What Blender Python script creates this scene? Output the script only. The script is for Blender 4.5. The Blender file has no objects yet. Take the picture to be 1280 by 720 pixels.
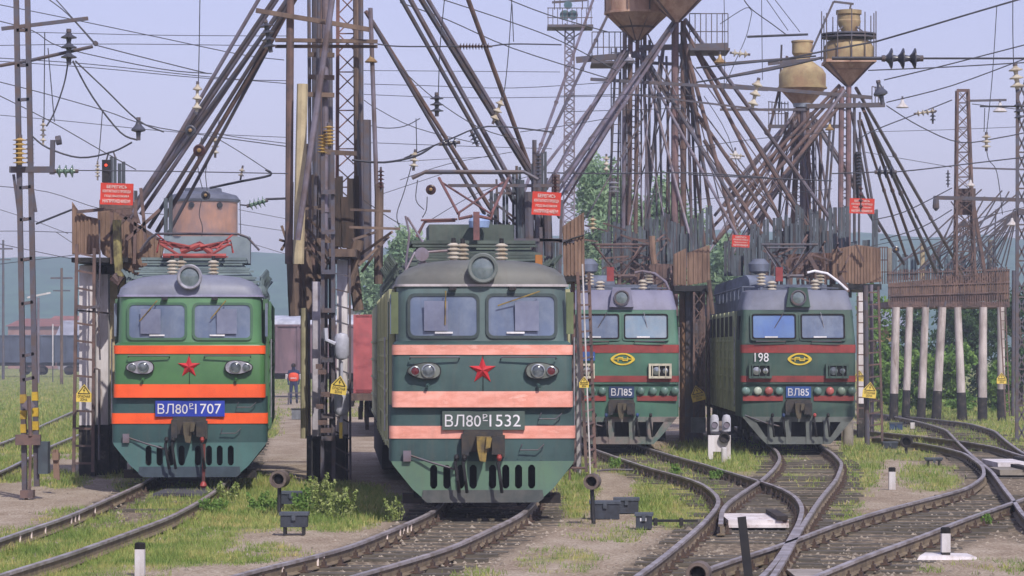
import bpy, math, random
import numpy as np
from mathutils import Vector, Matrix, noise as mnoise
R = math.radians
random.seed(7)
scene = bpy.context.scene
C = scene.collection
# ---------------------------------------------------------------- camera
F = 4000.0; CAMZ = 2.7; HOR = 436.0          # focal length in pixels of a 1280 px frame, eye height, horizon row
cam_d = bpy.data.cameras.new('camera'); cam = bpy.data.objects.new('camera', cam_d); C.objects.link(cam)
cam.location = (0, 0, CAMZ); cam.rotation_euler = (R(90), 0, 0)
cam_d.sensor_width = 36; cam_d.lens = F/1280*36; cam_d.shift_y = (HOR-360)/1280
cam_d.clip_start = 0.5; cam_d.clip_end = 20000
scene.camera = cam
# ---------------------------------------------------------------- sky and sun
EXPOSURE = 0.3
HAZE = 0.0007
SUN_EL, SUN_AZ = 44, 158                      # azimuth clockwise from +Y
world = bpy.data.worlds.new('World'); scene.world = world; world.use_nodes = True
nt = world.node_tree; nt.nodes.clear()
sky = nt.nodes.new('ShaderNodeTexSky'); sky.sky_type = 'NISHITA'; sky.sun_disc = False
sky.sun_elevation = R(SUN_EL); sky.sun_rotation = R(SUN_AZ); sky.air_density = 1.0; sky.dust_density = 1.2; sky.ozone_density = 1.2
tint = nt.nodes.new('ShaderNodeMixRGB'); tint.blend_type = 'MULTIPLY'; tint.inputs[0].default_value = 1
tint.inputs[2].default_value = (1.06, 0.88, 1.12, 1)
bg = nt.nodes.new('ShaderNodeBackground'); bg.inputs[1].default_value = 0.125
wo = nt.nodes.new('ShaderNodeOutputWorld')
nt.links.new(sky.outputs[0], tint.inputs[1]); flat = nt.nodes.new('ShaderNodeMixRGB'); flat.inputs[0].default_value = 0.5; flat.inputs[2].default_value = (3.55, 3.55, 5.3, 1)   # thin even haze layer over the clear sky
nt.links.new(tint.outputs[0], flat.inputs[1]); nt.links.new(flat.outputs[0], bg.inputs[0]); nt.links.new(bg.outputs[0], wo.inputs[0])
sun_d = bpy.data.lights.new('sun', 'SUN'); sun = bpy.data.objects.new('sun', sun_d); C.objects.link(sun)
sun_d.energy = 3.5; sun_d.angle = R(0.7); sun_d.color = (1.0, 0.94, 0.86)
sv = Vector((math.sin(R(SUN_AZ))*math.cos(R(SUN_EL)), math.cos(R(SUN_AZ))*math.cos(R(SUN_EL)), math.sin(R(SUN_EL))))
sun.rotation_euler = sv.to_track_quat('Z', 'Y').to_euler()
scene.view_settings.view_transform = 'Standard'; scene.view_settings.look = 'None'
scene.view_settings.exposure = EXPOSURE; scene.view_settings.gamma = 1
scene.view_settings.use_curve_mapping = False
scene.cycles.max_bounces = 5; scene.cycles.volume_bounces = 0
# ---------------------------------------------------------------- helpers
def at(x, y, Y):
    """photo pixel (1280x720) seen at depth Y -> world point"""
    return Vector(((x-640)*Y/F, Y, CAMZ-(y-HOR)*Y/F))
GZ = -0.18                                    # ground level; rail heads lie at z = 0
def gnd(x, y, z=GZ):
    Y = F*(CAMZ-z)/(y-HOR)
    return Vector(((x-640)*Y/F, Y, z))
def lin(c):
    return tuple((v/255/12.92 if v/255 <= 0.04045 else ((v/255+0.055)/1.055)**2.4) for v in c)
MATS = {}
def mat(name, c1, c2=None, scale=3.0, rough=0.65, metal=0.0, bump=0.0, stretch=(1, 1, 1), grime=0.25, emit=None, spec=0.4, c3=None, lo=0.42, hi=0.6):
    if name in MATS: return MATS[name]
    m = bpy.data.materials.new(name); m.use_nodes = True; n = m.node_tree; n.nodes.clear()
    L = n.links.new
    out = n.nodes.new('ShaderNodeOutputMaterial'); p = n.nodes.new('ShaderNodeBsdfPrincipled')
    L(p.outputs[0], out.inputs[0])
    p.inputs['Roughness'].default_value = rough; p.inputs['Metallic'].default_value = metal
    p.inputs['Specular IOR Level'].default_value = spec
    a = lin(c1); b = lin(c2) if c2 else tuple(v*0.8 for v in a)
    tc = n.nodes.new('ShaderNodeTexCoord'); mp = n.nodes.new('ShaderNodeMapping'); mp.inputs['Scale'].default_value = stretch
    L(tc.outputs['Object'], mp.inputs[0])
    n1 = n.nodes.new('ShaderNodeTexNoise'); n1.inputs['Scale'].default_value = scale; n1.inputs['Detail'].default_value = 6; n1.inputs['Roughness'].default_value = 0.65
    L(mp.outputs[0], n1.inputs['Vector'])
    r = n.nodes.new('ShaderNodeValToRGB'); r.color_ramp.elements[0].position = lo; r.color_ramp.elements[1].position = hi
    r.color_ramp.elements[0].color = (*a, 1); r.color_ramp.elements[1].color = (*b, 1)
    if c3:
        e = r.color_ramp.elements.new(min(0.95, hi+0.12)); e.color = (*lin(c3), 1)
    L(n1.outputs[0], r.inputs[0])
    n2 = n.nodes.new('ShaderNodeTexNoise'); n2.inputs['Scale'].default_value = 0.9; n2.inputs['Detail'].default_value = 5
    L(tc.outputs['Object'], n2.inputs['Vector'])
    mr = n.nodes.new('ShaderNodeMapRange'); mr.inputs[1].default_value = 0.3; mr.inputs[2].default_value = 0.7
    mr.inputs[3].default_value = 1-grime; mr.inputs[4].default_value = 1+grime*0.4
    L(n2.outputs[0], mr.inputs[0])
    mx = n.nodes.new('ShaderNodeMixRGB'); mx.blend_type = 'MULTIPLY'; mx.inputs[0].default_value = 1
    L(r.outputs[0], mx.inputs[1]); L(mr.outputs[0], mx.inputs[2])
    m3 = n.nodes.new('ShaderNodeMapping'); m3.inputs['Scale'].default_value = (9, 9, .9); L(tc.outputs['Object'], m3.inputs[0])
    n3 = n.nodes.new('ShaderNodeTexNoise'); n3.inputs['Scale'].default_value = 1.0; n3.inputs['Detail'].default_value = 5; n3.inputs['Roughness'].default_value = .7; L(m3.outputs[0], n3.inputs['Vector'])
    r3 = n.nodes.new('ShaderNodeMapRange'); r3.inputs[1].default_value = .5; r3.inputs[2].default_value = .75; r3.inputs[3].default_value = 0; r3.inputs[4].default_value = min(.6, grime*1.6); L(n3.outputs[0], r3.inputs[0])
    x3 = n.nodes.new('ShaderNodeMixRGB'); L(r3.outputs[0], x3.inputs[0]); L(mx.outputs[0], x3.inputs[1]); x3.inputs[2].default_value = tuple(.45*v+.55*w for v, w in zip(a, (.09, .07, .055)))+(1,)
    L(x3.outputs[0], p.inputs['Base Color'])
    if bump:
        bn = n.nodes.new('ShaderNodeBump'); bn.inputs['Strength'].default_value = bump; bn.inputs['Distance'].default_value = 0.02
        L(n1.outputs[0], bn.inputs['Height']); L(bn.outputs[0], p.inputs['Normal'])
    if emit:
        p.inputs['Emission Color'].default_value = (*lin(emit[0]), 1); p.inputs['Emission Strength'].default_value = emit[1]
    MATS[name] = m
    return m
class MB:
    def __init__(s): s.v = []; s.f = []; s.cut = []
    def add(s, vs, fs):
        o = len(s.v); s.cut.append(o); s.v.extend(tuple(v) for v in vs); s.f.extend(tuple(i+o for i in f) for f in fs); return s
    def box(s, x0, x1, y0, y1, z0, z1, rot=None, piv=None):
        vs = [Vector((x, y, z)) for x in (x0, x1) for y in (y0, y1) for z in (z0, z1)]
        if rot is not None:
            p = Vector(piv) if piv is not None else Vector(((x0+x1)/2, (y0+y1)/2, (z0+z1)/2))
            vs = [rot @ (v-p)+p for v in vs]
        return s.add(vs, [(0, 1, 3, 2), (4, 6, 7, 5), (0, 4, 5, 1), (2, 3, 7, 6), (0, 2, 6, 4), (1, 5, 7, 3)])
    def beam(s, a, b, w, h=None):
        """square bar from a to b"""
        a = Vector(a); b = Vector(b); d = (b-a); h = h or w
        if d.length < 1e-6: return s
        d.normalize(); u = d.cross(Vector((0, 1, 0)))
        if u.length < 0.05: u = d.cross(Vector((1, 0, 0)))
        u.normalize(); w2 = d.cross(u)
        vs = [p+u*i*w/2+w2*j*h/2 for p in (a, b) for i, j in ((-1, -1), (1, -1), (1, 1), (-1, 1))]
        return s.add(vs, [(0, 3, 2, 1), (4, 5, 6, 7), (0, 1, 5, 4), (1, 2, 6, 5), (2, 3, 7, 6), (3, 0, 4, 7)])
    def tube(s, pts, r, n=7, r2=None, caps=True):
        pts = [Vector(p) for p in pts]; k = len(pts); r2 = r if r2 is None else r2
        vs = []; u = None
        for i, p in enumerate(pts):
            d = (pts[min(i+1, k-1)]-pts[max(i-1, 0)]).normalized()
            if u is None:
                u = d.cross(Vector((0, 0, 1)))
                if u.length < 0.1: u = d.cross(Vector((1, 0, 0)))
            u = (u-d*u.dot(d)).normalized(); w = d.cross(u)
            rr = r+(r2-r)*i/(k-1)
            vs += [p+(u*math.cos(t*2*math.pi/n)+w*math.sin(t*2*math.pi/n))*rr for t in range(n)]
        fs = [(i*n+t, i*n+(t+1) % n, (i+1)*n+(t+1) % n, (i+1)*n+t) for i in range(k-1) for t in range(n)]
        if caps: fs += [tuple(range(n-1, -1, -1)), tuple((k-1)*n+t for t in range(n))]
        return s.add(vs, fs)
    def lathe(s, prof, org, axis=(0, 0, 1), n=16):
        """prof: list of (radius, distance along the axis)"""
        ax = Vector(axis).normalized(); u = ax.cross(Vector((0, 1, 0)))
        if u.length < 0.1: u = ax.cross(Vector((1, 0, 0)))
        u.normalize(); w = ax.cross(u); o = Vector(org)
        vs = [o+ax*z+(u*math.cos(t*2*math.pi/n)+w*math.sin(t*2*math.pi/n))*max(r, 1e-4) for r, z in prof for t in range(n)]
        k = len(prof)
        fs = [(i*n+t, i*n+(t+1) % n, (i+1)*n+(t+1) % n, (i+1)*n+t) for i in range(k-1) for t in range(n)]
        fs += [tuple(range(n-1, -1, -1)), tuple((k-1)*n+t for t in range(n))]
        return s.add(vs, fs)
    def prism(s, poly, y0, y1):
        """poly: (x, z) outline, extruded from y0 to y1"""
        n = len(poly)
        vs = [(x, y0, z) for x, z in poly]+[(x, y1, z) for x, z in poly]
        return s.add(vs, [tuple(range(n)), tuple(range(2*n-1, n-1, -1))]+[(i, i+n, (i+1) % n+n, (i+1) % n) for i in range(n)])
    def loft(s, rings, cap0=True, cap1=True, closed=False):
        n = len(rings[0]); vs = [p for r in rings for p in r]; fs = []
        m = n if closed else n-1
        for i in range(len(rings)-1):
            for t in range(m): fs.append((i*n+t, i*n+(t+1) % n, (i+1)*n+(t+1) % n, (i+1)*n+t))
        if cap0: fs.append(tuple(range(n-1, -1, -1)))
        if cap1: fs.append(tuple((len(rings)-1)*n+t for t in range(n)))
        return s.add(vs, fs)
    def build(s, name, m, parent=None, smooth=False, loc=None, fix=True, local=None):
        me = bpy.data.meshes.new(name)
        vs = s.v
        if local is not None: vs = [tuple(Vector(v)-Vector(local)) for v in vs]
        me.from_pydata([tuple(v) for v in vs], [], s.f)
        me.materials.append(m)
        if fix and len(s.f) < 60000:
            import bmesh
            b = bmesh.new(); b.from_mesh(me); bmesh.ops.recalc_face_normals(b, faces=b.faces); b.to_mesh(me); b.free()
        if smooth:
            me.polygons.foreach_set('use_smooth', [True]*len(me.polygons))
            try: me.set_sharp_from_angle(angle=R(35))
            except Exception: pass
        o = bpy.data.objects.new(name, me); C.objects.link(o)
        if parent is not None: o.parent = parent
        if loc is not None: o.location = loc
        return o
    def each(s, name, m, parent, p):
        """every piece added becomes an object of its own"""
        s.cut.append(len(s.v))
        for a, b in zip(s.cut[:-1], s.cut[1:]):
            q = MB(); q.v = s.v[a:b]; q.f = [tuple(i-a for i in f) for f in s.f if a <= f[0] < b]; q.build(name, m, parent, local=p)
def tag(o, label=None, cat=None, group=None, kind=None):
    if label: o['label'] = label
    if cat: o['category'] = cat
    if group: o['group'] = group
    if kind: o['kind'] = kind
    return o
def thing(name, label, cat, loc=(0, 0, 0), rz=0, group=None):
    o = bpy.data.objects.new(name, None); C.objects.link(o); o.location = loc; o.rotation_euler = (0, 0, rz)
    o.empty_display_size = 0.3
    return tag(o, label, cat, group)
def text(s, name, m, parent, w, h, loc, depth=0.008, xform=None, thick=0.0):
    """lettering facing -Y, fitted into w x h, centred on loc"""
    cu = bpy.data.curves.new('t', 'FONT'); cu.body = s; cu.align_x = 'CENTER'; cu.align_y = 'CENTER'; cu.extrude = 0.05; cu.resolution_u = 3; cu.space_line = 0.95
    cu.offset = thick
    o = bpy.data.objects.new('t', cu); C.objects.link(o)
    dg = bpy.context.evaluated_depsgraph_get(); me = bpy.data.meshes.new_from_object(o.evaluated_get(dg))
    bpy.data.objects.remove(o)
    co = np.empty(len(me.vertices)*3); me.vertices.foreach_get('co', co); co = co.reshape(-1, 3)
    mn = co.min(0); mx = co.max(0); c = (mn+mx)/2
    x = (co[:, 0]-c[0])/(mx[0]-mn[0])*w; z = (co[:, 1]-c[1])/(mx[1]-mn[1])*h; y = -(co[:, 2]-c[2])/(mx[2]-mn[2])*depth
    P = np.stack([x, y, z], 1)
    if xform is not None: P = P @ np.array(xform.to_3x3()).T
    P = P+np.array(loc)
    me.vertices.foreach_set('co', P.ravel()); me.name = name
    me.materials.clear(); me.materials.append(m)
    q = bpy.data.objects.new(name, me); C.objects.link(q); q.parent = parent
    return q
def lerp(a, b, t): return a+(b-a)*t
# ---------------------------------------------------------------- materials
steel = mat('dark_steel', (86, 86, 98), (92, 80, 78), 4, 0.6, 0.2)
steel_l = mat('grey_pipe', (122, 116, 130), (104, 90, 90), 1.5, 0.55, 0.2)
rusty = mat('rusty_steel', (112, 90, 84), (84, 72, 72), 2.5, 0.85, bump=0.3)
rust_l = mat('rusty_sheet', (134, 110, 94), (108, 86, 74), 1.6, 0.85, stretch=(3, 3, .6), bump=0.3)
hop_m = mat('hopper_rust', (190, 158, 138), (160, 124, 106), 1.3, 0.85, stretch=(2, 2, .6), c3=(196, 170, 142))
screen_m = mat('zinc_screen', (82, 92, 100), (60, 62, 70), 2.5, 0.7, stretch=(4, 4, .4), c3=(104, 80, 66))
black = mat('black_iron', (24, 25, 30), (34, 33, 34), 4, 0.6)
void = mat('dark_opening', (10, 11, 14), (14, 14, 16), 4, 0.9)
wire_m = mat('wire_metal', (70, 72, 82), (60, 60, 66), 3, 0.5, 0.3)
white_m = mat('white_paint', (206, 204, 206), (182, 176, 174), 3, 0.8, c3=(150, 138, 130), stretch=(1, 1, .5))
lime_m = mat('lime_washed_concrete', (214, 210, 214), (192, 186, 186), 1.8, 0.9, c3=(150, 134, 124), stretch=(2, 2, .5), bump=0.2)
tar_m = mat('tar_base', (34, 34, 38), (58, 54, 52), 5, 0.9, c3=(104, 98, 94))
conc = mat('concrete', (140, 134, 124), (118, 110, 100), 2.5, 0.9, bump=0.2)
cream_m = mat('cream_pole', (186, 172, 140), (160, 146, 118), 1.5, 0.8)
porc = mat('white_porcelain', (190, 184, 170), (160, 148, 128), 4, 0.3)
porc_y = mat('yellow_porcelain', (206, 178, 112), (178, 146, 88), 4, 0.3)
porc_d = mat('dark_porcelain', (74, 76, 88), (58, 58, 66), 3, 0.25)
porc_b = mat('brown_porcelain', (74, 44, 44), (56, 38, 40), 3, 0.25)
glass_g = mat('green_insulator_glass', (116, 140, 122), (92, 116, 104), 3, 0.15)
brass = mat('brass_lamp', (176, 150, 100), (140, 112, 76), 3, 0.4, 0.3)
sign_red = mat('red_sign_paint', (206, 60, 44), (186, 52, 40), 4, 0.7, c3=(176, 84, 70))
sign_y = mat('yellow_sign_paint', (226, 200, 92), (212, 184, 84), 4, 0.7)
sign_w = mat('white_sign_lettering', (226, 214, 208), (212, 196, 188), 4, 0.7)
wood = mat('weathered_wood', (116, 98, 86), (84, 72, 68), 3, 0.9, stretch=(1, 1, .3))
# ---------------------------------------------------------------- tracks (rail heads at z = 0), given as photo rows on the yard's ground
def curve(pts):
    """list of photo pixels of a rail head -> function X(Y) with its range"""
    w = sorted([(gnd(x, y, 0).y, gnd(x, y, 0).x) for x, y in pts])
    ys = np.array([a for a, _ in w]); xs = np.array([b for _, b in w])
    # smooth resampling by a monotone parameter
    t = np.linspace(ys[0], ys[-1], max(12, int((ys[-1]-ys[0])/0.6)))
    x = np.interp(t, ys, xs)
    k = 5
    xp = np.concatenate([2*x[0]-x[1:k][::-1], x, 2*x[-1]-x[-k:-1][::-1]])
    ker = np.array([1, 2, 3, 4, 5, 4, 3, 2, 1.]); ker /= ker.sum()
    xsn = np.convolve(xp, ker, 'same')[k-1:k-1+len(x)]
    return t, xsn
RAILPX = {
 'A': ([(-70, 695), (0, 674), (30, 663), (80, 647), (131, 625), (165, 610), (186, 600), (205, 585), (240, 552), (275, 520)],
       [(-60, 738), (5, 716), (50, 703), (100, 687), (164, 664), (215, 645), (255, 623), (272, 611), (284, 600), (292, 585), (306, 555), (322, 520)]),
 'B': ([(220, 742), (301.6, 715.5), (370, 700), (434.5, 684), (488.8, 662), (537.5, 641.6), (552, 630), (556, 615), (548, 590), (530, 560), (505, 520)],
       [(380, 738), (440, 719.5), (515, 699), (569.5, 682), (609, 663), (650, 644), (668, 628), (672, 612), (655, 585), (625, 555), (580, 520)]),
 'C': ([(770, 738), (797, 719), (830, 695), (860, 670), (882.5, 650), (899, 630), (897.5, 620), (880, 605), (855, 596), (812.5, 585), (775, 572.5), (737.5, 559), (715, 548), (700, 530)],
       [(925, 742), (955.5, 719), (973, 698), (986, 676), (998, 655), (1004, 635), (995, 620), (975, 609), (950, 601), (912, 590), (880, 580), (840, 569), (807, 559), (780, 548), (755, 530)]),
 'D': ([(901, 655), (902, 637), (911, 627), (931, 613), (953, 599), (969, 584), (975.5, 573), (972, 564), (962, 556), (940, 545), (915, 530)],
       [(948, 742), (968, 718), (982, 695), (1004, 655), (1026, 622), (1046, 598), (1053, 579), (1041, 566), (1023, 555), (998, 545), (970, 530)]),
 'E': ([(850, 724), (885, 710), (925, 696), (982, 679), (1041, 656), (1102, 637.5), (1163, 622), (1209, 610), (1230.5, 595), (1229, 582.5), (1206, 566), (1175.5, 558), (1139, 552), (1090, 546)],
       [(960, 744), (1023, 718), (1087, 692), (1148, 671), (1209, 647), (1267, 627), (1330, 606)]),
 'F': ([(1292, 653), (1279, 644), (1267, 625), (1255, 610), (1240, 589), (1215, 569), (1200, 555), (1183, 537), (1163, 530.5), (1133, 523), (1110, 519)],
       [(1330, 588), (1279, 566), (1261, 553.5), (1243, 538), (1212, 529), (1163, 523), (1116, 519), (1080, 515)]),
 'G': ([(1400, 592), (1279, 570), (1243, 558), (1194, 550), (1111, 541), (1060, 536)], None),
 'H': ([(-60, 571), (0, 554), (19, 547), (55.5, 530), (89, 515), (150, 497), (260, 478)],
       [(-60, 605), (0, 590), (25, 577.5), (64, 557), (92, 545.5), (150, 522), (260, 494)]),
}
RAILS = {k: (curve(a), curve(b) if b else None) for k, (a, b) in RAILPX.items()}
rail_m = mat('rail_rust', (124, 110, 88), (98, 86, 72), 3, 0.8, c3=(144, 126, 100))
head_m = mat('rail_head_steel', (164, 158, 160), (128, 118, 112), 2, 0.45, 0.2)
sleeper_m = mat('tarred_sleeper_wood', (98, 92, 82), (70, 66, 60), 5, 0.9, stretch=(.5, 6, 3), c3=(142, 130, 110), bump=0.4)
def rail(cv, name, parent, white=()):
    ys, xs = cv; mb = MB(); hd = MB()
    prof = [(-.065, -.176), (.065, -.176), (.065, -.165), (.012, -.14), (.012, -.045), (.036, -.035), (.036, -.004), (-.036, -.004), (-.036, -.035), (-.012, -.045), (-.012, -.14), (-.065, -.165)]
    hp = [(-.0375, -.037), (.0375, -.037), (.0375, .001), (-.0375, .001)]
    for (pr, b) in ((prof, mb), (hp, hd)):
        rings = []
        for i in range(len(ys)):
            j0, j1 = max(0, i-1), min(len(ys)-1, i+1)
            d = Vector((xs[j1]-xs[j0], ys[j1]-ys[j0], 0)).normalized(); nrm = Vector((d.y, -d.x, 0))
            rings.append([Vector((xs[i], ys[i], 0))+nrm*a+Vector((0, 0, z)) for a, z in pr])
        b.loft(rings, closed=True)
    o = mb.build(name, rail_m, parent); h = hd.build('rail_head', head_m, o)
    for q in white:
        g_ = gnd(q[0], q[1], -.1); X = float(np.interp(g_.y, ys, xs)); w = MB().box(X+.016, X+.03, g_.y-.02, g_.y+.02, -.15, -.04); w.box(X-.02, X+.02, g_.y-.03, g_.y-.02, -.15, -.04); w.build('paint_mark', sign_w, o)
    return o
TR = {'A': ('railway track under the orange striped green locomotive, half buried in yellow grass', 'left'),
      'B': ('railway track running out from under the locomotive with pink stripes', ''),
      'C': ('s-shaped railway track leading to the locomotive half hidden behind the ladder', ''),
      'D': ('curving turnout track leading to the locomotive numbered 198', ''),
      'E': ('long turnout track crossing the lower right corner beside the black and white posts', ''),
      'F': ('railway track bending down past the whitewashed pillars at far right', ''),
      'G': ('single far rail running sideways behind the dwarf signal at right', ''),
      'H': ('railway track in the grassy field behind the striped mast at left', '')}
sl_mesh = {}
def sleeper_mesh(w):
    k = round(w*4)/4
    if k not in sl_mesh:
        b = MB(); b.box(-k/2, k/2, -.13, .13, -.16, .0)
        o = b.build('sleeper', sleeper_m); sl_mesh[k] = o.data; bpy.data.objects.remove(o)
    return sl_mesh[k]
b = MB(); b.box(-.17, .17, -.1, .1, 0, .02); 
for sx in (-1, 1):
    b.box(sx*.10-.025, sx*.10+.025, -.05, .05, .02, .075); b.box(sx*.10-.012, sx*.10+.012, -.014, .014, .07, .12)
_o = b.build('rail_clip', mat('rusty_clip', (60, 50, 48), (84, 66, 56), 6, 0.8)); CLIP = _o.data; bpy.data.objects.remove(_o)
NB = {'A': 0, 'H': 0}
for k, (a, bb) in RAILS.items():
    t = thing('railway_track', TR[k][0], 'railway track', (0, 0, 0), group='railway tracks of the yard')
    rail(a, 'rail', t, {'A': [(21, 674), (35, 669), (57, 663), (92, 651), (96, 649), (103, 647), (119, 638)], 'B': [(335, 714), (377, 703), (387, 701), (470, 673), (492, 666), (497, 664), (501, 662), (506, 660)]}.get(k, ()))
    if bb: rail(bb, 'rail', t)
    if not bb: continue
    y0 = max(a[0][0], bb[0][0]); y1 = min(a[0][-1], bb[0][-1])
    if k in ('H',): continue
    step = 0.95; n = min(int((y1-y0)/step), 98)
    for i in range(n):
        Y = y0+step*(i+.5); xa = np.interp(Y, *a); xb = np.interp(Y, *bb)
        if xb-xa < .25: continue
        if k == 'A' and Y < 61 and random.random() < .8: continue
        w = (xb-xa)+1.1; sl = (np.interp(Y+.4, *a)-np.interp(Y-.4, *a))/.8
        ln = 0.9 if xb-xa < 4 else 0
        me = sleeper_mesh(w)
        o = bpy.data.objects.new('sleeper', me); C.objects.link(o); o.parent = t
        o.location = ((xa+xb)/2+random.uniform(-.05, .05), Y, GZ+.004+random.uniform(-.035, .01)); o.rotation_euler = (0, random.uniform(-.006, .006), -math.atan(sl)*0.35+random.uniform(-.01, .01))
        for x in (xa, xb):
            c = bpy.data.objects.new('rail_clip', CLIP); C.objects.link(c); c.parent = o
            c.matrix_parent_inverse = Matrix.Identity(4)
            c.location = (x-o.location.x, 0, 0.005); c.rotation_euler = (0, 0, -math.atan(sl)*.6)
# ---------------------------------------------------------------- the ground, one sheet out to the horizon
GR = [(95, 694, 150, 34, .75), (235, 655, 60, 44, .8), (110, 650, 60, 14, .45), (320, 628, 75, 30, 1), (425, 632, 70, 26, 1), (30, 508, 160, 56, 1), (10, 585, 40, 16, .7), (165, 600, 30, 14, .55),
      (75, 600, 34, 9, .5), (300, 690, 60, 14, .4), (560, 715, 60, 10, .35), (700, 700, 50, 16, .45), (850, 622, 55, 36, 1), (900, 572, 60, 22, .95), (800, 578, 60, 14, .7), (720, 610, 25, 34, .9),
      (1000, 590, 40, 22, .5), (1075, 575, 26, 40, .85), (1130, 562, 50, 12, .8), (1165, 596, 40, 18, .6), (1055, 640, 24, 30, .5), (1140, 535, 60, 10, .7), (1190, 492, 220, 30, 1), (1250, 545, 80, 20, .8),
      (340, 530, 9, 16, .6), (410, 655, 60, 8, .6), (200, 560, 60, 20, .5), (1230, 708, 80, 10, .4), (620, 480, 60, 12, .5), (930, 560, 90, 14, .7), (1010, 660, 20, 30, .5), (380,700,60,10,.35), (760,660,60,16,.3)]
def px_of(X, Y): return 640+F*X/Y, HOR+F*(CAMZ-GZ)/Y
def trackness(X, Y):
    d = 9
    for k, (a, bb) in RAILS.items():
        if k in 'HG' or not bb: continue
        if a[0][0]-2 < Y < a[0][-1]+15:
            c = (np.interp(Y, *a)+np.interp(Y, *bb))/2; hw = abs(np.interp(Y, *bb)-np.interp(Y, *a))/2
            d = min(d, abs(X-c)-hw)
    return max(0, min(1, (1.0-d)/.7))
def grassness(X, Y):
    px, py = px_of(X, Y); g = 0
    for cx, cy, rx, ry, s in GR:
        q = ((px-cx)/rx)**2+((py-cy)/ry)**2
        if q < 2.2: g = max(g, s*min(1, max(0, 1.7-q)))
    nz = mnoise.noise((X*.9, Y*.35, 3))*.9+mnoise.noise((X*2.7, Y*1.1, 9))*.5
    g = g+nz*.55*(1 if g > .05 else .35)
    if py < 478 and (px < 110 or px > 1090): g = max(g, .9)
    return max(0, min(1, g))
def far_grass(X, Y):
    px = 640+F*X/max(Y, 30)
    return .9 if (px < 120 or px > 1085 or Y > 230) else .3+.5*mnoise.noise((X*.4, Y*.1, 2))
def axis(a0, a1, step, far):
    inner = list(np.arange(a0, a1+step/2, step)); lo = []; hi = []
    d = step
    x = inner[0]
    while x > -far: d *= 1.35; x -= d; lo.append(x)
    d = step; x = inner[-1]
    while x < far: d *= 1.35; x += d; hi.append(x)
    return np.array(lo[::-1]+inner+hi)
gx = axis(-16, 22, .3, 5000); gy = axis(33, 135, .4, 6000)
V = []; at_g = []; at_t = []
for Y in gy:
    for X in gx:
        near = -17 < X < 23 and 32 < Y < 136
        z = GZ
        if near: z += mnoise.noise((X*.5, Y*.3, 0))*.03
        g = grassness(X, Y) if near else far_grass(X, Y)
        t = trackness(X, Y) if near else 0
        V.append((X, Y, z-.01*t-.02)); at_g.append(g); at_t.append(t)
nx = len(gx); faces = [(j*nx+i, j*nx+i+1, (j+1)*nx+i+1, (j+1)*nx+i) for j in range(len(gy)-1) for i in range(nx-1)]
me = bpy.data.meshes.new('ground'); me.from_pydata(V, [], faces)
for nm, arr in (('grass', at_g), ('track', at_t)):
    A = me.attributes.new(nm, 'FLOAT', 'POINT'); A.data.foreach_set('value', arr)
me.polygons.foreach_set('use_smooth', [True]*len(me.polygons))
gm = bpy.data.materials.new('yard_soil'); gm.use_nodes = True; n = gm.node_tree; n.nodes.clear(); L = n.links.new
out = n.nodes.new('ShaderNodeOutputMaterial'); p = n.nodes.new('ShaderNodeBsdfPrincipled'); L(p.outputs[0], out.inputs[0]); p.inputs['Roughness'].default_value = .95; p.inputs['Specular IOR Level'].default_value = .15
tc = n.nodes.new('ShaderNodeTexCoord')
def nz(sc, det=6, st=(1, 1, 1), rough=.6):
    mp = n.nodes.new('ShaderNodeMapping'); mp.inputs['Scale'].default_value = st; L(tc.outputs['Object'], mp.inputs[0])
    q = n.nodes.new('ShaderNodeTexNoise'); q.inputs['Scale'].default_value = sc; q.inputs['Detail'].default_value = det; q.inputs['Roughness'].default_value = rough; L(mp.outputs[0], q.inputs['Vector']); return q.outputs[0]
def ramp(src, stops):
    r = n.nodes.new('ShaderNodeValToRGB'); L(src, r.inputs[0])
    while len(r.color_ramp.elements) < len(stops): r.color_ramp.elements.new(.5)
    for e, (pp, c) in zip(r.color_ramp.elements, stops): e.position = pp; e.color = (*lin(c), 1)
    return r.outputs[0]
def mixc(f, a, b):
    m = n.nodes.new('ShaderNodeMixRGB'); 
    if isinstance(f, float): m.inputs[0].default_value = f
    else: L(f, m.inputs[0])
    L(a, m.inputs[1]); L(b, m.inputs[2]); return m.outputs[0]
soil = ramp(nz(1.2, 8, (1, .5, 1)), [(.35, (122, 102, 82)), (.5, (150, 134, 114)), (.62, (170, 156, 138))])
peb = ramp(nz(24, 4), [(.38, (84, 72, 60)), (.5, (148, 134, 116)), (.66, (206, 196, 180))])
soil = mixc(.5, soil, peb)
tr = ramp(nz(9, 8, (1, .6, 1)), [(.35, (74, 66, 56)), (.5, (116, 104, 88)), (.66, (156, 142, 122))])
gr = ramp(nz(2.2, 8), [(.35, (98, 112, 60)), (.5, (130, 134, 78)), (.65, (156, 142, 102))])
ag = n.nodes.new('ShaderNodeAttribute'); ag.attribute_name = 'grass'; atk = n.nodes.new('ShaderNodeAttribute'); atk.attribute_name = 'track'
def fac(attr, src, k):
    a = n.nodes.new('ShaderNodeMath'); a.operation = 'MULTIPLY_ADD'; L(src, a.inputs[0]); a.inputs[1].default_value = k; L(attr, a.inputs[2])
    c = n.nodes.new('ShaderNodeMapRange'); L(a.outputs[0], c.inputs[0]); c.inputs[1].default_value = .35+k*.5; c.inputs[2].default_value = .75+k*.5; return c.outputs[0]
col = mixc(fac(atk.outputs['Fac'], nz(3), .5), soil, tr)
col = mixc(fac(ag.outputs['Fac'], nz(6), .8), col, gr)
L(col, p.inputs['Base Color'])
bn = n.nodes.new('ShaderNodeBump'); bn.inputs['Strength'].default_value = .6; bn.inputs['Distance'].default_value = .05; L(nz(14, 8), bn.inputs['Height']); L(bn.outputs[0], p.inputs['Normal'])
me.materials.append(gm)
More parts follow.
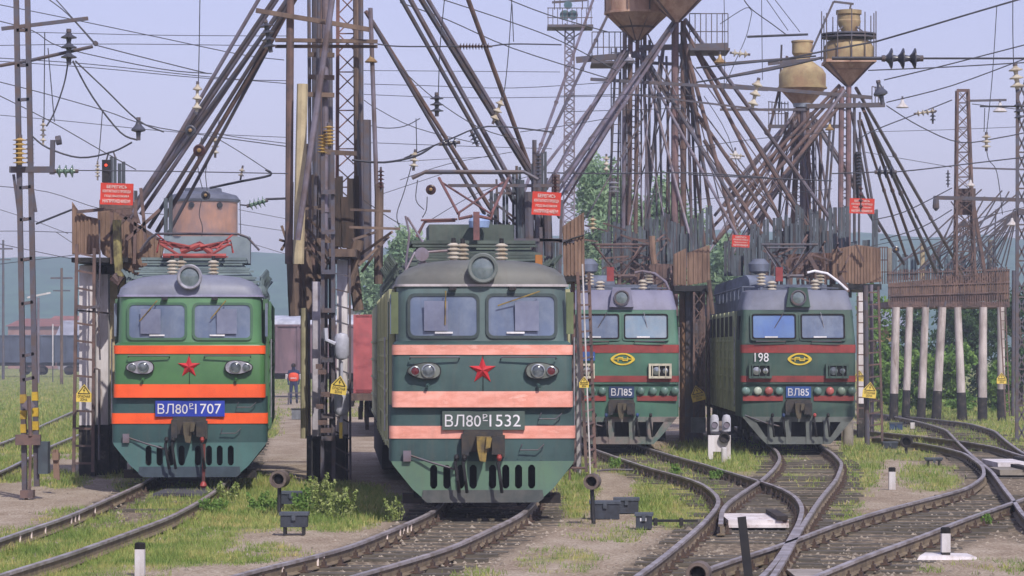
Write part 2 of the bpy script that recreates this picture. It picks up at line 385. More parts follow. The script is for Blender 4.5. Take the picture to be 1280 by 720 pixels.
g = bpy.data.objects.new('ground', me); C.objects.link(g); tag(g, kind='structure')
# grass blades: one stuff object
rs = np.random.RandomState(3)
def leafmat(name, c1, c2, c3, sc=1.2, tr=.25):
    m = bpy.data.materials.new(name); m.use_nodes = True; n = m.node_tree; n.nodes.clear(); L = n.links.new
    out = n.nodes.new('ShaderNodeOutputMaterial'); p = n.nodes.new('ShaderNodeBsdfPrincipled'); p.inputs['Roughness'].default_value = .7; p.inputs['Specular IOR Level'].default_value = .2
    tb = n.nodes.new('ShaderNodeBsdfTranslucent'); ms = n.nodes.new('ShaderNodeMixShader'); ms.inputs[0].default_value = tr
    ge = n.nodes.new('ShaderNodeNewGeometry'); q = n.nodes.new('ShaderNodeTexNoise'); q.inputs['Scale'].default_value = sc; q.inputs['Detail'].default_value = 8; q.inputs['Roughness'].default_value = .75
    L(ge.outputs['Position'], q.inputs['Vector']); r = n.nodes.new('ShaderNodeValToRGB'); L(q.outputs[0], r.inputs[0]); r.color_ramp.elements.new(.5)
    for e, (pp, c) in zip(r.color_ramp.elements, ((.36, c1), (.5, c2), (.64, c3))): e.position = pp; e.color = (*lin(c), 1)
    L(r.outputs[0], p.inputs['Base Color']); L(r.outputs[0], tb.inputs[0]); L(p.outputs[0], ms.inputs[1]); L(tb.outputs[0], ms.inputs[2]); L(ms.outputs[0], out.inputs[0])
    return m
def tri_mesh(name, P, m, quads=False):
    k = 4 if quads else 3
    me = bpy.data.meshes.new(name); nF = len(P)//k
    me.vertices.add(len(P)); me.vertices.foreach_set('co', P.astype(np.float32).ravel())
    me.loops.add(len(P)); me.loops.foreach_set('vertex_index', np.arange(len(P), dtype=np.int32))
    me.polygons.add(nF); me.polygons.foreach_set('loop_start', np.arange(0, len(P), k, dtype=np.int32)); me.polygons.foreach_set('loop_total', np.full(nF, k, dtype=np.int32))
    me.update(calc_edges=True); me.materials.append(m); return me
grass_m = leafmat('grass_blades', (94, 122, 58), (134, 150, 80), (188, 174, 116), 1.1)
pts = []
# sample in the part of the ground the picture can show, evenly in perspective
N = 170000
u = rs.uniform(455, 735, N); xx = rs.uniform(-30, 1310, N)
for px, py in zip(xx, u):
    G = gnd(px, py)
    g_ = grassness(G.x, G.y) if (-17 < G.x < 23 and 32 < G.y < 136) else far_grass(G.x, G.y)
    tk = trackness(G.x, G.y) if G.y < 135 else 0
    a = 1 if px < 330 else .45
    g_ *= (1-tk*(1-a*.9)) if G.x > -7 and py > 500 else 1
    if g_ < .22 or rs.rand() > g_*(1.1 if px < 480 or py < 530 else .6): continue
    pts.append((G.x, G.y, G.z, g_))
pts = np.array(pts); m_ = len(pts)
B = 4
base = np.repeat(pts[:, :3], B, 0); gg = np.repeat(pts[:, 3], B)
scl = np.clip(base[:, 1]/60, .7, 2.6)
base[:, 0] += rs.normal(0, .05, m_*B)*scl; base[:, 1] += rs.normal(0, .08, m_*B)*scl; base[:, 2] -= .03
h = (.04+.11*rs.rand(m_*B)**1.6*(.4+gg))*np.clip(scl, .8, 1.5); w = (.006+.008*rs.rand(m_*B))*scl; ang = rs.uniform(0, 6.28, m_*B)
lean = rs.normal(0, .35, (m_*B, 2))*h[:, None]
d = np.stack([np.cos(ang), np.sin(ang)], 1)*w[:, None]
P = np.zeros((m_*B, 3, 3)); P[:, 0] = base; P[:, 1] = base; P[:, 0, :2] -= d; P[:, 1, :2] += d; P[:, 2] = base; P[:, 2, :2] += lean; P[:, 2, 2] += h
go = bpy.data.objects.new('grass', tri_mesh('grass', P.reshape(-1, 3), grass_m)); C.objects.link(go)
tag(go, 'yellow green wild grass growing between the tracks', 'grass', kind='stuff')
# loose stones lying on the soil: stuff
sm = MB(); 
for i in range(7000):
    px, py = random.uniform(0, 1280), random.uniform(545, 722); G = gnd(px, py)
    if grassness(G.x, G.y) > .6 or (trackness(G.x, G.y) < .2 and random.random() < .7): continue
    r = random.uniform(.012, .04)
    if random.random() < .04: r *= 2
    vs = [G+Vector((random.uniform(.6, 1.2)*r*math.cos(k*1.26), random.uniform(.6, 1.2)*r*math.sin(k*1.26), -.02)) for k in range(5)]+[G+Vector((0, 0, r*.8-.02))]
    sm.add(vs, [(k, (k+1) % 5, 5) for k in range(5)])
so = sm.build('gravel', mat('pale_stone', (158, 148, 134), (112, 102, 90), 9, .9)); tag(so, 'scattered pale stones on the bare soil', 'gravel', kind='stuff')
# ---------------------------------------------------------------- hills
hm = leafmat('wooded_hill', (40, 74, 66), (54, 92, 76), (74, 112, 88), .08, 0)
hv = []; xs_ = np.linspace(-900, 900, 150); K = 14
for j in range(K):
    for i, X in enumerate(xs_):
        prof = 70+10*math.sin(X/210+1)+6*math.sin(X/83)+mnoise.noise((X*.02, 0, 5))*3+(-10*(X/600) if X > 0 else 0)
        t = j/(K-1)
        z = -2+prof*math.sin(t*math.pi/2)**1.1+mnoise.noise((X*.05, j*1.3, 1))*3.5*t
        if j == K-1: z += mnoise.noise((X*.21, 3, 5))*2
        hv.append((X*.8, 850+t*320, z*.55))
me = bpy.data.meshes.new('hills'); me.from_pydata(hv, [], [(j*150+i, j*150+i+1, (j+1)*150+i+1, (j+1)*150+i) for j in range(K-1) for i in range(149)]); me.materials.append(hm)
me.polygons.foreach_set('use_smooth', [True]*len(me.polygons))
ho = bpy.data.objects.new('hills', me); C.objects.link(ho); tag(ho, kind='structure')
# ---------------------------------------------------------------- locomotives
def ring(w, f, c, L, z, vee=.07):
    """half contour seen from above: from the left side round the nose to the right side"""
    P = [(-w, L)]
    for k in range(5):
        a = math.pi/2*k/4
        P.append((-w+c-c*math.cos(a), f+vee+c-c*math.sin(a)))
    P.append((0, f))
    P += [(-x, y) for x, y in P[:-1][::-1]]
    return [(x, y, z) for x, y in P]
def fy(x, f, w, vee=.07, c=.3):
    return f+vee*min(1, abs(x)/(w-c))
def shell(rows, m, name, parent, smooth=True):
    b = MB(); b.loft([ring(*r) for r in rows], closed=True); return b.build(name, m, parent, smooth)
def rrect(x0, x1, z0, z1, r, n=4):
    P = []
    for cx, cz, a0 in ((x1-r, z1-r, 0), (x0+r, z1-r, 90), (x0+r, z0+r, 180), (x1-r, z0+r, 270)):
        for k in range(n+1):
            a = R(a0+90*k/n); P.append((cx+r*math.cos(a), cz+r*math.sin(a)))
    return P
def plate(poly, f, slope, name, m, parent, th=.02, yaw=0, z0=None):
    """flat piece of outline poly (x, z) set on the nose: y = f + slope*(z-z0) + yaw*|x|"""
    z0 = poly[0][1] if z0 is None else z0
    b = MB(); n = len(poly)
    Y = [f+slope*(z-z0)+yaw*abs(x) for x, z in poly]
    vs = [(x, y-th, z) for (x, z), y in zip(poly, Y)]+[(x, y+.01, z) for (x, z), y in zip(poly, Y)]
    b.add(vs, [tuple(range(n)), tuple(range(2*n-1, n-1, -1))]+[(i, i+n, (i+1) % n+n, (i+1) % n) for i in range(n)])
    return b.build(name, m, parent)
def frame(outer, inner, f, slope, name, m, parent, th=.03, yaw=0, z0=None):
    z0 = outer[0][1] if z0 is None else z0
    b = MB(); n = len(outer)
    g = lambda P, dy: [(x, f+slope*(z-z0)+yaw*abs(x)+dy, z) for x, z in P]
    vs = g(outer, -th)+g(inner, -th)+g(outer, .01)+g(inner, .01)
    fs = []
    for i in range(n):
        j = (i+1) % n
        fs += [(i, j, n+j, n+i), (2*n+i, i, j, 2*n+j)[::-1], (n+i, n+j, 3*n+j, 3*n+i)]
    b.add(vs, fs); return b.build(name, m, parent)
def star_mesh(r, d):
    b = MB(); P = [((r if k % 2 == 0 else r*.40)*math.sin(k*math.pi/5), (r if k % 2 == 0 else r*.40)*math.cos(k*math.pi/5)) for k in range(10)]
    b.add([(x, 0, z) for x, z in P]+[(0, -d, 0)], [(i, (i+1) % 10, 10) for i in range(10)]); return b
def insulator_stack(p, h, r, n, name, m, parent, top=None):
    prof = [(r*.5, 0)]
    for k in range(n):
        z = h*(k+.1)/n; dz = h/n
        prof += [(r*.5, z), (r, z+dz*.25), (r, z+dz*.45), (r*.55, z+dz*.8)]
    prof.append((r*.5, h))
    return MB().lathe(prof, p, (0, 0, 1), 14).build(name, m, parent, True)
glass_m = mat('cab_window_glass', (94, 108, 132), (114, 126, 144), 1.6, 0.12, spec=.6, c3=(140, 148, 158), grime=.3)  # this and the next two: sky reflection painted into opaque pane colours
glass_t = mat('blue_sky_glass', (88, 116, 170), (98, 124, 166), 1.2, 0.12, spec=.6, grime=.2)  # bluer pane, the reflected sky is in its base colour
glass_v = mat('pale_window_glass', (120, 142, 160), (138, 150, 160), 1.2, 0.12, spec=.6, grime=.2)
lens_m = mat('lamp_lens', (92, 106, 110), (112, 124, 128), 5, 0.08, spec=.8)
lens_d = mat('dark_lens_glass', (70, 78, 84), (104, 112, 116), 9, 0.1, spec=.8)
refl = mat('lamp_reflector', (150, 158, 160), (176, 180, 180), 5, 0.2, .7)
redlens = mat('red_lens', (104, 44, 50), (84, 38, 44), 5, 0.12)
chrome = mat('lamp_rim_metal', (176, 176, 184), (140, 140, 148), 5, 0.35, .5)
num_w = mat('white_numerals', (226, 226, 230), (206, 206, 210), 5, .6)
gear = mat('running_gear_grime', (38, 36, 38), (56, 48, 44), 3, .9)
star_m = mat('red_star_paint', (196, 44, 52), (176, 40, 48), 5, .5)
yel_old = mat('coupler_ochre', (150, 128, 66), (86, 76, 60), 4, .8)
cop = mat('coupler_iron', (44, 46, 50), (66, 60, 54), 5, .75)
yoke_b = mat('blue_hose_coupling', (44, 74, 128), (50, 66, 100), 4, .6)
yoke_r = mat('red_hose_coupling', (168, 66, 60), (140, 58, 54), 4, .5)
def bogie(t, y, wid=.76):
    b = MB()
    for sx in (-1, 1):
        for dy in (0, 3.0):
            b.lathe([(.62, -.06), (.64, -.03), (.58, .06), (.2, .08), (.2, .12)], (sx*wid, y+dy, .60), (sx, 0, 0), 20)
        b.box(sx*1.02-.06, sx*1.02+.06, y-.9, y+3.9, .42, .9)
        for dy in (0, 3.0): b.box(sx*1.1-.1, sx*1.1+.1, y+dy-.25, y+dy+.25, .38, .82)
    b.box(-.9, .9, y-.6, y+3.6, .45, .85)
    return b.build('bogie', gear, t)
def hoses(t, xs, z0, y, caps):
    for x, cm in zip(xs, caps):
        b = MB().tube([(x, y, z0), (x-.02, y-.22, z0-.05), (x+.02, y-.25, z0-.35), (x+.05, y-.12, z0-.55)], .03)
        h = b.build('brake_hose', black, t, True)
        MB().lathe([(.03, 0), (.048, .05), (.03, .1)], (x, y-.2, z0-.02), (0, -.2, 1), 10).build('hose_valve', cm, h, True)
def coupler(t, z, y, m2):
    b = MB()
    b.box(-.33, .33, y-.12, y+.1, z-.08, z+.28)
    b.box(-.36, -.24, y-.2, y, z-.14, z+.22); b.box(.22, .36, y-.2, y, z-.16, z+.2)
    h = b.build('coupler_box', cop, t)
    k = MB(); k.prism([(-.11, z-.02), (-.07, z-.22), (.03, z-.24), (.07, z+.08), (.12, z+.18), (-.12, z+.18)], y-.42, y-.1)
    k.prism([(.02, z-.02), (.1, z+.0), (.13, z+.16), (.04, z+.18)], y-.5, y-.12)
    MB().box(.14, .32, y-.26, y-.05, z-.12, z+.18).build('coupler_cheek', cop, t)
    k.build('coupler_knuckle', m2, t)
def wiper(t, parent, x0, z0, x1, z1, y, m):
    MB().tube([(x0, y-.05, z0), (x0, y-.09, z0), (x1, y-.07, z1)], .012, 5).build('wiper', m, parent)
def handrail(t, x0, x1, z, y, drop=.05, m=None):
    MB().tube([(x0, y, z-drop), (x0, y-.07, z), (x1, y-.07, z), (x1, y, z-drop)], .014, 5).build('handrail', m or steel, t)

def vl80(name, label, Y, cx, vp, pal, num, red_panto, rear=False):
    t = thing(name, label, 'locomotive', ((cx-640)*Y/F, Y, 0), -math.atan((vp-640)/F), 'electric locomotives in the yard')
    up, lo, mid_lo, stripe, roof, sidem = pal['up'], pal['lo'], pal['lo2'], pal['stripe'], pal['roof'], pal['side']
    # body: lower front, nose, cab front
    shell([(1.55, 0, .12, 1.2, .82), (1.55, 0, .12, 1.2, 1.20), (1.55, 0, .12, 1.2, 1.745)], lo, 'lower_front', t)
    shell([(1.50, -.09, .12, 1.2, 1.72), (1.50, -.09, .12, 1.2, 2.70), (1.49, -.06, .12, 1.2, 2.78), (1.44, .02, .14, 1.2, 2.83)], up, 'nose_panel', t)
    shell([(1.44, .02, .3, 2.2, 2.80), (1.42, .14, .3, 2.2, 3.76)], pal['cab'], 'cab_front', t)
    # roof of the cab
    shell([(1.47, .10, .3, 2.4, 3.745), (1.47, .10, .3, 2.4, 3.785)], pal['gutter'], 'gutter', t)
    shell([(1.45, .12, .32, 2.4, 3.785), (1.40, .13, .34, 2.4, 3.93), (1.24, .2, .4, 2.4, 4.06), (.98, .36, .4, 2.4, 4.15), (.6, .62, .35, 2.4, 4.20), (.3, .9, .2, 2.4, 4.21)], roof, 'cab_roof', t)
    # sides
    for s in (-1, 1):
        b = MB(); b.box(s*1.50-.05, s*1.50+.05, 1.2, 16.3, 1.0, 3.72)
        sw = b.build('side_wall', sidem, t)
        b = MB()
        for z in (1.05, 1.5, 1.95, 2.25, 2.55, 2.85): b.box(s*1.565-.018, s*1.565+.018, 1.9, 16.2, z, z+.05)
        for y in np.arange(3.2, 16, 1.6): b.box(s*1.57-.02, s*1.57+.02, y, y+.06, 1.0, 3.7)
        b.build('side_rib', sidem, sw)
        b = MB()
        for y in np.arange(3.4, 15.5, 1.6): b.box(s*1.56-.012, s*1.56+.012, y, y+1.2, 3.0, 3.6)
        b.build('louvre', void, sw)
        b = MB(); b.box(s*1.52-.02, s*1.52+.035, .62, 1.08, 2.95, 3.62); b.build('side_window', glass_m, t)
        b = MB(); b.box(s*1.54-.02, s*1.54+.03, 1.25, 1.8, 1.15, 3.5); d = b.build('cab_door', up, t)
        MB().tube([(s*1.62, 1.2, 1.3), (s*1.62, 1.2, 2.9)], .015, 5).build('handle', chrome, d)
    # green vertical mirror boxes by the cab corners
    for s in ((-1, 1) if not red_panto else ()):
        MB().box(s*1.47-.06, s*1.47+.06, .12, .2, 2.95, 3.65).build('corner_mirror', pal['mirror'], t)
    MB().box(-1.44, 1.44, 16.2, 16.35, 1.0, 3.74).build('rear_wall', sidem, t)
    MB().box(-1.4, 1.4, 1.0, 16.2, .9, 1.1).build('underframe', gear, t)
    # stripes
    shell([(1.515, -.105, .12, .3, 2.60), (1.515, -.105, .12, .3, 2.765)], stripe, 'upper_stripe', t)
    shell([(1.515, -.125, .12, .3, 1.725), (1.515, -.108, .12, .3, 1.99)], stripe, 'middle_stripe', t)
    shell([(1.565, -.015, .12, .3, 1.20), (1.565, -.015, .12, .3, 1.41)], stripe, 'lower_stripe', t)
    # windscreens
    sl = .12/.96
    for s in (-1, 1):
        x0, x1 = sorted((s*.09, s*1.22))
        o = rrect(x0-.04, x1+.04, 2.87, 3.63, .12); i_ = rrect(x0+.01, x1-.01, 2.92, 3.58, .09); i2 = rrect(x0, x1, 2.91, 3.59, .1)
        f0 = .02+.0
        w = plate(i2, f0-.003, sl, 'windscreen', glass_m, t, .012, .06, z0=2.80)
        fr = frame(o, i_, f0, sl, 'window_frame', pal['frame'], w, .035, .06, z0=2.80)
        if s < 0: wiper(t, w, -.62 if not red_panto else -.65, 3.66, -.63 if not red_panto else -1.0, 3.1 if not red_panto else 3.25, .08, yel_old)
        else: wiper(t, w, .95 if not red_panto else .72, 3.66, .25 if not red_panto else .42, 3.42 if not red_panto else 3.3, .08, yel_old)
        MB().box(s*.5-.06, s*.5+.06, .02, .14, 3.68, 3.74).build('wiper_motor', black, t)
        MB().box(s*.66-.22+(.1 if s > 0 else -.1), s*.66+.18+(.1 if s > 0 else -.1), .0, .012, 3.0, 3.5).build('pane_reflection', mat('painted_pane_reflection', (124, 130, 152), (108, 114, 138), 2, .3), w).location = (0, .022, 0)  # pale plate before the opaque pane, a reflection painted by its colour
        # things seen inside the cab: papers on the desk
        MB().box(s*.6-.2, s*.6+.1, .015, .03, 2.955, 2.985).build('desk_paper', num_w, w)
    MB().box(-.006, .006, -.1, -.08, 1.74, 2.6).build('panel_seam', void, t)
    bolts = MB()
    for x in np.arange(-1.4, 1.5, .2): bolts.lathe([(.012, 0), (.01, .008)], (x, -.02+.0, .9), (0, -1, 0), 6)
    bolts.build('rivet_row', lo, t)
    # number plate
    bw = 1.38
    npm = pal['plate']
    pl = MB().box(-.68, .70, -.05, .02, 1.345, 1.66).build('number_plate', npm, t)
    text('ВЛ80', 'number', num_w, pl, .60, .20, (-.335, -.056, 1.50))
    text(num[0], 'number', num_w, pl, .075, .085, (.035, -.056, 1.565)); MB().box(0, .08, -.058, -.05, 1.495, 1.508).build('number', num_w, pl)
    text(num[1], 'number', num_w, pl, .52, .20, (.37, -.056, 1.50))
    # star
    st = star_mesh(.235, .07); o = st.build('star', star_m, t); o.location = (-.01, -.095, 2.34)
    # head lamps
    for s in (-1, 1):
        cxl, cz = s*.985, 2.33; yl = -.03-.06
        # tapered oval housing
        P = []
        for k in range(24):
            a = 2*math.pi*k/24; x = math.cos(a)*.265; r = .128-.03*(s*math.cos(a)); P.append((cxl+x, cz+math.sin(a)*r*abs(math.sin(a))**-.15 if abs(math.sin(a)) > .05 else cz))
        h = plate(P, yl, 0, 'headlight', chrome if red_panto else refl_dull, t, .07)
        P2 = [(cxl+(x-cxl)*1.08, cz+(z-cz)*1.12) for x, z in P]
        plate(P2, yl, 0, 'headlight_rim', black, h, .05)
        big = (cxl-s*.07, yl-.07, cz); sm_ = (cxl+s*.15, yl-.07, cz)
        MB().lathe([(.118, 0), (.118, .03), (.10, .035), (.095, .01)], big, (0, -1, 0), 20).build('lamp_ring', refl, h, True)
        MB().lathe([(.095, .01), (.07, .025), (.03, .03), (.001, .03)], big, (0, -1, 0), 20).build('lamp_lens', lens_d, h, True)
        MB().lathe([(.082, 0), (.082, .025), (.068, .03), (.062, .01)], sm_, (0, -1, 0), 16).build('lamp_ring', refl, h, True)
        MB().lathe([(.062, .01), (.04, .02), (.001, .025)], sm_, (0, -1, 0), 16).build('lamp_lens', lens_d if red_panto else redlens, h, True)
        handrail(t, s*.40 if s < 0 else .3, s*1.22, 2.56, -.09, .03)
        MB().tube([(s*.92, -.09, 2.1), (s*.94, -.16, 2.07)], .03, 6).build('bracket', pal['up'], t)
    # step irons at right
    for x0, x1, z in ((.98, 1.32, 1.62), (.66, 1.02, 1.1)):
        MB().tube([(x0, 0, z), (x0-.01, -.06, z), (x0-.04, -.06, z-.09), (x1-.1, -.06, z-.09), (x1, -.06, z), (x1, 0, z)], .011, 5).build('step_iron', steel, t)
    # search light
    b = MB(); b.lathe([(.12, -.35), (.2, -.2), (.235, .0), (.25, .12), (.255, .16), (.235, .175), (.195, .17), (.19, .12)], (0, .14, 4.05 if not red_panto else 4.14), (0, -1, 0), 28)
    s_ = b.build('searchlight', pal['lampring'], t, True)
    MB().lathe([(.192, .12), (.13, .145), (.06, .155), (.001, .16)], (0, .14, 4.05 if not red_panto else 4.14), (0, -1, 0), 28).build('lens', lens_m, s_, True)
    MB().box(-.12, .12, .16, .5, 3.82, 4.0).build('searchlight_base', roof, t)
    # pilot with slots (real openings built from bars)
    y = .02
    b = MB()
    zt, zb = .80, .13
    xs = [-.82, -.60, -.37, -.16, .165, .385, .60, .82]; hw = .06
    def edge(z):    # half width at height z
        return lerp(.93, 1.53, (z-zb)/(zt-zb)) if z > zb else .93
    # solid strips above and below the slots
    b.prism([(-1.53, .82), (-1.50, .76), (1.50, .76), (1.53, .82)], y, y+.06)
    b.prism([(-1.18, .36), (-.93, .14), (-.8, .13), (.8, .13), (.93, .14), (1.18, .36)], y, y+.06)
    cur = None; marks = [x for c in xs for x in (c-hw, c+hw)]
    b.prism([(-1.50, .76), (-1.18, .36), (marks[0], .36), (marks[0], .76)], y, y+.06)
    for k in range(1, len(marks)-1, 2): b.prism([(marks[k], .36), (marks[k+1], .36), (marks[k+1], .76), (marks[k], .76)], y, y+.06)
    b.prism([(marks[-1], .36), (1.18, .36), (1.50, .76), (marks[-1], .76)], y, y+.06)
    for c in xs:   # rounded slot ends
        for (z, d) in ((.76, -1), (.36, 1)):
            for s in (-1, 1): b.prism([(c+s*hw, z), (c+s*hw, z+d*.05), (c+s*hw*.6, z+d*.015), (c+s*hw*.3, z)], y, y+.05)
    pi_ = b.build('pilot', pal['pilot'], t)
    b = MB(); b.prism([(-1.02, .20), (-.93, .13), (.93, .13), (1.02, .20), (1.0, .34), (-1.0, .34)], y-.035, y-.002); b.build('snow_plough_plate', pal['plough'], pi_)
    MB().box(-1.15, 1.15, .3, .5, .2, .8).build('pilot_backing', void, t)
    for s in (-1, 1):
        b = MB(); b.beam((s*1.5, y+.05, .78), (s*1.1, .9, .3), .08, .02); b.box(s*1.15-.18, s*1.15+.18, .35, .8, .1, .26)
        b.build('pilot_bracket', gear, t)
    coupler(t, 1.06, 0, pal['knuckle'])
    MB().tube([(-1.3, 0, .95), (-.85, -.1, .8), (-.5, -.1, .7), (-.42, -.05, .66)], .018, 5).build('uncoupling_lever', steel, t)
    b = MB(); b.box(-1.33, -1.2, -.06, 0, .82, 1.0); b.build('lever_bracket', steel_l, t)
    hoses(t, (-.45, -.32), .86, -.05, (black, black))
    hoses(t, (.26,), .86, -.1, (yoke_r,))
    if red_panto:
        b = MB().tube([(.29, -.14, .8), (.28, -.16, -.03)], .035, 7); h = b.build('brake_hose', yoke_dull, t)
        MB().lathe([(.03, 0), (.07, .04), (.06, .09), (.03, .13)], (.28, -.17, -.08), (0, 0, 1), 10).build('hose_head', yoke_r, h, True)
    bogie(t, 2.2); bogie(t, 10.2)
    # roof housing and gear
    ro = pal['gear']
    hs = 2.5
    b = MB()
    steps = [(1.44, 3.72), (1.40, 3.98), (1.30, 4.06), (1.24, 4.2), (1.16, 4.26), (1.1, 4.4), (1.0, 4.46), (.98, 4.56)]
    rg = []
    for k, (w, z) in enumerate(steps): rg.append([(-w, 16.2, z), (-w, hs+.12*k, z), (w, hs+.12*k, z), (w, 16.2, z)])
    b.loft(rg, closed=True); rh = b.build('roof_housing', ro, t)
    b = MB()
    for k, (w, z) in enumerate(steps[:-1]): b.box(-w, w, hs+.12*k-.03, hs+.12*k+.03, z+.1, z+.14)
    b.box(-1.12, 1.08, 3.2, 5.6, 4.56, 4.62); b.build('roof_deck', ro, rh)
    # end box of the housing above the deck
    if red_panto: MB().box(-.8, 1.1, 7, 8.5, 4.6, 5.2).build('roof_box', mat('light_roof_box', (124, 136, 142), (106, 118, 128), 1.5, .7), t)
    if not red_panto:
        b = MB(); b.box(-.72, .86, 6.2, 8.2, 4.62, 5.02); b.build('roof_box', ro, t)
        MB().lathe([(.18, -.1), (.2, .02), (.14, .12), (.02, .17)], (.2, 5.9, 5.05), (0, 0, 1), 14).build('roof_dome', mat('pale_blue_dome', (150, 176, 214), (130, 150, 190), 3, .4), t, True)
    for x, y_ in ((-.42, 1.9), (-.25, 2.25), (.42, 2.1)):
        zb_ = 4.12 if x != -.42 else 4.1
        insulator_stack((x, y_, 4.17), .36, .115, 5, 'roof_insulator', porc, t)
        MB().tube([(x, y_, 4.5), (x, y_, 4.62)], .04).build('insulator_cap', black, t)
    if red_panto:
        pm = mat('red_pantograph_paint', (168, 78, 74), (140, 66, 64), 4, .7)
        b = MB()
        for s in (-1, 1):
            b.tube([(s*.62, 3.0, 4.66), (s*.62, 5.0, 4.66)], .03); b.tube([(s*.25, 3.0, 4.62), (s*.72, 3.0, 4.9)], .03); b.tube([(s*.1, 3.2, 4.85), (s*.75, 3.3, 4.98), (s*.8, 3.3, 4.72)], .025)
            b.tube([(s*.72, 3.05, 4.95), (0, 3.8, 4.78)], .025); b.tube([(s*.72, 5.0, 4.95), (0, 3.8, 4.78)], .025); b.tube([(s*.8, 3.4, 5.12), (s*.45, 3.0, 4.8)], .02)
        b.tube([(-.66, 3, 4.65), (.66, 3, 4.65)], .05); b.tube([(-.66, 5, 4.65), (.66, 5, 4.65)], .05); b.tube([(-.3, 3.3, 4.74), (.1, 3.3, 4.9), (.35, 3.3, 4.72)], .07)
        pg = b.build('pantograph', pm, t, True)
        b = MB()
        for dy in (3.1, 3.45): b.tube([(-1.15, dy, 4.75), (-.95, dy, 5.02), (-.8, dy, 5.12), (.9, dy, 5.12), (1.1, dy, 5.05), (1.35, dy, 4.78)], .022)
        b.build('pantograph_shoe', steel, pg, True)
    else:
        pm = mat('oxide_pantograph_paint', (122, 84, 84), (98, 74, 76), 4, .7)
        b = MB(); b.box(-.03, .08, 3.0, 3.1, 4.62, 5.12)
        for s in (-1, 1):
            b.tube([(s*.3+.02, 3.1, 5.12), (s*.28, 3.1, 5.0), (s*.04, 3.1, 5.05)], .03); b.tube([(s*.3, 3.1, 5.1), (s*.62, 3.6, 5.75)], .026)
            b.tube([(-s*.3, 3.4, 5.1), (s*.55, 4.2, 5.7)], .02)
        b.tube([(-.95, 3.3, 4.98), (-.3, 3.3, 5.0)], .02); b.tube([(-1.0, 4.3, 4.72), (-.85, 4.3, 5.0), (-.3, 4.3, 5.02)], .03)
        pg = b.build('pantograph', pm, t, True)
        b = MB(); b.tube([(-1.1, 3.6, 5.74), (-.85, 3.6, 5.86), (.9, 3.6, 5.86), (1.15, 3.6, 5.72)], .035); b.tube([(-.9, 3.9, 5.86), (.8, 3.9, 5.86)], .03)
        b.build('pantograph_shoe', steel, pg, True)
        b = MB()
        for x in (-.98,): b.lathe([(.05, 0), (.06, .12), (.12, .26), (.12, .3)], (x, 1.7, 4.32), (0, -1, 0), 14); b.lathe([(.04, 0), (.05, .1), (.09, .2), (.09, .24)], (x+.02, 1.7, 4.12), (0, -1, 0), 14)
        b.tube([(-1.3, 1.6, 3.95), (-1.1, 1.7, 4.35), (-.5, 1.9, 4.4)], .025); b.build('air_horn', steel_l, t, True)
        b = MB(); b.tube([(-1.25, 2.0, 4.1), (-1.18, 2, 4.7), (-1.25, 2, 5.0)], .02); b.tube([(-1.22, 2, 4.98), (-.95, 2, 4.55)], .02); b.build('roof_bracket', steel_l, t)
        MB().box(.98, 1.1, 1.6, 1.72, 4.1, 4.32).build('junction_box', mat('orange_brown_box', (150, 98, 50), None, 3, .8), t)
    # busbars and small gear along the roof edge
    b = MB(); rr = random.Random(5)
    for k in range(14):
        y_ = 3+k*.9
        for s in (-1, 1):
            b.tube([(s*1.36, y_, 3.95), (s*1.40, y_, 4.2), (s*(1.48+.06*rr.random()), y_, 4.36)], .03, 5)
            b.box(s*1.42-.05, s*1.42+.05, y_-.1, y_+.1, 3.9, 4.02)
    for s in (-1, 1): b.tube([(s*1.38, 2.6, 4.2), (s*1.38, 15.5, 4.2)], .02, 5)
    b.tube([(-1.05, 2.2, 4.2), (1.1, 2.2, 4.24)], .02, 5)
    b.build('roof_busbar', ro, t)
    if rear:
        b = MB(); b.box(-1.5, 1.5, 16.7, 32.6, 1.0, 3.74); rs_ = b.build('rear_section', sidem, t)
        MB().box(-1.45, 1.45, 16.9, 32.4, .05, 1.0).build('rear_bogies_and_shade', gear, rs_)  # bogies as one dark block, shaped down to stand for shade beneath
        MB().box(-1.3, 1.3, 17, 32, 3.74, 4.35).build('rear_roof', ro, rs_)
        b = MB(); 
        for z in (1.05, 1.5, 1.95, 2.4, 2.85): b.box(-1.53, -1.49, 16.9, 32.4, z, z+.05)
        b.build('rear_rib', sidem, rs_)
    return t
refl_dull = mat('dull_lamp_housing', (112, 118, 112), (90, 96, 92), 4, .5, .2)
yoke_dull = mat('dull_red_hose', (110, 52, 50), (84, 50, 48), 4, .7)
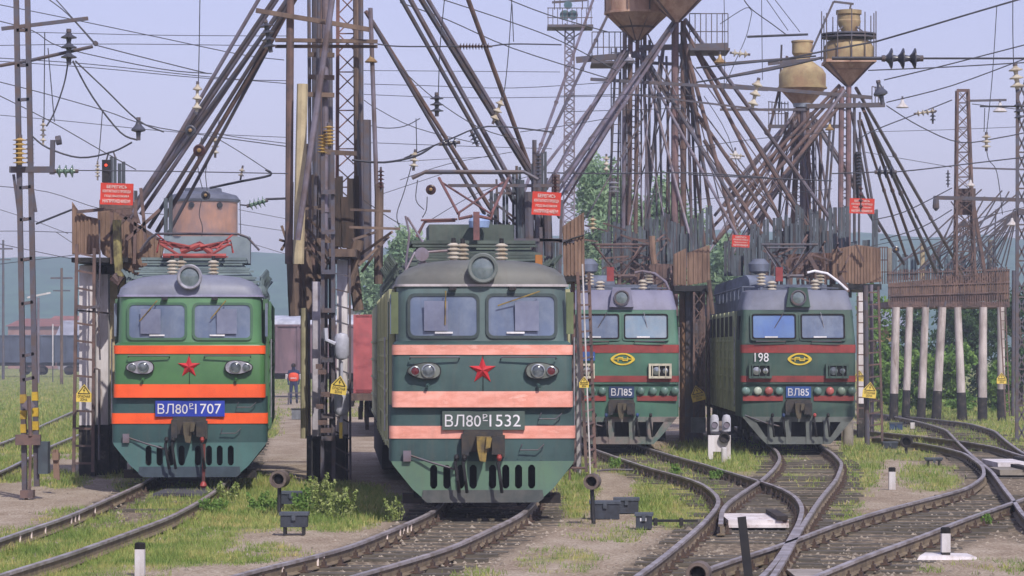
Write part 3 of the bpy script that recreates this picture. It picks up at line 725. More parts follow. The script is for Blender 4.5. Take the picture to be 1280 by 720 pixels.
pal32 = dict(up=mat('blue_green_nose_paint', (60, 86, 84), (50, 74, 74), 1.5, .6, grime=.35), lo=mat('dull_teal_paint', (60, 86, 86), (50, 74, 76), 1.5, .65, c3=(80, 92, 76), grime=.4), lo2=None,
             cab=mat('grey_green_cab_paint', (84, 104, 104), (74, 92, 92), 1.5, .55), stripe=mat('faded_pink_stripe', (228, 162, 146), (212, 140, 122), 2.2, .6, c3=(232, 182, 168), stretch=(1, 1, 3), grime=.2),
             roof=mat('grey_green_roof', (104, 106, 102), (88, 90, 88), 1.2, .6, grime=.3), side=mat('faded_olive_side', (188, 188, 148), (166, 168, 134), 1.5, .8, stretch=(1, 1, .5), c3=(112, 112, 88)), gutter=mat('pale_gutter', (186, 180, 182), (150, 146, 148), 2, .6),
             mirror=mat('olive_mirror_box', (96, 108, 76), (86, 98, 70), 3, .7), frame=mat('dark_rubber_seal', (48, 64, 66), (40, 54, 56), 4, .6), plate=mat('grey_green_plate', (74, 90, 84), (66, 80, 76), 3, .6),
             pilot=mat('green_pilot_paint', (92, 122, 100), (84, 112, 100), 1.2, .6, c3=(104, 136, 92)), plough=mat('dusty_plough', (90, 92, 90), (70, 76, 76), 2, .8), knuckle=yel_old, lampring=mat('grey_lamp_ring', (104, 112, 110), (90, 98, 96), 3, .5), gear=mat('grey_green_roof_gear', (86, 98, 92), (66, 78, 76), 2, .75, grime=.4))
pal07 = dict(up=mat('bright_green_nose_paint', (70, 112, 68), (62, 102, 62), 1.3, .4, grime=.12), lo=mat('dark_teal_paint', (52, 82, 82), (44, 72, 74), 1.5, .5), lo2=None,
             cab=mat('light_green_cab_paint', (88, 130, 92), (82, 122, 88), 1.3, .4, grime=.12), stripe=mat('orange_stripe', (238, 92, 38), (222, 82, 34), 1.5, .5, grime=.12),
             roof=mat('lilac_grey_roof', (122, 126, 142), (108, 112, 128), 1.3, .5, grime=.2), side=mat('plain_green_side', (78, 112, 84), (70, 98, 80), 1.5, .6), gutter=mat('pale_lilac_gutter', (150, 148, 176), (130, 130, 156), 2, .6),  # side walls: the paint's own muted green
             mirror=mat('green_mirror_box', (84, 126, 86), None, 3, .6), frame=mat('green_window_frame', (62, 100, 74), (56, 92, 68), 3, .5), plate=mat('blue_number_plate', (38, 62, 170), (34, 56, 156), 3, .5),
             pilot=mat('teal_pilot_paint', (74, 112, 110), (68, 102, 102), 1.2, .6), plough=mat('blue_grey_plough', (66, 80, 92), (54, 66, 76), 2, .8), knuckle=mat('olive_knuckle', (92, 84, 66), (70, 64, 56), 4, .8), lampring=chrome, gear=mat('blue_green_roof_gear', (112, 128, 130), (92, 106, 112), 2, .7, grime=.3))
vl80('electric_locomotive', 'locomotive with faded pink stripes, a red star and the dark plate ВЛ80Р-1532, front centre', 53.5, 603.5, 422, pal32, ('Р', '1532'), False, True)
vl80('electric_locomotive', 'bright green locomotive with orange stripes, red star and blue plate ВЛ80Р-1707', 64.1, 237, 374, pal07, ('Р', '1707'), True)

def vl85(label, Y, cx, vp, sec):
    t = thing('electric_locomotive', label, 'locomotive', ((cx-640)*Y/F, Y, 0), -math.atan((vp-640)/F), 'electric locomotives in the yard')
    g = lambda n, a, b, **k: mat(n+('_pale' if sec else ''), a, b, **k)
    if sec: fc, sd, rf = mat('clean_green_front', (70, 110, 92), (60, 98, 84), 1.3, .6, grime=.35), None, mat('lilac_roof_band', (124, 124, 146), (112, 112, 134), 1.5, .6)
    else: fc, sd, rf = mat('worn_green_front', (62, 86, 76), (50, 74, 68), 1.3, .65, grime=.4), None, mat('grey_roof_band', (112, 116, 132), (98, 102, 118), 1.5, .6, c3=(128, 120, 118))
    sd = mat('faded_khaki_side', (184, 188, 152), (162, 168, 142), 1.2, .8, stretch=(1, 1, .5), c3=(104, 110, 92))
    rd = mat('dull_red_stripe', (146, 58, 56), (122, 52, 50), 2, .7, grime=.4)
    shell([(1.55, .0, .1, 2.4, .86), (1.55, .0, .1, 2.4, 1.76)], fc, 'lower_front', t)
    shell([(1.55, -.06, .1, 2.4, 1.74), (1.55, -.06, .1, 2.4, 2.84)], fc, 'nose_panel', t)
    shell([(1.55, -.06, .12, 2.4, 2.835), (1.49, .16, .12, 2.4, 3.76)], fc, 'cab_front', t)
    shell([(1.50, .15, .2, 2.4, 3.755), (1.50, .16, .2, 2.4, 3.80), (1.40, .38, .3, 2.4, 4.26), (1.34, .44, .3, 2.4, 4.30)], rf, 'cab_roof', t)
    for z0, z1, w, f in ((2.59, 2.81, 1.56, -.072), (1.80, 1.97, 1.56, -.072)):
        shell([(w, f, .1, .4, z0), (w, f, .1, .4, z1)], rd, 'red_stripe', t)
    for s in (-1, 1):
        b = MB(); x0, x1 = sorted((s*.42, s*1.5)); b.box(x0, x1, -.008, .02, 1.29, 1.43); b.build('red_stripe', rd, t)
    for s in (-1, 1):
        b = MB(); b.box(s*1.5-.05, s*1.5+.05, 2.4, 22.3, .95, 3.75); sw = b.build('side_wall', sd, t)
        b = MB()
        for z in (1.5, 1.9, 2.15, 2.4, 2.65, 2.9): b.box(s*1.56-.02, s*1.56+.02, 2.6, 22.2, z, z+.05)
        for y in np.arange(3.0, 22, 2.0): b.box(s*1.57-.02, s*1.57+.02, y, y+.07, .95, 3.75)
        b.build('side_rib', sd, sw)
        b = MB()
        for y in np.arange(3.3, 21.5, 2.0): b.box(s*1.56-.012, s*1.56+.012, y, y+1.5, 3.05, 3.62)
        b.build('louvre', void, sw)
        MB().box(s*1.54-.01, s*1.54+.03, .9, 1.6, 2.95, 3.6).build('side_window', void, t)
        MB().tube([(s*1.62, 1.8, 1.1), (s*1.62, 1.8, 3.3)], .02, 5).build('handrail', chrome, t)
    MB().box(-1.45, 1.45, 22.2, 22.35, .95, 3.9).build('rear_wall', sd, t)
    MB().box(-1.4, 1.4, 1.5, 22.2, .8, .98).build('underframe', gear, t)
    sl = .22/.92
    for s in (-1, 1):
        x0, x1 = sorted((s*.08, s*1.24))
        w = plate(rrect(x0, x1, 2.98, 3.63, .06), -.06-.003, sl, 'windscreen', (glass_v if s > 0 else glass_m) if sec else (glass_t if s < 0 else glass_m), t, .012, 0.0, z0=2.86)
        frame(rrect(x0-.06, x1+.06, 2.92, 3.69, .08), rrect(x0, x1, 2.98, 3.63, .06), -.06, sl, 'window_frame', fc, w, .03, 0, z0=2.86)
        frame(rrect(x0-.02, x1+.02, 2.96, 3.65, .07), rrect(x0+.02, x1-.02, 3.0, 3.61, .05), -.06, sl, 'rubber_seal', void, w, .04, 0, z0=2.86)
        wiper(t, w, s*.5+.1, 3.68, s*.5-.15+(.35 if s > 0 else 0), 3.25, .1, chrome if s > 0 else steel)
        MB().box(s*.66-.25, s*.66+.1, -.06, -.045, 3.0, 3.04).build('desk_paper', num_w, w)
        handrail(t, s*.35, s*1.15, 2.9, -.06, .03)
    # search light in its housing
    b = MB(); P0 = [(-.33, 3.83), (.33, 3.83), (.24, 4.36), (-.24, 4.36)]
    b.add([(x, .02, z) for x, z in P0]+[(x, .7, z) for x, z in P0], [(0, 1, 2, 3), (4, 7, 6, 5), (0, 4, 5, 1), (1, 5, 6, 2), (2, 6, 7, 3), (3, 7, 4, 0)])
    hb = b.build('searchlight', rf if sec else fc, t)
    b = MB(); b.lathe([(.215, 0), (.215, .05), (.18, .055), (.17, .02)], (0, .02, 4.08), (0, -1, 0), 24).build('lamp_ring', steel, hb, True)
    MB().lathe([(.18, .01), (.12, .035), (.001, .05)], (0, .02, 4.08), (0, -1, 0), 24).build('lens', lens_m, hb, True)
    # emblem
    em = mat('yellow_emblem', (214, 186, 60), (196, 168, 56), 4, .6)
    def eye(k, n=24):
        P = []
        for i in range(n):
            a = 2*math.pi*i/n; x = math.cos(a)
            P.append((x*.33*k, math.sin(a)*.165*k*(1-.35*abs(x)**3)+0))
        return [(x+.03, z+2.42) for x, z in P]
    e = frame(eye(1), eye(.76), -.062, 0, 'emblem', em, t, .016)
    b = MB(); b.tube([(-.1, -.075, 2.36), (-.1, -.075, 2.46), (.03, -.075, 2.46), (.03, -.075, 2.38), (.16, -.075, 2.38), (.16, -.075, 2.48)], .018, 5); b.tube([(-.22, -.075, 2.42), (.28, -.075, 2.42)], .014, 5); b.build('emblem_sign', em, e)
    # boxed head lights
    fm = mat('cream_lamp_box', (196, 190, 170), (170, 166, 150), 4, .6) if sec else mat('green_lamp_box', (64, 84, 76), (52, 70, 64), 4, .6)
    for s in (-1, 1):
        cxl = s*1.04; z0, z1 = 1.93, 2.27
        h = plate([(cxl-.29, z0), (cxl+.29, z0), (cxl+.29, z1), (cxl-.29, z1)], -.06, 0, 'headlight', void, t, .06)
        frame([(cxl-.31, z0-.03), (cxl+.31, z0-.03), (cxl+.31, z1+.03), (cxl-.31, z1+.03)], [(cxl-.25, z0+.03), (cxl+.25, z0+.03), (cxl+.25, z1-.03), (cxl-.25, z1-.03)], -.06, 0, 'lamp_frame', fm, h, .1)
        for dx, r in ((-s*.1, .11), (s*.14, .075)):
            if not sec and s < 0: dx = -dx*1.0
            MB().lathe([(r, 0), (r, .03), (r*.8, .035), (r*.3, .05), (.001, .052)], (cxl+dx, -.12, (z0+z1)/2), (0, -1, 0), 18).build('lamp_lens', refl if sec or s < 0 else lens_d, h, True)
        b = MB()
        for q in range(3): b.box(cxl-.22+q*.18, cxl-.2+q*.18, -.18, -.17, z0, z1)
        b.build('lamp_grille', fm, h)
        cols = [(112, 138, 132), (166, 176, 162), (172, 96, 90), (108, 136, 130)] if not sec else [(96, 124, 116)]*4
        if s > 0 and not sec: cols = [(108, 134, 128), (176, 96, 92), (116, 132, 118), (94, 116, 106)]
        xs = [-1.56+.08, -1.24, -.92, -.60] if s < 0 else [.52, .85, 1.16, 1.44]
        if s < 0: xs = [-1.42, -1.10, -.80, -.52]
        for x, c in zip(xs, cols):
            mm = mat('marker_%d_%d_%d' % c, c, tuple(int(v*.85) for v in c), 4, .25)
            MB().lathe([(.112, 0), (.112, .05), (.095, .08), (.055, .1), (.001, .105)], (x, .0, 1.56), (0, -1, 0), 18).build('marker_light', mm, t, True)
    npl = MB().box(-.34, .34, -.03, .02, 1.38, 1.68).build('number_plate', mat('navy_plate' if sec else 'blue_plate', (40, 60, 100) if sec else (48, 84, 150), None, 3, .6), t)
    text('ВЛ85', 'number', num_w, npl, .56, .2, (0, -.036, 1.53))
    if sec:
        q = MB().box(-1.22, -.72, -.085, -.06, 2.38, 2.62).build('side_number_plate', mat('blue_plate', (48, 84, 150), None, 3, .6), t)
        text('4', 'number', num_w, q, .12, .17, (-.82, -.089, 2.5))
    else: text('198', 'number', num_w, t, .38, .24, (-1.0, -.066, 2.47))
    coupler(t, 1.05, 0, mat('olive_knuckle', (92, 84, 66)))
    b = MB(); y = .0     # open pilot: rails and struts
    b.prism([(-1.5, .86), (-1.4, .72), (1.4, .72), (1.5, .86)], y, y+.08); b.prism([(-1.06, .32), (-.86, .12), (.86, .12), (1.06, .32)], y-.02, y+.06)
    for s in (-1, 1):
        b.prism([(s*1.5, .84), (s*1.06, .32), (s*.88, .32), (s*1.22, .84)], y, y+.06)
        for x in (.28, .76): b.prism([(s*x-.09, .8), (s*x+.09, .8), (s*x+.07, .12), (s*x-.07, .12)], y-.05, y+.05)
    b.build('pilot', mat('grey_pilot' if not sec else 'pinkish_pilot', (104, 110, 106) if not sec else (128, 116, 112), (86, 92, 90) if not sec else (84, 104, 98), 1.6, .7), t)
    MB().box(-1.2, 1.2, .35, .5, .2, .84).build('pilot_backing', void, t)
    hoses(t, (-.72, -.42, .42, .78), .88, -.05, (black, yoke_b, yoke_r if not sec else yoke_b, black))
    MB().tube([(-1.45, 0, .9), (-.9, -.1, .7), (-.5, -.1, .6)], .02, 5).build('uncoupling_lever', steel, t)
    bogie(t, 2.4); bogie(t, 9.4); bogie(t, 16.5)
    # roof equipment
    rg = mat('blue_grey_roof_gear', (104, 112, 130), (84, 90, 104), 2, .7, grime=.3)
    b = MB(); b.box(-1.3, 1.3, 2.3, 22, 3.7, 4.2)
    b.box(-1.0, 1.05, 3.0, 6.6, 4.2, 4.5); b.build('roof_housing', rg, t)
    b = MB()
    for k in range(9): b.lathe([(.3, 0), (.3, .9)], (-1.0, 6.8+k*1.6, 4.55), (1, .5, 0), 18)
    b.tube([(-1.35, 2.3, 4.42), (-1.35, 20, 4.42)], .025); b.tube([(-1.35, 2.3, 4.42), (1.3, 2.3, 4.38)], .02)
    for k in range(10): b.tube([(-1.35, 2.3+k*1.8, 4.1), (-1.35, 2.3+k*1.8, 4.44)], .02, 5)
    b.build('roof_tanks', rg, t, True)
    for x, y_, zz in ((-.85, 2.2, 4.45), (-.55, 2.2, 4.22), (.62, 1.9, 4.25), (.8, 2.4, 4.5)):
        insulator_stack((x, y_, zz), .36, .13, 4, 'roof_insulator', porc, t); MB().tube([(x, y_, zz-.3), (x, y_, zz+.01)], .06).build('insulator_foot', rg, t)
    b = MB().lathe([(.05, -.2), (.28, -.1), (.3, .1), (.16, .25)], (-.9, 2.3, 4.95), (0, 0, 1), 14); b.build('roof_dome', rg, t, True)
    b = MB().tube([(1.5 if not sec else 1.35, 1.7, 4.32), (1.25, 1.7, 4.55), (.95, 1.8, 4.78), (.6, 1.8, 4.85), (.4, 1.8, 4.8)], .035); b.build('cable_duct', num_w if not sec else steel_l, t, True)
    b = MB()      # half raised pantograph
    for s in (-1, 1):
        b.tube([(0, 3.6, 4.75+0), (s*.72, 3.0, 5.62)], .03); b.tube([(s*.1, 4.2, 4.75), (s*.6, 4.6, 5.6)], .02)
    b.tube([(-.35, 3.5, 4.75), (.45, 3.5, 4.75)], .05); b.tube([(0, 3.4, 4.75), (0, 4.3, 4.75)], .05); b.tube([(-.12, 4.2, 4.75), (.12, 4.2, 4.75)], .05); b.tube([(-.6, 4.6, 5.58), (.6, 4.6, 5.58)], .02); b.tube([(-.78, 3, 5.62), (.8, 3, 5.62)], .03); b.tube([(0, 3.5, 4.4), (0, 3.5, 4.75)], .06)
    b.build('pantograph', rusty if sec else steel, t, True)
    MB().box(-.35, -.15, 3.4, 3.6, 4.6, 5.0).build('arrester_box', mat('red_oxide_box', (150, 66, 66), None, 3, .7), t)
    return t
vl85('locomotive numbered 198 with dull red stripes, green lamp boxes and coloured marker lights', 86.6, 998, 661, False)
vl85('red striped locomotive with cream lamp boxes and pinkish pilot, partly hidden behind a rusty ladder', 86.6, 777, 700, True)
# ---------------------------------------------------------------- generic yard builders (world coordinates are made by at() and gnd(); parts are parented to an Empty at the base)
def base(name, label, cat, px, py, Y=None, group=None):
    if Y is None: p = gnd(px, py)
    else: p = Vector(((px-640)*Y/F, Y, GZ))
    t = thing(name, label, cat, p, 0, group); return t, Vector(p)
def put(mb, name, m, t, p, smooth=False):
    """mesh written in world coordinates, stored relative to the thing at p"""
    return mb.build(name, m, t, smooth, local=p)
def lattice(mb, A, Bt, w0, w1, n, r, four=False, zig=True, r2=None):
    """flat or four sided lattice mast between A (base centre) and Bt (top centre)"""
    A = Vector(A); Bt = Vector(Bt); r2 = r2 or r*.5
    offs = [(-1, 0), (1, 0)] if not four else [(-1, -1), (1, -1), (1, 1), (-1, 1)]
    P = [[A.lerp(Bt, k/n)+Vector((ox*lerp(w0, w1, k/n)/2, oy*lerp(w0, w1, k/n)/2, 0)) for k in range(n+1)] for ox, oy in offs]
    for c in P: mb.beam(c[0], c[-1], r*2)
    m = len(P)
    for i in range(m if four else 1):
        a, b = P[i], P[(i+1) % m]
        for k in range(n):
            mb.beam(a[k], b[k+1], r2*2)
            if zig: mb.beam(b[k], a[k+1], r2*2)
            if k % 2 == 0 or not zig: mb.beam(a[k], b[k], r2*2)
    return mb
def ladder(p, t, a0, a1, b0, b1, n, r=.03, m=None, name='ladder'):
    """a0-a1 left rail bottom to top, b0-b1 right rail"""
    L_ = MB(); L_.beam(a0, a1, r*2); L_.beam(b0, b1, r*2)
    for k in range(n):
        q = (k+.5)/n; L_.beam(Vector(a0).lerp(Vector(a1), q), Vector(b0).lerp(Vector(b1), q), r*1.3)
    return put(L_, name, m or rusty, t, p)
def panel(pts, Y, th, m, t, p, name='side_panel', ribs=0, dy=None):
    """sheet from photo pixels at depth Y (dy: per-point depth offsets)"""
    P = [at(x, y, Y+(dy[i] if dy else 0)) for i, (x, y) in enumerate(pts)]; n = len(P)
    b = MB(); b.add(P+[q+Vector((0, th, 0)) for q in P], [tuple(range(n)), tuple(range(2*n-1, n-1, -1))]+[(i, i+n, (i+1) % n+n, (i+1) % n) for i in range(n)])
    if ribs:
        xs = [q.x for q in P]; x0, x1 = min(xs), max(xs)
        for k in range(ribs):
            x = lerp(x0, x1, (k+.5)/ribs); zs = []; ys = []
            for i in range(n):
                u, v = P[i], P[(i+1) % n]
                if (u.x-x)*(v.x-x) < 0:
                    q = (x-u.x)/(v.x-u.x); zs.append(lerp(u.z, v.z, q)); ys.append(lerp(u.y, v.y, q))
            if len(zs) >= 2 and max(zs)-min(zs) > .1: b.beam((x, min(ys)-.01, min(zs)+.02), (x, min(ys)-.01, max(zs)-.02), .04, .04)
    return put(b, name, m, t, p)
def screens(cols, Y, t, p, m=None, name='sheet_screen', seed=1):
    """upright sheets: each (x0, x1, ytop, ybottom) in pixels is one screen of narrow planks"""
    rr = random.Random(seed)
    for x0, x1, yt, yb in cols:
        b = MB(); n = max(2, int((x1-x0)/4)); dyy = rr.uniform(-.4, .4)
        for k in range(n):
            a = at(lerp(x0, x1, k/n), yt+rr.uniform(-3, 3)+ (k/n)*rr.uniform(-2, 2), Y+dyy); c = at(lerp(x0, x1, (k+.86)/n), yb, Y+dyy)
            o = rr.uniform(-.05, .05); b.box(a.x, c.x, Y+dyy+o, Y+dyy+o+.05, c.z, a.z)
        put(b, name, m or screen_m, t, p)
def pipes(lines, t, p, r=.1, m=None, name='sand_pipe', sag=.0):
    for q in lines:
        (x0, y0, Y0), (x1, y1, Y1) = q[0], q[1]; rr = q[2] if len(q) > 2 else r; mm = q[3] if len(q) > 3 else (m or steel_l)
        a, b = at(x0, y0, Y0), at(x1, y1, Y1); k = a.lerp(b, .5)+Vector((0, 0, -sag*(a-b).length))
        mb = MB().tube([a, a.lerp(b, .25)+Vector((0, 0, -sag*.75*(a-b).length)), k, a.lerp(b, .75)+Vector((0, 0, -sag*.75*(a-b).length)), b], rr, 8)
        L_ = (b-a).length; nn = max(1, int(L_/4)); d = (b-a).normalized()
        for i in range(1, nn): mb.lathe([(rr*1.35, -.05), (rr*1.35, .05)], a.lerp(b, i/nn)+Vector((0, 0, -sag*4*(i/nn)*(1-i/nn)*L_)), d, 8)
        put(mb, name, mm, t, p, True)
def hanging_hose(pts, Y, r, m, t, p, name='hanging_hose'):
    put(MB().tube([at(x, y, Y) for x, y in pts], r, 7), name, m, t, p, True)
warn_n = [0]
def warn_sign(x, y, w, Y, label, tilt=0, lattice_dark=False):
    """yellow house-shaped high voltage sign"""
    s = F/Y; c = at(x, y, Y); W = w/s
    t = thing('warning_sign', label, 'sign', c, 0, 'yellow high voltage signs')
    t.rotation_euler = (0, R(tilt), 0)
    b = MB(); b.prism([(-W/2, -W*.55), (W/2, -W*.55), (W/2, .0), (0, W*.62), (-W/2, .0)], -.015, .015); b.build('sign_plate', sign_y, t)
    b = MB()
    A_ = [(-.38*W, .0), (.38*W, .0), (0, .52*W)]
    for i in range(3):
        u, v = A_[i], A_[(i+1) % 3]; b.beam((u[0], -.018, u[1]), (v[0], -.018, v[1]), W*.05, .008)
    b.prism([(.03*W, .40*W), (-.07*W, .2*W), (.0, .2*W), (-.03*W, .05*W), (.08*W, .24*W), (.01*W, .24*W), (.06*W, .38*W)], -.022, -.016)
    b.build('warning_triangle', black, t)
    text('ОПАСНАЯ\nЗОНА', 'lettering', black, t, W*.8, W*.38, (0, -.02, -W*.28))
    return t
def red_sign(x0, y0, x1, y1, Y, label, tilt=0, plain=False):
    c = at((x0+x1)/2, (y0+y1)/2, Y); s = F/Y; W = (x1-x0)/s; H = (y1-y0)/s
    t = thing('warning_board', label, 'sign', c, 0, 'red high voltage boards'); t.rotation_euler = (0, R(tilt), 0)
    MB().box(-W/2, W/2, -.015, .015, -H/2, H/2).build('board', sign_red, t)
    if not plain:
        for k, (s_, wf, hf) in enumerate((('БЕРЕГИСЬ', .62, .15), ('КОНТАКТНОГО ПРОВОДА', .86, .15), ('ПОД ВЫСОКИМ', .74, .12), ('НАПРЯЖЕНИЕМ!', .84, .16))):
            text(s_, 'lettering', sign_w, t, W*wf, H*hf, (0, -.022, H*(.33-.22*k)), thick=.01)
    return t
def red_of(l): return l
# ================================================================ left platform (beside the orange striped locomotive)
old_lime0 = mat('grey_limewash', (164, 162, 164), (134, 130, 130), 2.5, .9)
Y = 72
t, p = base('loading_platform', 'rusty sheet metal platform on white pillars beside the orange striped locomotive', 'platform', 118, 590, Y, 'sand loading platforms')
panel([(90, 252), (97, 262), (108, 270), (122, 273), (124, 318), (90, 318)], Y, .06, rust_l, t, p, ribs=7)
panel([(122, 262), (136, 262), (170, 278), (206, 305), (200, 330), (172, 345), (128, 318), (122, 300)], Y+.6, .06, rust_l, t, p, ribs=11)
panel([(124, 250), (166, 250), (176, 280), (124, 268)], Y+1.0, .05, rusty, t, p, ribs=6)
screens([(128, 140, 204, 268), (137, 146, 196, 262), (147, 157, 204, 270), (158, 172, 236, 290), (205, 216, 245, 300)], Y+1.4, t, p, seed=3)
b = MB(); 
for (x0, x1, z_y) in ((90, 160, 322),): 
    a = at(x0, z_y, Y); c = at(x1, z_y+6, Y); b.box(a.x, c.x, Y-.1, Y+3, c.z, a.z)
a = at(94, 330, Y); c = at(172, 342, Y+.3); b.box(a.x, c.x, Y+.9, Y+3, c.z, a.z)
put(b, 'platform_deck', black, t, p)
for k, (x0, x1, Yk, yb) in enumerate(((99, 118, Y+.4, 590), (119, 135, Y+.9, 588), (136, 147, Y+1.5, 580), (148, 156, Y+2.2, 575))):
    a, c = at(x0, 332, Yk), at(x1, 332, Yk)
    q = put(MB().box(a.x, c.x, Yk, Yk+.35, GZ, a.z), 'support_pillar', lime_m if k < 2 else cream_m, t, p)
    put(MB().box(a.x-.012, c.x+.012, Yk-.012, Yk+.36, GZ, GZ+1.15), 'tar_base', tar_m, q, p)
ladder(p, t, at(92, 590, Y-.4), at(96, 305, Y-.4), at(116, 590, Y-.4), at(118, 310, Y-.4), 13, .035)
b = MB(); b.tube([at(118, 460, Y-.5), at(124, 462, Y-.5), at(124, 575, Y-.5)], .03); b.tube([at(124, 275, Y-.5), at(125, 330, Y-.5), at(123, 400, Y-.5), at(125, 450, Y-.5)], .02)
b.beam(at(97, 385, Y-.5), at(125, 383, Y-.5), .06); b.beam(at(97, 388, Y-.5), at(140, 392, Y+1), .04); put(b, 'conduit', steel, t, p)
hanging_hose([(146, 275), (147, 320), (149, 345), (144, 352)], Y-.3, .1, mat('ochre_sleeve', (150, 142, 92), (96, 88, 66), 4, .85), t, p)
hanging_hose([(141, 345), (148, 352), (150, 345)], Y-.4, .12, rusty, t, p)
b = MB()
for (u, v) in (((96, 265), (126, 262)), ((126, 262), (165, 258)), ((150, 268), (200, 300)), ((130, 300), (165, 265)), ((158, 300), (200, 262)), ((140, 262), (140, 330)), ((170, 250), (168, 330)), ((176, 235), (182, 300))): b.beam(at(*u, Y-.15), at(*v, Y-.15), .07)
put(b, 'bracing', rusty, t, p)
# ================================================================ sand pipes fanning from the hopper above the frame
t, p = base('sand_distribution_tower', 'tall cluster of poles and pipes with a wooden deck between the two red star locomotives', 'tower', 405, 595, 70, 'sand towers')
SP = at(430, -190, 72)
top = (400, -90, 72)
pl_ = [((372, -20, 72), (176, 268, 73.5), .075, steel_l), ((330, -12, 72), (163, 272, 73), .07, steel_l), ((356, -16, 72), (178, 250, 73.5), .085, steel_l),
       ((351, -14, 71.5), (168, 256, 73.2), .07, steel), ((384, -30, 72), (190, 278, 73.9), .06, steel_l), ((378, -22, 72), (186, 285, 73.8), .07, steel), ((392, -40, 72), (196, 290, 74), .08, rusty), ((400, -60, 72), (206, 300, 74.2), .06, steel), ((366, -8, 71), (170, 262, 73), .075, steel)]
pl_ = [(a, b_, r*.68, m_) for a, b_, r, m_ in pl_]; pipes(pl_, t, p)
pr_ = [((462, 22, 72), (606, 268, 74), .06, steel), ((457, 14, 72), (614, 262, 74), .07, rusty), ((500, -4, 72), (648, 258, 74), .07, steel), ((510, -6, 72), (652, 250, 74.3), .08, steel_l),
       ((522, -8, 72), (690, 262, 74.5), .09, steel), ((528, -12, 72), (700, 272, 74.6), .07, steel_l), ((580, -15, 72), (668, 225, 74.8), .075, rusty)]
pr_ = [(a, b_, r*.72, m_) for a, b_, r, m_ in pr_]; pipes(pr_, t, p)
# vertical poles, pipes and mast (photo x at top, at y; bottom x, y)
for (xa, ya, xb, yb, r, Yk, m_, nm) in ((363, -20, 361, 330, .085, 70, rusty, 'pole'), (378, 105, 373, 330, .12, 69.6, cream_m, 'concrete_pole'), (418, -20, 372, 300, .065, 69, steel_l, 'sand_pipe'), (395, -20, 396, 330, .1, 73, steel, 'pole'), (401, -20, 402, 330, .05, 73.5, rusty, 'pole'),
        (407, -20, 405, 545, .075, 71, steel_l, 'pole'), (399, -20, 393, 300, .04, 70.6, steel, 'sand_pipe'), (386, -20, 388, 300, .04, 71, steel, 'pole'), (412, -20, 415, 560, .06, 71.5, steel, 'pole'), (451, -20, 452, 320, .055, 72, steel, 'pole'),
        (463, 10, 474, 330, .05, 71, steel_l, 'sand_pipe'), (446, -20, 448, 320, .09, 73, wood, 'sand_pipe'), (455, 150, 456, 325, .16, 72.4, steel, 'pole'), (380, 180, 384, 400, .12, 72, wood, 'sand_pipe'),
        (366, 300, 370, 395, .16, 70.5, wood, 'sand_sleeve'), (378, 290, 384, 392, .17, 71, wood, 'sand_sleeve'), (390, 300, 396, 395, .1, 71.5, rusty, 'sand_sleeve'), (448, 300, 434, 365, .13, 70.5, wood, 'sand_sleeve'), (441, 330, 448, 388, .12, 71.2, wood, 'sand_sleeve'),
        (474, 230, 473, 355, .1, 71, wood, 'sand_sleeve'), (380, 385, 380, 548, .075, 70, mat('olive_pole', (162, 156, 126), (136, 130, 104), 2, .85), 'pole'), (386, 390, 387, 560, .03, 69.9, steel, 'pole')):
    pipes([((xa, ya, Yk), (xb, yb, Yk), r, m_)], t, p, name=nm)
b = MB(); lattice(b, at(435, 330, 73.5), at(434, -30, 73.5), .52, .42, 15, .04, False, True, .014); b.beam(at(450, 330, 73.5), at(449, -30, 73.5), .1); put(b, 'lattice_mast', mat('pinkish_rust', (124, 92, 86), (96, 72, 70), 3, .8), t, p)
b = MB()
for y_ in (68, 96, 118, 300, 345, 388, 395): b.beam(at(385, y_, 70.8), at(418, y_+1, 70.8), .1)
b.beam(at(320, 13, 69.8), at(462, 37, 69.8), .1); b.beam(at(344, 50, 70), at(472, 52, 70), .08, .12); b.beam(at(344, 58, 70.2), at(472, 58, 70.2), .07)
b.beam(at(404, 190, 70), at(446, 192, 70), .1); b.each('cross_beam', wood, t, p)
b = MB(); rr = random.Random(11)
for (u, v) in (((380, 280), (412, 320)), ((378, 288), (410, 330)), ((376, 296), (404, 334)), ((385, 272), (414, 302)), ((395, 300), (412, 330)), ((382, 310), (400, 328)), ((490, 290), (445, 322)), ((486, 296), (448, 332)), ((480, 302), (452, 340)), ((372, 255), (405, 262)), ((376, 262), (402, 258)),
               ((438, 262), (488, 264)), ((436, 284), (500, 286)), ((440, 300), (470, 290)), ((352, 312), (362, 296)), ((356, 290), (362, 330)), ((350, 300), (364, 304)), ((352, 282), (362, 312))): b.beam(at(*u, 69.6+rr.random()), at(*v, 69.8+rr.random()), .055)
b.box(at(412, 312, 70).x, at(446, 312, 70).x, 69.4, 71.6, at(0, 322, 70).z, at(0, 312, 70).z)
put(b, 'deck_prop', wood, t, p)
b = MB()
for k in range(9):
    x = 360+k*5.2; b.beam(at(x, 235+rr.uniform(-20, 20), 71.5), at(x+rr.uniform(-3, 3), 330+rr.uniform(-5, 50), 71.5), rr.uniform(.06, .13))
for k in range(6):
    x = 418+k*7; b.beam(at(x, 232+rr.uniform(-15, 15), 72.3), at(x+rr.uniform(-3, 3), 312+rr.uniform(-5, 5), 72.3), rr.uniform(.1, .22))
put(b, 'deck_boarding', mat('dark_boards', (76, 62, 54), (54, 48, 46), 3, .9, stretch=(3, 3, .4)), t, p)
a, c = at(421, 325, 70.2), at(434, 325, 70.2)
q = put(MB().box(a.x, c.x, 70.2, 70.5, GZ, a.z), 'support_pillar', lime_m, t, p); put(MB().box(a.x-.01, c.x+.01, 70.18, 70.52, GZ, GZ+1.0), 'tar_base', tar_m, q, p)
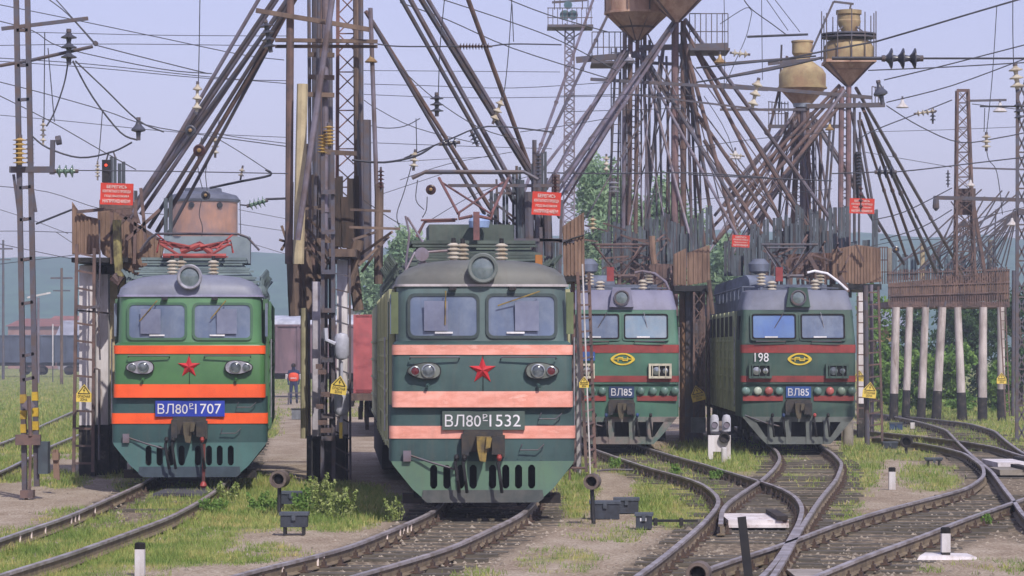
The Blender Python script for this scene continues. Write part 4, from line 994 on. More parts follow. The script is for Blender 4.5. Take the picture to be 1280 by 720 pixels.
q = put(MB().box(at(384, 0, 72).x, at(387, 0, 72).x, 72, 72.2, GZ, at(0, 385, 72).z), 'support_pillar', cream_m, t, p)
q = put(MB().box(at(390, 0, 69.8).x, at(400, 0, 69.8).x, 69.8, 70.05, GZ, at(0, 352, 69.8).z), 'support_pillar', mat('lilac_white_pillar', (190, 186, 196), (160, 154, 160), 2, .9, c3=(120, 108, 100)), t, p)
ladder(p, t, at(418, 588, 69.6), at(418, 312, 69.6), at(438, 600, 69.6), at(437, 315, 69.6), 14, .025, steel)
b = MB(); b.beam(at(403, 600, 69), at(404, 190, 69), .08); b.beam(at(417, 600, 69), at(416, 190, 69), .08)
for y_ in (240, 290, 340, 388, 450, 520, 548): b.beam(at(402, y_, 68.9), at(419, y_, 68.9), .1)
put(b, 'front_mast', steel, t, p)
put(MB().box(at(384, 0, 70).x, at(432, 0, 70).x, 69.8, 71, GZ, at(0, 545, 70).z), 'base_cabinet', tar_m, t, p)
put(MB().box(at(389, 0, 69).x, at(391, 0, 69).x, 69, 69.1, GZ, at(0, 552, 69).z), 'base_leg', black, t, p)
tk = mat('white_cylinder_paint', (190, 192, 206), (168, 170, 184), 3, .5)
for i, (x, y0, y1) in enumerate(((427, 416, 450), (427, 487, 520))):
    a, c = at(x, y1, 68.8), at(x, y0, 68.8); h = c.z-a.z
    q = put(MB().lathe([(.02, 0), (.12, .03), (.16, .12), (.16, h-.12), (.12, h-.03), (.02, h)], a, (0, 0, 1), 16), 'air_cylinder', tk, t, p, True)
b = MB().tube([at(419, 430, 68.7), at(408, 425, 68.7), at(407, 410, 68.7)], .05); b.tube([at(427, 452, 68.8), at(427, 487, 68.8)], .03); b.tube([at(427, 520, 68.8), at(427, 545, 68.8)], .04); b.each('air_pipe', tk, t, p)
b = MB()
for k, y_ in enumerate((455, 462, 490, 505, 525, 535)): b.box(at(395+3*k % 9, 0, 68.9).x, at(403+5*k % 14, 0, 68.9).x, 68.8, 69, at(0, y_+6, 68.9).z, at(0, y_, 68.9).z)
put(b, 'fitting', rusty, t, p); put(MB().box(at(424, 0, 68.7).x, at(428, 0, 68.7).x, 68.7, 68.8, at(0, 548, 68.7).z, at(0, 528, 68.7).z), 'yellow_valve', sign_y, t, p)
# ================================================================ platform right of the pink striped locomotive
Y = 72
t, p = base('loading_platform', 'platform with a tilted rusty sheet and clutter of posts right behind the pink striped locomotive', 'platform', 715, 590, Y, 'sand loading platforms')
panel([(703, 283), (730, 265), (731, 345), (705, 345)], Y, .05, rust_l, t, p, ribs=6)
put(MB().tube([at(704, 303, Y-.08), at(716, 298, Y-.08), at(730, 294, Y-.08)], .02), 'cable', black, t, p)
put(MB().box(at(703, 0, Y).x, at(732, 0, Y).x, Y, Y+3, at(0, 352, Y).z, at(0, 345, Y).z), 'platform_deck', black, t, p)
screens([(640, 652, 210, 330), (655, 662, 250, 330), (664, 672, 205, 330), (676, 684, 190, 340), (690, 699, 300, 350), (628, 636, 235, 320), (612, 622, 240, 310)], Y+1.2, t, p, seed=8)
ladder(p, t, at(733, 590, Y-.3), at(722, 340, Y-.3), at(744, 585, Y+.6), at(736, 340, Y+.6), 15, .035)
put(MB().tube([at(738, 600, Y-.4), at(728, 330, Y-.4)], .02), 'conduit', white_m, t, p)
for (xa, ya, xb, yb, r, m_) in ((673, 192, 672, 330, .07, steel), (668, 175, 668, 250, .05, steel), (695, 218, 694, 250, .09, rusty), (660, 240, 662, 320, .12, steel), (650, 225, 652, 315, .1, screen_m), (684, 262, 686, 330, .1, steel), (716, 345, 718, 590, .05, rusty)):
    pipes([((xa, ya, Y+.5), (xb, yb, Y+.5), r, m_)], t, p, name='post')
b = MB(); rr = random.Random(4)
for k in range(16): b.beam(at(rr.uniform(605, 695), rr.uniform(215, 300), Y+.7), at(rr.uniform(605, 695), rr.uniform(240, 320), Y+.9), .05)
for (u, v) in (((676, 300), (718, 302)), ((676, 284), (678, 345)), ((702, 250), (700, 345)), ((560, 232), (700, 232)), ((600, 300), (700, 300))): b.beam(at(*u, Y), at(*v, Y), .07)
put(b, 'bracing', steel, t, p)
b = MB()
for k in range(4): b.box(at(560+k*5, 0, 74).x, at(563+k*5, 0, 74).x, 74, 74.1, at(0, 395, 74).z, at(0, 345+k*3, 74).z)
q = put(MB().box(at(722, 0, Y+.2).x, at(728, 0, Y+.2).x, Y+1.2, Y+1.5, GZ, at(0, 350, Y).z), 'support_pillar', old_lime0, t, p)
# ================================================================ centre sand tower with two hoppers
def hopper_cone(t, p, cx, y_top, y_mid, y_tip, w, Y, square=False, rt=.08, name='hopper'):
    s = F/Y; c = at(cx, y_mid, Y); rw = w/2/s; hm_ = (y_mid-y_top)/s; ht = (y_tip-y_mid)/s
    if square:
        b = MB(); W = rw*.9
        b.loft([[c+Vector((sx*W, sy*W, hm_)) for sx, sy in ((-1, -1), (1, -1), (1, 1), (-1, 1))], [c+Vector((sx*W, sy*W, 0)) for sx, sy in ((-1, -1), (1, -1), (1, 1), (-1, 1))], [c+Vector((sx*rt, sy*rt, -ht)) for sx, sy in ((-1, -1), (1, -1), (1, 1), (-1, 1))]], closed=True)
        b.box(c.x-W-.04, c.x+W+.04, c.y-W-.04, c.y+W+.04, c.z-.05, c.z+.05)
        h_ = put(b, name, hop_m, t, p); b = MB()
        for sx, sy in ((-1, -1), (1, -1), (1, 1), (-1, 1)): b.beam(c+Vector((sx*W, sy*W, 0)), c+Vector((sx*rt, sy*rt, -ht)), .06)
        for q in (.33, .66): b.beam(c+Vector((-W*(1-q), -W*(1-q)-.01, -ht*q)), c+Vector((W*(1-q), -W*(1-q)-.01, -ht*q)), .03)
        put(b, 'hopper_rib', rusty, t, p); return h_
    b = MB().lathe([(rw, hm_), (rw, .05), (rw*1.05, .04), (rw*1.05, -.03), (rw, -.05), (rt, -ht)], c, (0, 0, 1), 26)
    h_ = put(b, name, hop_m, t, p, True); b = MB()
    for k in range(9):
        a = 2*math.pi*k/9+.2; u = Vector((math.cos(a), math.sin(a), 0)); b.beam(c+u*rw*1.02+Vector((0, 0, hm_)), c+u*rw*1.02, .05); b.beam(c+u*rw*1.01, c+u*(rt+.03)+Vector((0, 0, -ht)), .035)
    b.lathe([(rw*.56, -ht*.5), (rw*.56+.04, -ht*.5), (rw*.54, -ht*.5-.06)], c, (0, 0, 1), 26)
    put(b, 'hopper_rib', rusty, t, p); return h_
Yc = 104
t, p = base('sand_tower', 'tall sand tower with two big rusty hoppers at the top of the photo, centre right', 'sand tower', 820, 552, Yc, 'sand towers')
hopper_cone(t, p, 796, -60, 17, 50, 78, Yc, rt=.12)
hopper_cone(t, p, 846, -60, -12, 27, 88, Yc-1.2, square=True)
def fan(t, p, L_, Y0, r=.075, ms=(steel_l, steel, rusty), seed=0):
    rr = random.Random(seed)
    pipes([((a, b_, Y0), (c, d, Y0+e), r*rr.uniform(.62, 1.0), rr.choice(ms)) for a, b_, c, d, e in L_], t, p)
fan(t, p, [(836, 36, 690, 262, -15), (786, 62, 672, 250, -18), (760, 18, 668, 212, -20), (743, -5, 655, 240, -22), (783, 60, 690, 225, -18), (778, 64, 683, 236, -18), (790, 66, 676, 215, -19), (842, 26, 697, 232, -16), (840, 30, 704, 228, -16), (838, 34, 694, 245, -16), (845, 30, 708, 240, -15), (836, 38, 700, 262, -15)], Yc, .052, seed=1)
fan(t, p, [(856, 24, 1058, 302, 4), (864, 50, 1036, 318, 3), (855, 34, 990, 304, 0), (800, 60, 962, 325, -3), (797, 66, 938, 325, -3), (853, 28, 893, 300, 0), (850, 60, 885, 235, 0), (870, 140, 1000, 330, 0), (880, 175, 975, 330, 0), (860, 45, 1020, 300, 2), (852, 40, 930, 330, -2), (803, 70, 870, 325, -2)], Yc, .07, seed=2)
rq = random.Random(17)
fan(t, p, [(rq.uniform(790, 860), rq.uniform(40, 110), rq.uniform(700, 1000), rq.uniform(270, 330), rq.uniform(-4, 3)) for k in range(14)], Yc, .028, (steel, rusty, steel_l), seed=23)
for (xa, ya, xb, yb, r, m_) in ((770, 60, 758, 345, .04, steel), (781, 40, 779, 345, .07, steel_l), (788, 48, 786, 345, .08, rusty), (797, 48, 794, 330, .07, rusty), (804, 80, 814, 330, .05, steel_l), (812, 50, 811, 340, .045, steel),
        (829, 60, 802, 335, .06, steel), (824, 70, 828, 330, .04, steel), (833, 70, 838, 340, .04, steel), (844, 26, 843, 400, .12, mat('mauve_rust', (132, 106, 108), (104, 88, 92), 3, .8)), (854, 26, 854, 500, .09, rusty), (858, 60, 866, 340, .05, steel_l), (863, 90, 872, 330, .045, steel), (868, 200, 884, 330, .05, rusty), (806, 20, 806, 110, .06, rusty), (801, -20, 803, 40, .05, steel), (775, 90, 770, 335, .035, steel), (784, 130, 790, 335, .03, rusty), (808, 130, 806, 335, .03, steel_l), (818, 90, 822, 335, .035, steel), (836, 100, 832, 335, .03, rusty), (848, 120, 858, 335, .03, steel_l), (873, 150, 878, 320, .03, steel)):
    pipes([((xa, ya, Yc), (xb, yb, Yc+.4), r, m_)], t, p, name='tower_leg')
b = MB(); lattice(b, at(792, 340, Yc+1), at(792, 45, Yc+1), .5, .5, 22, .025); lattice(b, at(849, 340, Yc+1), at(849, 35, Yc+1), .42, .42, 22, .025); put(b, 'lattice_mast', rusty, t, p)
ladder(p, t, at(764, 330, Yc+2), at(764, 60, Yc+2), at(776, 330, Yc+2), at(776, 60, Yc+2), 24, .018, steel)
# gallery with railings under the hoppers
b = MB()
for (x0, x1, y0, y1) in ((740, 790, 40, 78), (862, 910, 17, 62)):
    for k in range(8): b.beam(at(lerp(x0, x1, k/7), y0, Yc+(k % 2)), at(lerp(x0, x1, k/7), y1, Yc+(k % 2)), .03)
    for y_ in (y0, (y0+y1)/2, y1): b.beam(at(x0, y_, Yc), at(x1, y_, Yc), .03)
    a, c = at(x0-1, y1, Yc), at(x1+1, y1+3, Yc); b.box(a.x, c.x, Yc-.6, Yc+1.4, c.z, a.z)
b.beam(at(720, 75, Yc), at(800, 68, Yc), .2, .1); b.beam(at(800, 60, Yc), at(910, 57, Yc), .18, .1); b.beam(at(738, 99, Yc-1), at(960, 112, Yc-1), .1); b.beam(at(790, 118, Yc-1), at(960, 138, Yc-1), .06)
b.beam(at(800, 78, Yc), at(840, 80, Yc), .1); b.beam(at(808, 82, Yc), at(838, 128, Yc), .1); put(b, 'gallery', steel, t, p)
t, p = base('loading_platform', 'boarded platform with rusty brown side boards between the two locomotives with lamp boxes', 'platform', 862, 556, 98, 'sand loading platforms'); Y = 98
panel([(842, 318), (858, 310), (858, 357), (842, 356)], Y, .05, rust_l, t, p, ribs=4); panel([(859, 316), (887, 306), (888, 352), (859, 357)], Y+.1, .05, rust_l, t, p, ribs=5)
put(MB().box(at(843, 0, Y).x, at(888, 0, Y).x, Y, Y+5, at(0, 364, Y).z, at(0, 357, Y).z), 'platform_deck', black, t, p)
screens([(752, 764, 290, 345), (766, 776, 278, 345), (778, 790, 282, 345), (798, 808, 285, 345), (812, 824, 272, 345), (826, 838, 268, 350), (846, 856, 280, 320), (862, 872, 272, 318), (873, 880, 266, 312), (882, 891, 260, 306), (756, 770, 300, 345), (790, 802, 290, 345), (806, 816, 276, 345), (820, 832, 288, 345), (834, 846, 276, 350), (850, 862, 290, 320)], Y+1.5, t, p, seed=21)
b = MB(); rr = random.Random(2)
for k in range(34): x = rr.uniform(745, 842); y_ = rr.uniform(285, 352); b.beam(at(x, y_, Y+rr.uniform(-1, 1)), at(x+rr.uniform(-40, 40), y_+rr.uniform(-10, 22), Y+rr.uniform(-1, 1)), .05)
for k in range(12): x = 790+k*4.5; b.beam(at(x, 330, Y+.5), at(x+rr.uniform(-2, 2), 372, Y+.5), .1)
put(b, 'bracing', rusty, t, p)
panel([(770, 318), (842, 318), (842, 352), (800, 362), (772, 345)], Y+2.0, .05, mat('dark_boards', (76, 62, 54), (54, 48, 46), 3, .9), t, p, 'boarding', ribs=14)
for (xa, xb, r, m_) in ((853, 853, .1, mat('ochre_rust', (120, 92, 70), (96, 74, 60), 3, .9)), (862, 861, .16, steel), (869, 870, .12, steel), (876, 876, .08, rusty), (885, 886, .06, rusty)):
    pipes([((xa, 360, Y+1), (xb, 556, Y+1), r, m_)], t, p, name='support_post')
b = MB(); lattice(b, at(874, 540, Y), at(874, 365, Y), .32, .32, 10, .03); put(b, 'lattice_support', rusty, t, p)
hanging_hose([(886, 350), (889, 375), (891, 393)], Y-.3, .07, wood, t, p)
hanging_hose([(815, 295), (816, 318), (818, 330)], Y-1, .1, rust_l, t, p)
put(MB().box(at(864, 0, Y-.4).x, at(882, 0, Y-.4).x, Y-.5, Y-.2, at(0, 541, Y-.4).z, at(0, 522, Y-.4).z), 'control_cabinet', mat('grey_cabinet', (116, 122, 126), (98, 104, 110), 3, .6), t, p)
# ================================================================ right sand tower
Yc = 108
t, p = base('sand_tower', 'sand tower topped by a square funnel hopper with a railed drum and flared inlet', 'sand tower', 1055, 552, Yc, 'sand towers')
hopper_cone(t, p, 1061, 76, 78, 107, 66, Yc, square=True)
s = F/Yc; c = at(1061, 76, Yc)
hp_y = mat('ochre_hopper', (176, 158, 120), (150, 126, 98), 1.5, .85, c3=(150, 116, 96), grime=.45)
put(MB().lathe([(32/s, 0), (32/s, 15/s), (27/s, 24/s), (10/s, 31/s)], c, (0, 0, 1), 24), 'hopper_drum', hp_y, t, p, True)
put(MB().lathe([(5/s, 28/s), (9/s, 36/s), (15/s, 48/s), (15/s, 50/s), (14/s, 51/s), (14/s, 57/s), (16/s, 58/s), (16/s, 63/s), (2/s, 64/s)], c, (0, 0, 1), 20), 'inlet', hp_y, t, p, True)
b = MB()
for k in range(12):
    a = 2*math.pi*k/12; q = c+Vector((34/s*math.cos(a), 34/s*math.sin(a), 0)); b.beam(q, q+Vector((0, 0, 58/s if k % 3 else 62/s)), .035)
for z in (28/s, 32/s): b.lathe([(33/s, z), (34.5/s, z), (34.5/s, z+.05), (33/s, z+.05)], c, (0, 0, 1), 24)
for k in range(4): a = R(45+90*k); b.beam(c+Vector((33/s*math.cos(a), 33/s*math.sin(a), 28/s)), c+Vector((9/s*math.cos(a), 9/s*math.sin(a), 44/s)), .04)
b.beam(at(1014, 65, Yc), at(1042, 2, Yc), .07); b.beam(at(1042, 2, Yc), at(1067, 5, Yc), .07); b.beam(at(1064, 4, Yc), at(1062, 13, Yc), .06); put(b, 'railing', steel, t, p)
for (xa, ya, xb, yb, r, m_) in ((1052, 108, 1050, 330, .09, mat('mauve_rust', (122, 88, 86))), (1061, 107, 1060, 330, .09, mat('mauve_rust', (122, 88, 86))), (1068, 120, 1068, 330, .05, steel), (1075, 140, 1073, 380, .04, steel), (1073, 190, 1074, 262, .1, black), (1040, 120, 1026, 330, .045, steel), (1046, 110, 1030, 330, .04, steel)):
    pipes([((xa, ya, Yc), (xb, yb, Yc+.4), r, m_)], t, p, name='tower_leg')
b = MB(); lattice(b, at(1056, 330, Yc+1), at(1056, 110, Yc+1), .3, .3, 20, .025); put(b, 'lattice_mast', rusty, t, p)
b = MB(); b.beam(at(1008, 133, Yc), at(1106, 131, Yc), .15, .2); b.beam(at(900, 106, Yc), at(1090, 122, Yc), .12); b.beam(at(900, 137, Yc), at(1010, 137, Yc), .08); 
for x in (1090, 1094, 1098, 1104): b.beam(at(x, 108, Yc), at(x, 132, Yc), .03)
b.beam(at(1090, 108, Yc), at(1104, 112, Yc), .03); b.beam(at(960, 80, Yc), at(1020, 74, Yc), .1); b.beam(at(900, 80, Yc), at(995, 73, Yc), .09); b.beam(at(900, 98, Yc), at(1028, 72, Yc), .09); b.each('cross_beam', steel, t, p)
fan(t, p, [(1050, 106, 905, 258, 0), (1053, 110, 876, 300, 0), (1045, 128, 892, 305, -1), (1048, 134, 905, 310, -2), (1042, 140, 930, 300, 0), (1056, 112, 915, 318, -1), (1070, 110, 1205, 345, 12), (1074, 128, 1178, 335, 12), (1078, 134, 1170, 340, 10), (1080, 138, 1148, 330, 10), (1076, 150, 1132, 320, 8), (1064, 140, 1096, 300, 2), (1073, 150, 1090, 250, 0)], Yc, .07, seed=5)
t, p = base('sand_tower', 'sand tower with a rounded ochre hopper and pale bottom, left of the square funnel', 'sand tower', 1000, 552, 112, 'sand towers'); Yc = 112; s = F/Yc; c = at(1003, 108, Yc)
put(MB().lathe([(29/s, -3/s), (31/s, -3/s), (31/s, -1/s), (29.5/s, -1/s), (29.5/s, 15/s), (26/s, 21/s), (13/s, 31/s), (12/s, 34/s)], c, (0, 0, 1), 24), 'hopper_drum', hp_y, t, p, True)
put(MB().lathe([(12/s, -22/s), (29/s, -3/s), (29/s, -2/s)], c, (0, 0, 1), 24), 'hopper', hop_m, t, p, True)
put(MB().lathe([(11/s, -26/s), (13/s, -20/s), (12/s, -20/s)], c, (0, 0, 1), 20), 'hopper_cap', mat('pale_blue_cap', (170, 180, 200), (150, 160, 180), 3, .5), t, p, True)
put(MB().lathe([(10/s, 30/s), (10/s, 37/s), (13/s, 41/s), (13/s, 54/s), (14/s, 55/s), (14/s, 57/s), (2/s, 57.5/s)], c, (0, 0, 1), 18), 'inlet', hp_y, t, p, True)
for (xa, ya, xb, yb, r, m_) in ((998, 132, 990, 320, .1, rusty), (1004, 132, 1004, 320, .12, steel_l), (1009, 135, 1012, 320, .08, rusty), (1016, 140, 1018, 320, .05, steel), (983, 140, 970, 320, .05, steel), (977, 56, 974, 140, .035, steel), (984, 70, 960, 170, .05, rusty), (994, 135, 978, 320, .05, steel), (1026, 160, 1024, 320, .06, rusty)):
    pipes([((xa, ya, Yc), (xb, yb, Yc+.4), r, m_)], t, p, name='tower_leg')
b = MB(); lattice(b, at(1000, 320, Yc+1), at(1000, 138, Yc+1), .5, .4, 16, .025); lattice(b, at(1014, 320, Yc+1.4), at(1014, 150, Yc+1.4), .4, .3, 14, .02)
for k in range(7): x = 961+k*4; b.beam(at(x, 127, Yc), at(x, 158, Yc), .03)
b.beam(at(960, 127, Yc), at(985, 130, Yc), .03); b.beam(at(960, 142, Yc), at(986, 142, Yc), .03); b.beam(at(960, 158, Yc), at(1050, 158, Yc), .12)
put(b, 'gallery', steel, t, p)
fan(t, p, [(998, 138, 905, 245, 0), (994, 142, 893, 270, 0), (1010, 140, 1075, 235, 0), (1012, 142, 1100, 290, 0), (1000, 140, 912, 285, 0), (996, 136, 880, 325, -2), (1014, 140, 1050, 320, 0), (1020, 150, 1130, 330, 6), (990, 150, 940, 320, 0)], Yc, .065, seed=6)
rq = random.Random(19)
fan(t, p, [(rq.uniform(990, 1010), rq.uniform(136, 170), rq.uniform(900, 1060), rq.uniform(290, 330), rq.uniform(-3, 3)) for k in range(16)], Yc, .028, (steel, rusty, steel_l), seed=29)
t, p = base('loading_platform', 'long boarded platform behind the locomotive numbered 198', 'platform', 1085, 556, 97, 'sand loading platforms'); Y = 97
screens([(905, 918, 304, 345), (920, 935, 296, 345), (938, 950, 282, 345), (954, 962, 276, 345), (966, 978, 274, 345), (981, 990, 268, 345), (994, 1006, 258, 345), (1012, 1024, 262, 345), (1036, 1047, 262, 330), (1048, 1062, 257, 325), (912, 926, 316, 345), (930, 944, 306, 345), (948, 960, 292, 345), (962, 972, 300, 345), (976, 988, 286, 345), (988, 1000, 280, 345), (1004, 1016, 282, 345), (1020, 1034, 276, 345), (1028, 1042, 290, 345), (1064, 1072, 300, 330), (1078, 1088, 300, 330), (1090, 1098, 260, 320)], Y+4, t, p, seed=31)
panel([(1040, 312), (1072, 306), (1100, 310), (1102, 352), (1072, 356), (1040, 350)], Y, .05, rust_l, t, p, ribs=16); panel([(984, 318), (1040, 316), (1040, 350), (986, 346)], Y+1, .05, mat('dark_rust_boards', (102, 74, 62), (72, 58, 52), 3, .9), t, p, ribs=14)
b = MB(); rr = random.Random(9)
for k in range(30): x = rr.uniform(970, 1070); y_ = rr.uniform(300, 345); b.beam(at(x, y_, Y-.3), at(x+rr.uniform(-25, 25), y_+rr.uniform(-14, 24), Y+rr.uniform(-.5, 1)), .05)
for k in range(18): x = 960+k*6; b.beam(at(x, 325+rr.uniform(-4, 4), Y+.4), at(x+rr.uniform(-3, 3), 372, Y+.4), .09)
b.beam(at(1010, 318, Y-.6), at(1024, 342, Y-.6), .12); b.beam(at(1050, 345, Y-.6), at(1060, 365, Y-.6), .12)
put(b, 'bracing', rusty, t, p)
put(MB().box(at(1040, 0, Y).x, at(1102, 0, Y).x, Y, Y+5, at(0, 362, Y).z, at(0, 355, Y).z), 'platform_deck', black, t, p)
ladder(p, t, at(1084, 556, Y-.5), at(1080, 358, Y-.5), at(1103, 552, Y-.5), at(1098, 358, Y-.5), 13, .035); ladder(p, t, at(1072, 530, Y+6), at(1072, 370, Y+6), at(1081, 530, Y+6), at(1080, 370, Y+6), 12, .03)
pipes([((1082, 356, Y-.6), (1084, 556, Y-.6), .08, steel), ((1089, 356, Y), (1090, 540, Y), .06, steel_l)], t, p, name='support_post')
q = put(MB().box(at(1073, 0, Y+7).x, at(1081, 0, Y+7).x, Y+7, Y+7.3, GZ, at(0, 362, Y+7).z), 'support_pillar', lime_m, t, p); put(MB().box(at(1073, 0, Y+7).x-.02, at(1081, 0, Y+7).x+.02, Y+6.98, Y+7.32, GZ, GZ+1.1), 'tar_base', tar_m, q, p)
b = MB()
for (x0, x1, y0, y1) in ((1100, 1109, 309, 355),): 
    for k in range(4): b.beam(at(x0+k*3, y0, Y), at(x0+k*3, y1, Y), .03)
    for y_ in (309, 325, 340): b.beam(at(1098, y_, Y), at(1110, y_, Y), .03)
put(b, 'railing', rusty, t, p)
# ================================================================ far right platform on eight pillars
Y = 128
t, p = base('loading_platform', 'long rusty fenced platform on a row of whitewashed leaning pillars at far right', 'platform', 1185, 520, Y, 'sand loading platforms')
old_lime = mat('weathered_limewash', (192, 184, 182), (160, 150, 146), 2.5, .9, stretch=(2, 2, .35), c3=(120, 104, 94), bump=.3, grime=.4)
for k, (x0, w0, x1, w1, yb) in enumerate(((1117, 10, 1120, 10, 525), (1132, 9, 1137, 9, 522), (1151, 10, 1157, 9, 520), (1170, 11, 1178, 10, 520), (1203, 11, 1197, 9, 519), (1228, 11, 1229, 10, 518), (1252, 10, 1251, 9, 516))):
    a, c = at(x0, yb, Y), at(x1, 384, Y); r0, r1 = w0/2*Y/F, w1/2*Y/F
    a.z = GZ
    q = put(MB().tube([a, c], r0*1.05, 12, r1), 'support_pillar', old_lime, t, p, True)
    m_ = a.lerp(c, .24+.04*math.sin(k*2.3)); put(MB().tube([a, m_], r0*1.05+.015, 12, r0+.012), 'tar_base', tar_m, q, p, True)
ladder(p, t, at(1257, 520, Y-1), at(1250, 384, Y-1), at(1262, 520, Y-1), at(1257, 384, Y-1), 12, .025)
b = MB()
for x in range(1111, 1262, 3):
    yt = 338-.02*(x-1111)+random.uniform(-2, 2); b.beam(at(x, yt, Y), at(x, 383+random.uniform(-3, 2), Y), .055)
for y_ in (342, 358, 370): b.beam(at(1110, y_, Y-.06), at(1262, y_-5, Y-.06), .05)
put(b, 'fence_bars', rusty, t, p)
panel([(1112, 354), (1180, 348), (1181, 380), (1113, 384)], Y+1, .06, rust_l, t, p, ribs=18)
panel([(1180, 345), (1261, 338), (1261, 374), (1181, 380)], Y+1, .06, rust_l, t, p, ribs=18)
put(MB().box(at(1111, 0, Y).x, at(1262, 0, Y).x, Y, Y+6, at(0, 384, Y).z, at(0, 377, Y).z), 'platform_deck', rusty, t, p)
screens([(1110, 1122, 315, 352), (1124, 1136, 320, 350), (1138, 1148, 318, 350), (1150, 1162, 314, 350), (1166, 1177, 311, 350), (1180, 1192, 322, 350), (1196, 1208, 316, 350), (1211, 1220, 306, 350), (1236, 1246, 306, 345)], Y+3, t, p, mat('blue_grey_screen', (92, 108, 118), (72, 82, 94), 2.5, .7, stretch=(4, 4, .4)), seed=41)
pipes([((1153, 304, Y+2), (1153, 350, Y+2), .1, cream_m), ((1238, 300, Y+2), (1236, 340, Y+2), .1, conc), ((1112, 310, Y+2), (1112, 350, Y+2), .1, conc), ((1162, 372, Y), (1155, 420, Y), .05, steel), ((1182, 375, Y), (1178, 410, Y), .05, steel), ((1267, 338, Y), (1266, 520, Y), .07, steel)], t, p, name='post')
pipes([((rq.uniform(1185, 1275), rq.uniform(230, 290), Y+1), (1115+k*7, rq.uniform(325, 350), Y+1), .03, steel) for k in range(20)], t, p, name='thin_pipe')
b = MB(); rr = random.Random(77)
for k in range(12): a_ = at(1272, 262, Y); b.beam(a_, at(1180+k*7, 345-rr.uniform(0, 14), Y+.5), .05)
for k in range(9): a_ = at(1205, 275, Y); b.beam(a_, at(1150+k*13, 335, Y+.5), .045)
put(b, 'sand_pipe_fan', steel, t, p)
# ================================================================ masts
Y = 62
t, p = base('catenary_mast', 'tall paired-channel mast with yellow and black bands at far left', 'mast', 38, 612, Y, 'lattice masts')
b = MB(); A0, A1, B0, B1 = at(31, 612, Y), at(20, -20, Y), at(46, 608, Y), at(34, -20, Y)
b.beam(A0, A1, .1, .1); b.beam(B0, B1, .1, .1)
for y_ in (38, 82, 125, 235, 275, 325, 380, 445, 475, 540): q = (612-y_)/632; b.beam(A0.lerp(A1, q), B0.lerp(B1, q), .06, .1)
put(b, 'mast_channels', steel, t, p)
for k, y_ in enumerate((493, 513, 530)):
    q = (612-y_)/632; q2 = (612-y_-11)/632
    for u, v in ((A0, A1), (B0, B1)): put(MB().beam(u.lerp(v, q2-.0+.0), u.lerp(v, q), .115, .115), 'warning_band', mat('traffic_yellow', (196, 164, 44), (150, 124, 50), 4, .7), t, p)
put(MB().box(at(49, 0, Y).x, at(61, 0, Y).x, Y-.15, Y+.2, at(0, 592, Y).z, at(0, 552, Y).z), 'relay_cabinet', mat('blue_grey_cabinet', (66, 78, 84), (54, 62, 70), 3, .6), t, p)
b = MB(); b.box(at(21, 0, Y).x, at(52, 0, Y).x, Y-.2, Y-.05, at(0, 556, Y).z, at(0, 543, Y).z); b.tube([at(38, 556, Y-.2), at(37, 612, Y-.2), at(32, 625, Y-.2)], .03); b.tube([at(36, 495, Y-.2), at(38, 545, Y-.2)], .04); b.box(at(28, 0, Y).x, at(44, 0, Y).x, Y-.3, Y, GZ, GZ+.15)
put(b, 'switch_gear', rusty, t, p)
b = MB(); b.prism([(at(29, 0, Y).x, at(0, 507, Y).z), (at(38, 0, Y).x, at(0, 515, Y).z), (at(46, 0, Y).x, at(0, 507, Y).z), (at(38, 0, Y).x, at(0, 497, Y).z)], Y-.2, Y-.17); put(b, 'diamond_plate', steel_l, t, p)
b = MB(); b.beam(at(2, 36, Y), at(110, 23, Y), .07); put(b, 'top_arm', steel, t, p)
b = MB().tube([at(-5, 83, Y), at(40, 75, Y), at(116, 58, Y)], .035); b.lathe([(.05, 0), (.05, .1)], at(119, 54, Y), (0, 1, 0), 10); put(b, 'cantilever_tube', steel, t, p, True)
b = MB(); b.beam(at(12, 212, Y), at(68, 212, Y), .12); b.beam(at(66, 175, Y), at(65, 218, Y), .09); b.beam(at(17, 218, Y), at(23, 265, Y), .05); b.beam(at(38, 218, Y), at(45, 265, Y), .05); b.lathe([(.09, 0), (.09, .1)], at(70, 176, Y), (1, 0, .2), 8); put(b, 'insulator_bracket', steel, t, p)
t, p = base('switch_handle', 'small rusty red hand lever standing beside the yellow banded mast', 'lever', 71, 598, 64)
b = MB(); b.beam(at(69, 598, 64), at(68, 562, 64), .06); b.beam(at(73, 600, 64), at(71, 562, 64), .06); b.box(at(66, 0, 64).x, at(74, 0, 64).x, 63.9, 64.1, at(0, 575, 64).z, at(0, 566, 64).z); put(b, 'lever_post', rust_l, t, p)
# light signal on left platform
t = thing('light_signal', 'dark signal head with a lit red lamp above the red board at left', 'signal', at(133, 214, 71.2))
b = MB().box(-.09, .09, -.08, .1, -.25, .25); b.build('signal_head', black, t); MB().lathe([(.03, 0), (.025, .015), (.001, .02)], (0, -.08, .13), (0, -1, 0), 12).build('lamp', mat('lit_red', (230, 60, 40), None, 3, .4, emit=((255, 70, 40), 1.5)), t, True)
b = MB().tube([(0, 0, .25), (.05, 0, .42), (.15, 0, .45), (.2, 0, .3)], .02); b.build('bracket', steel, t, True)
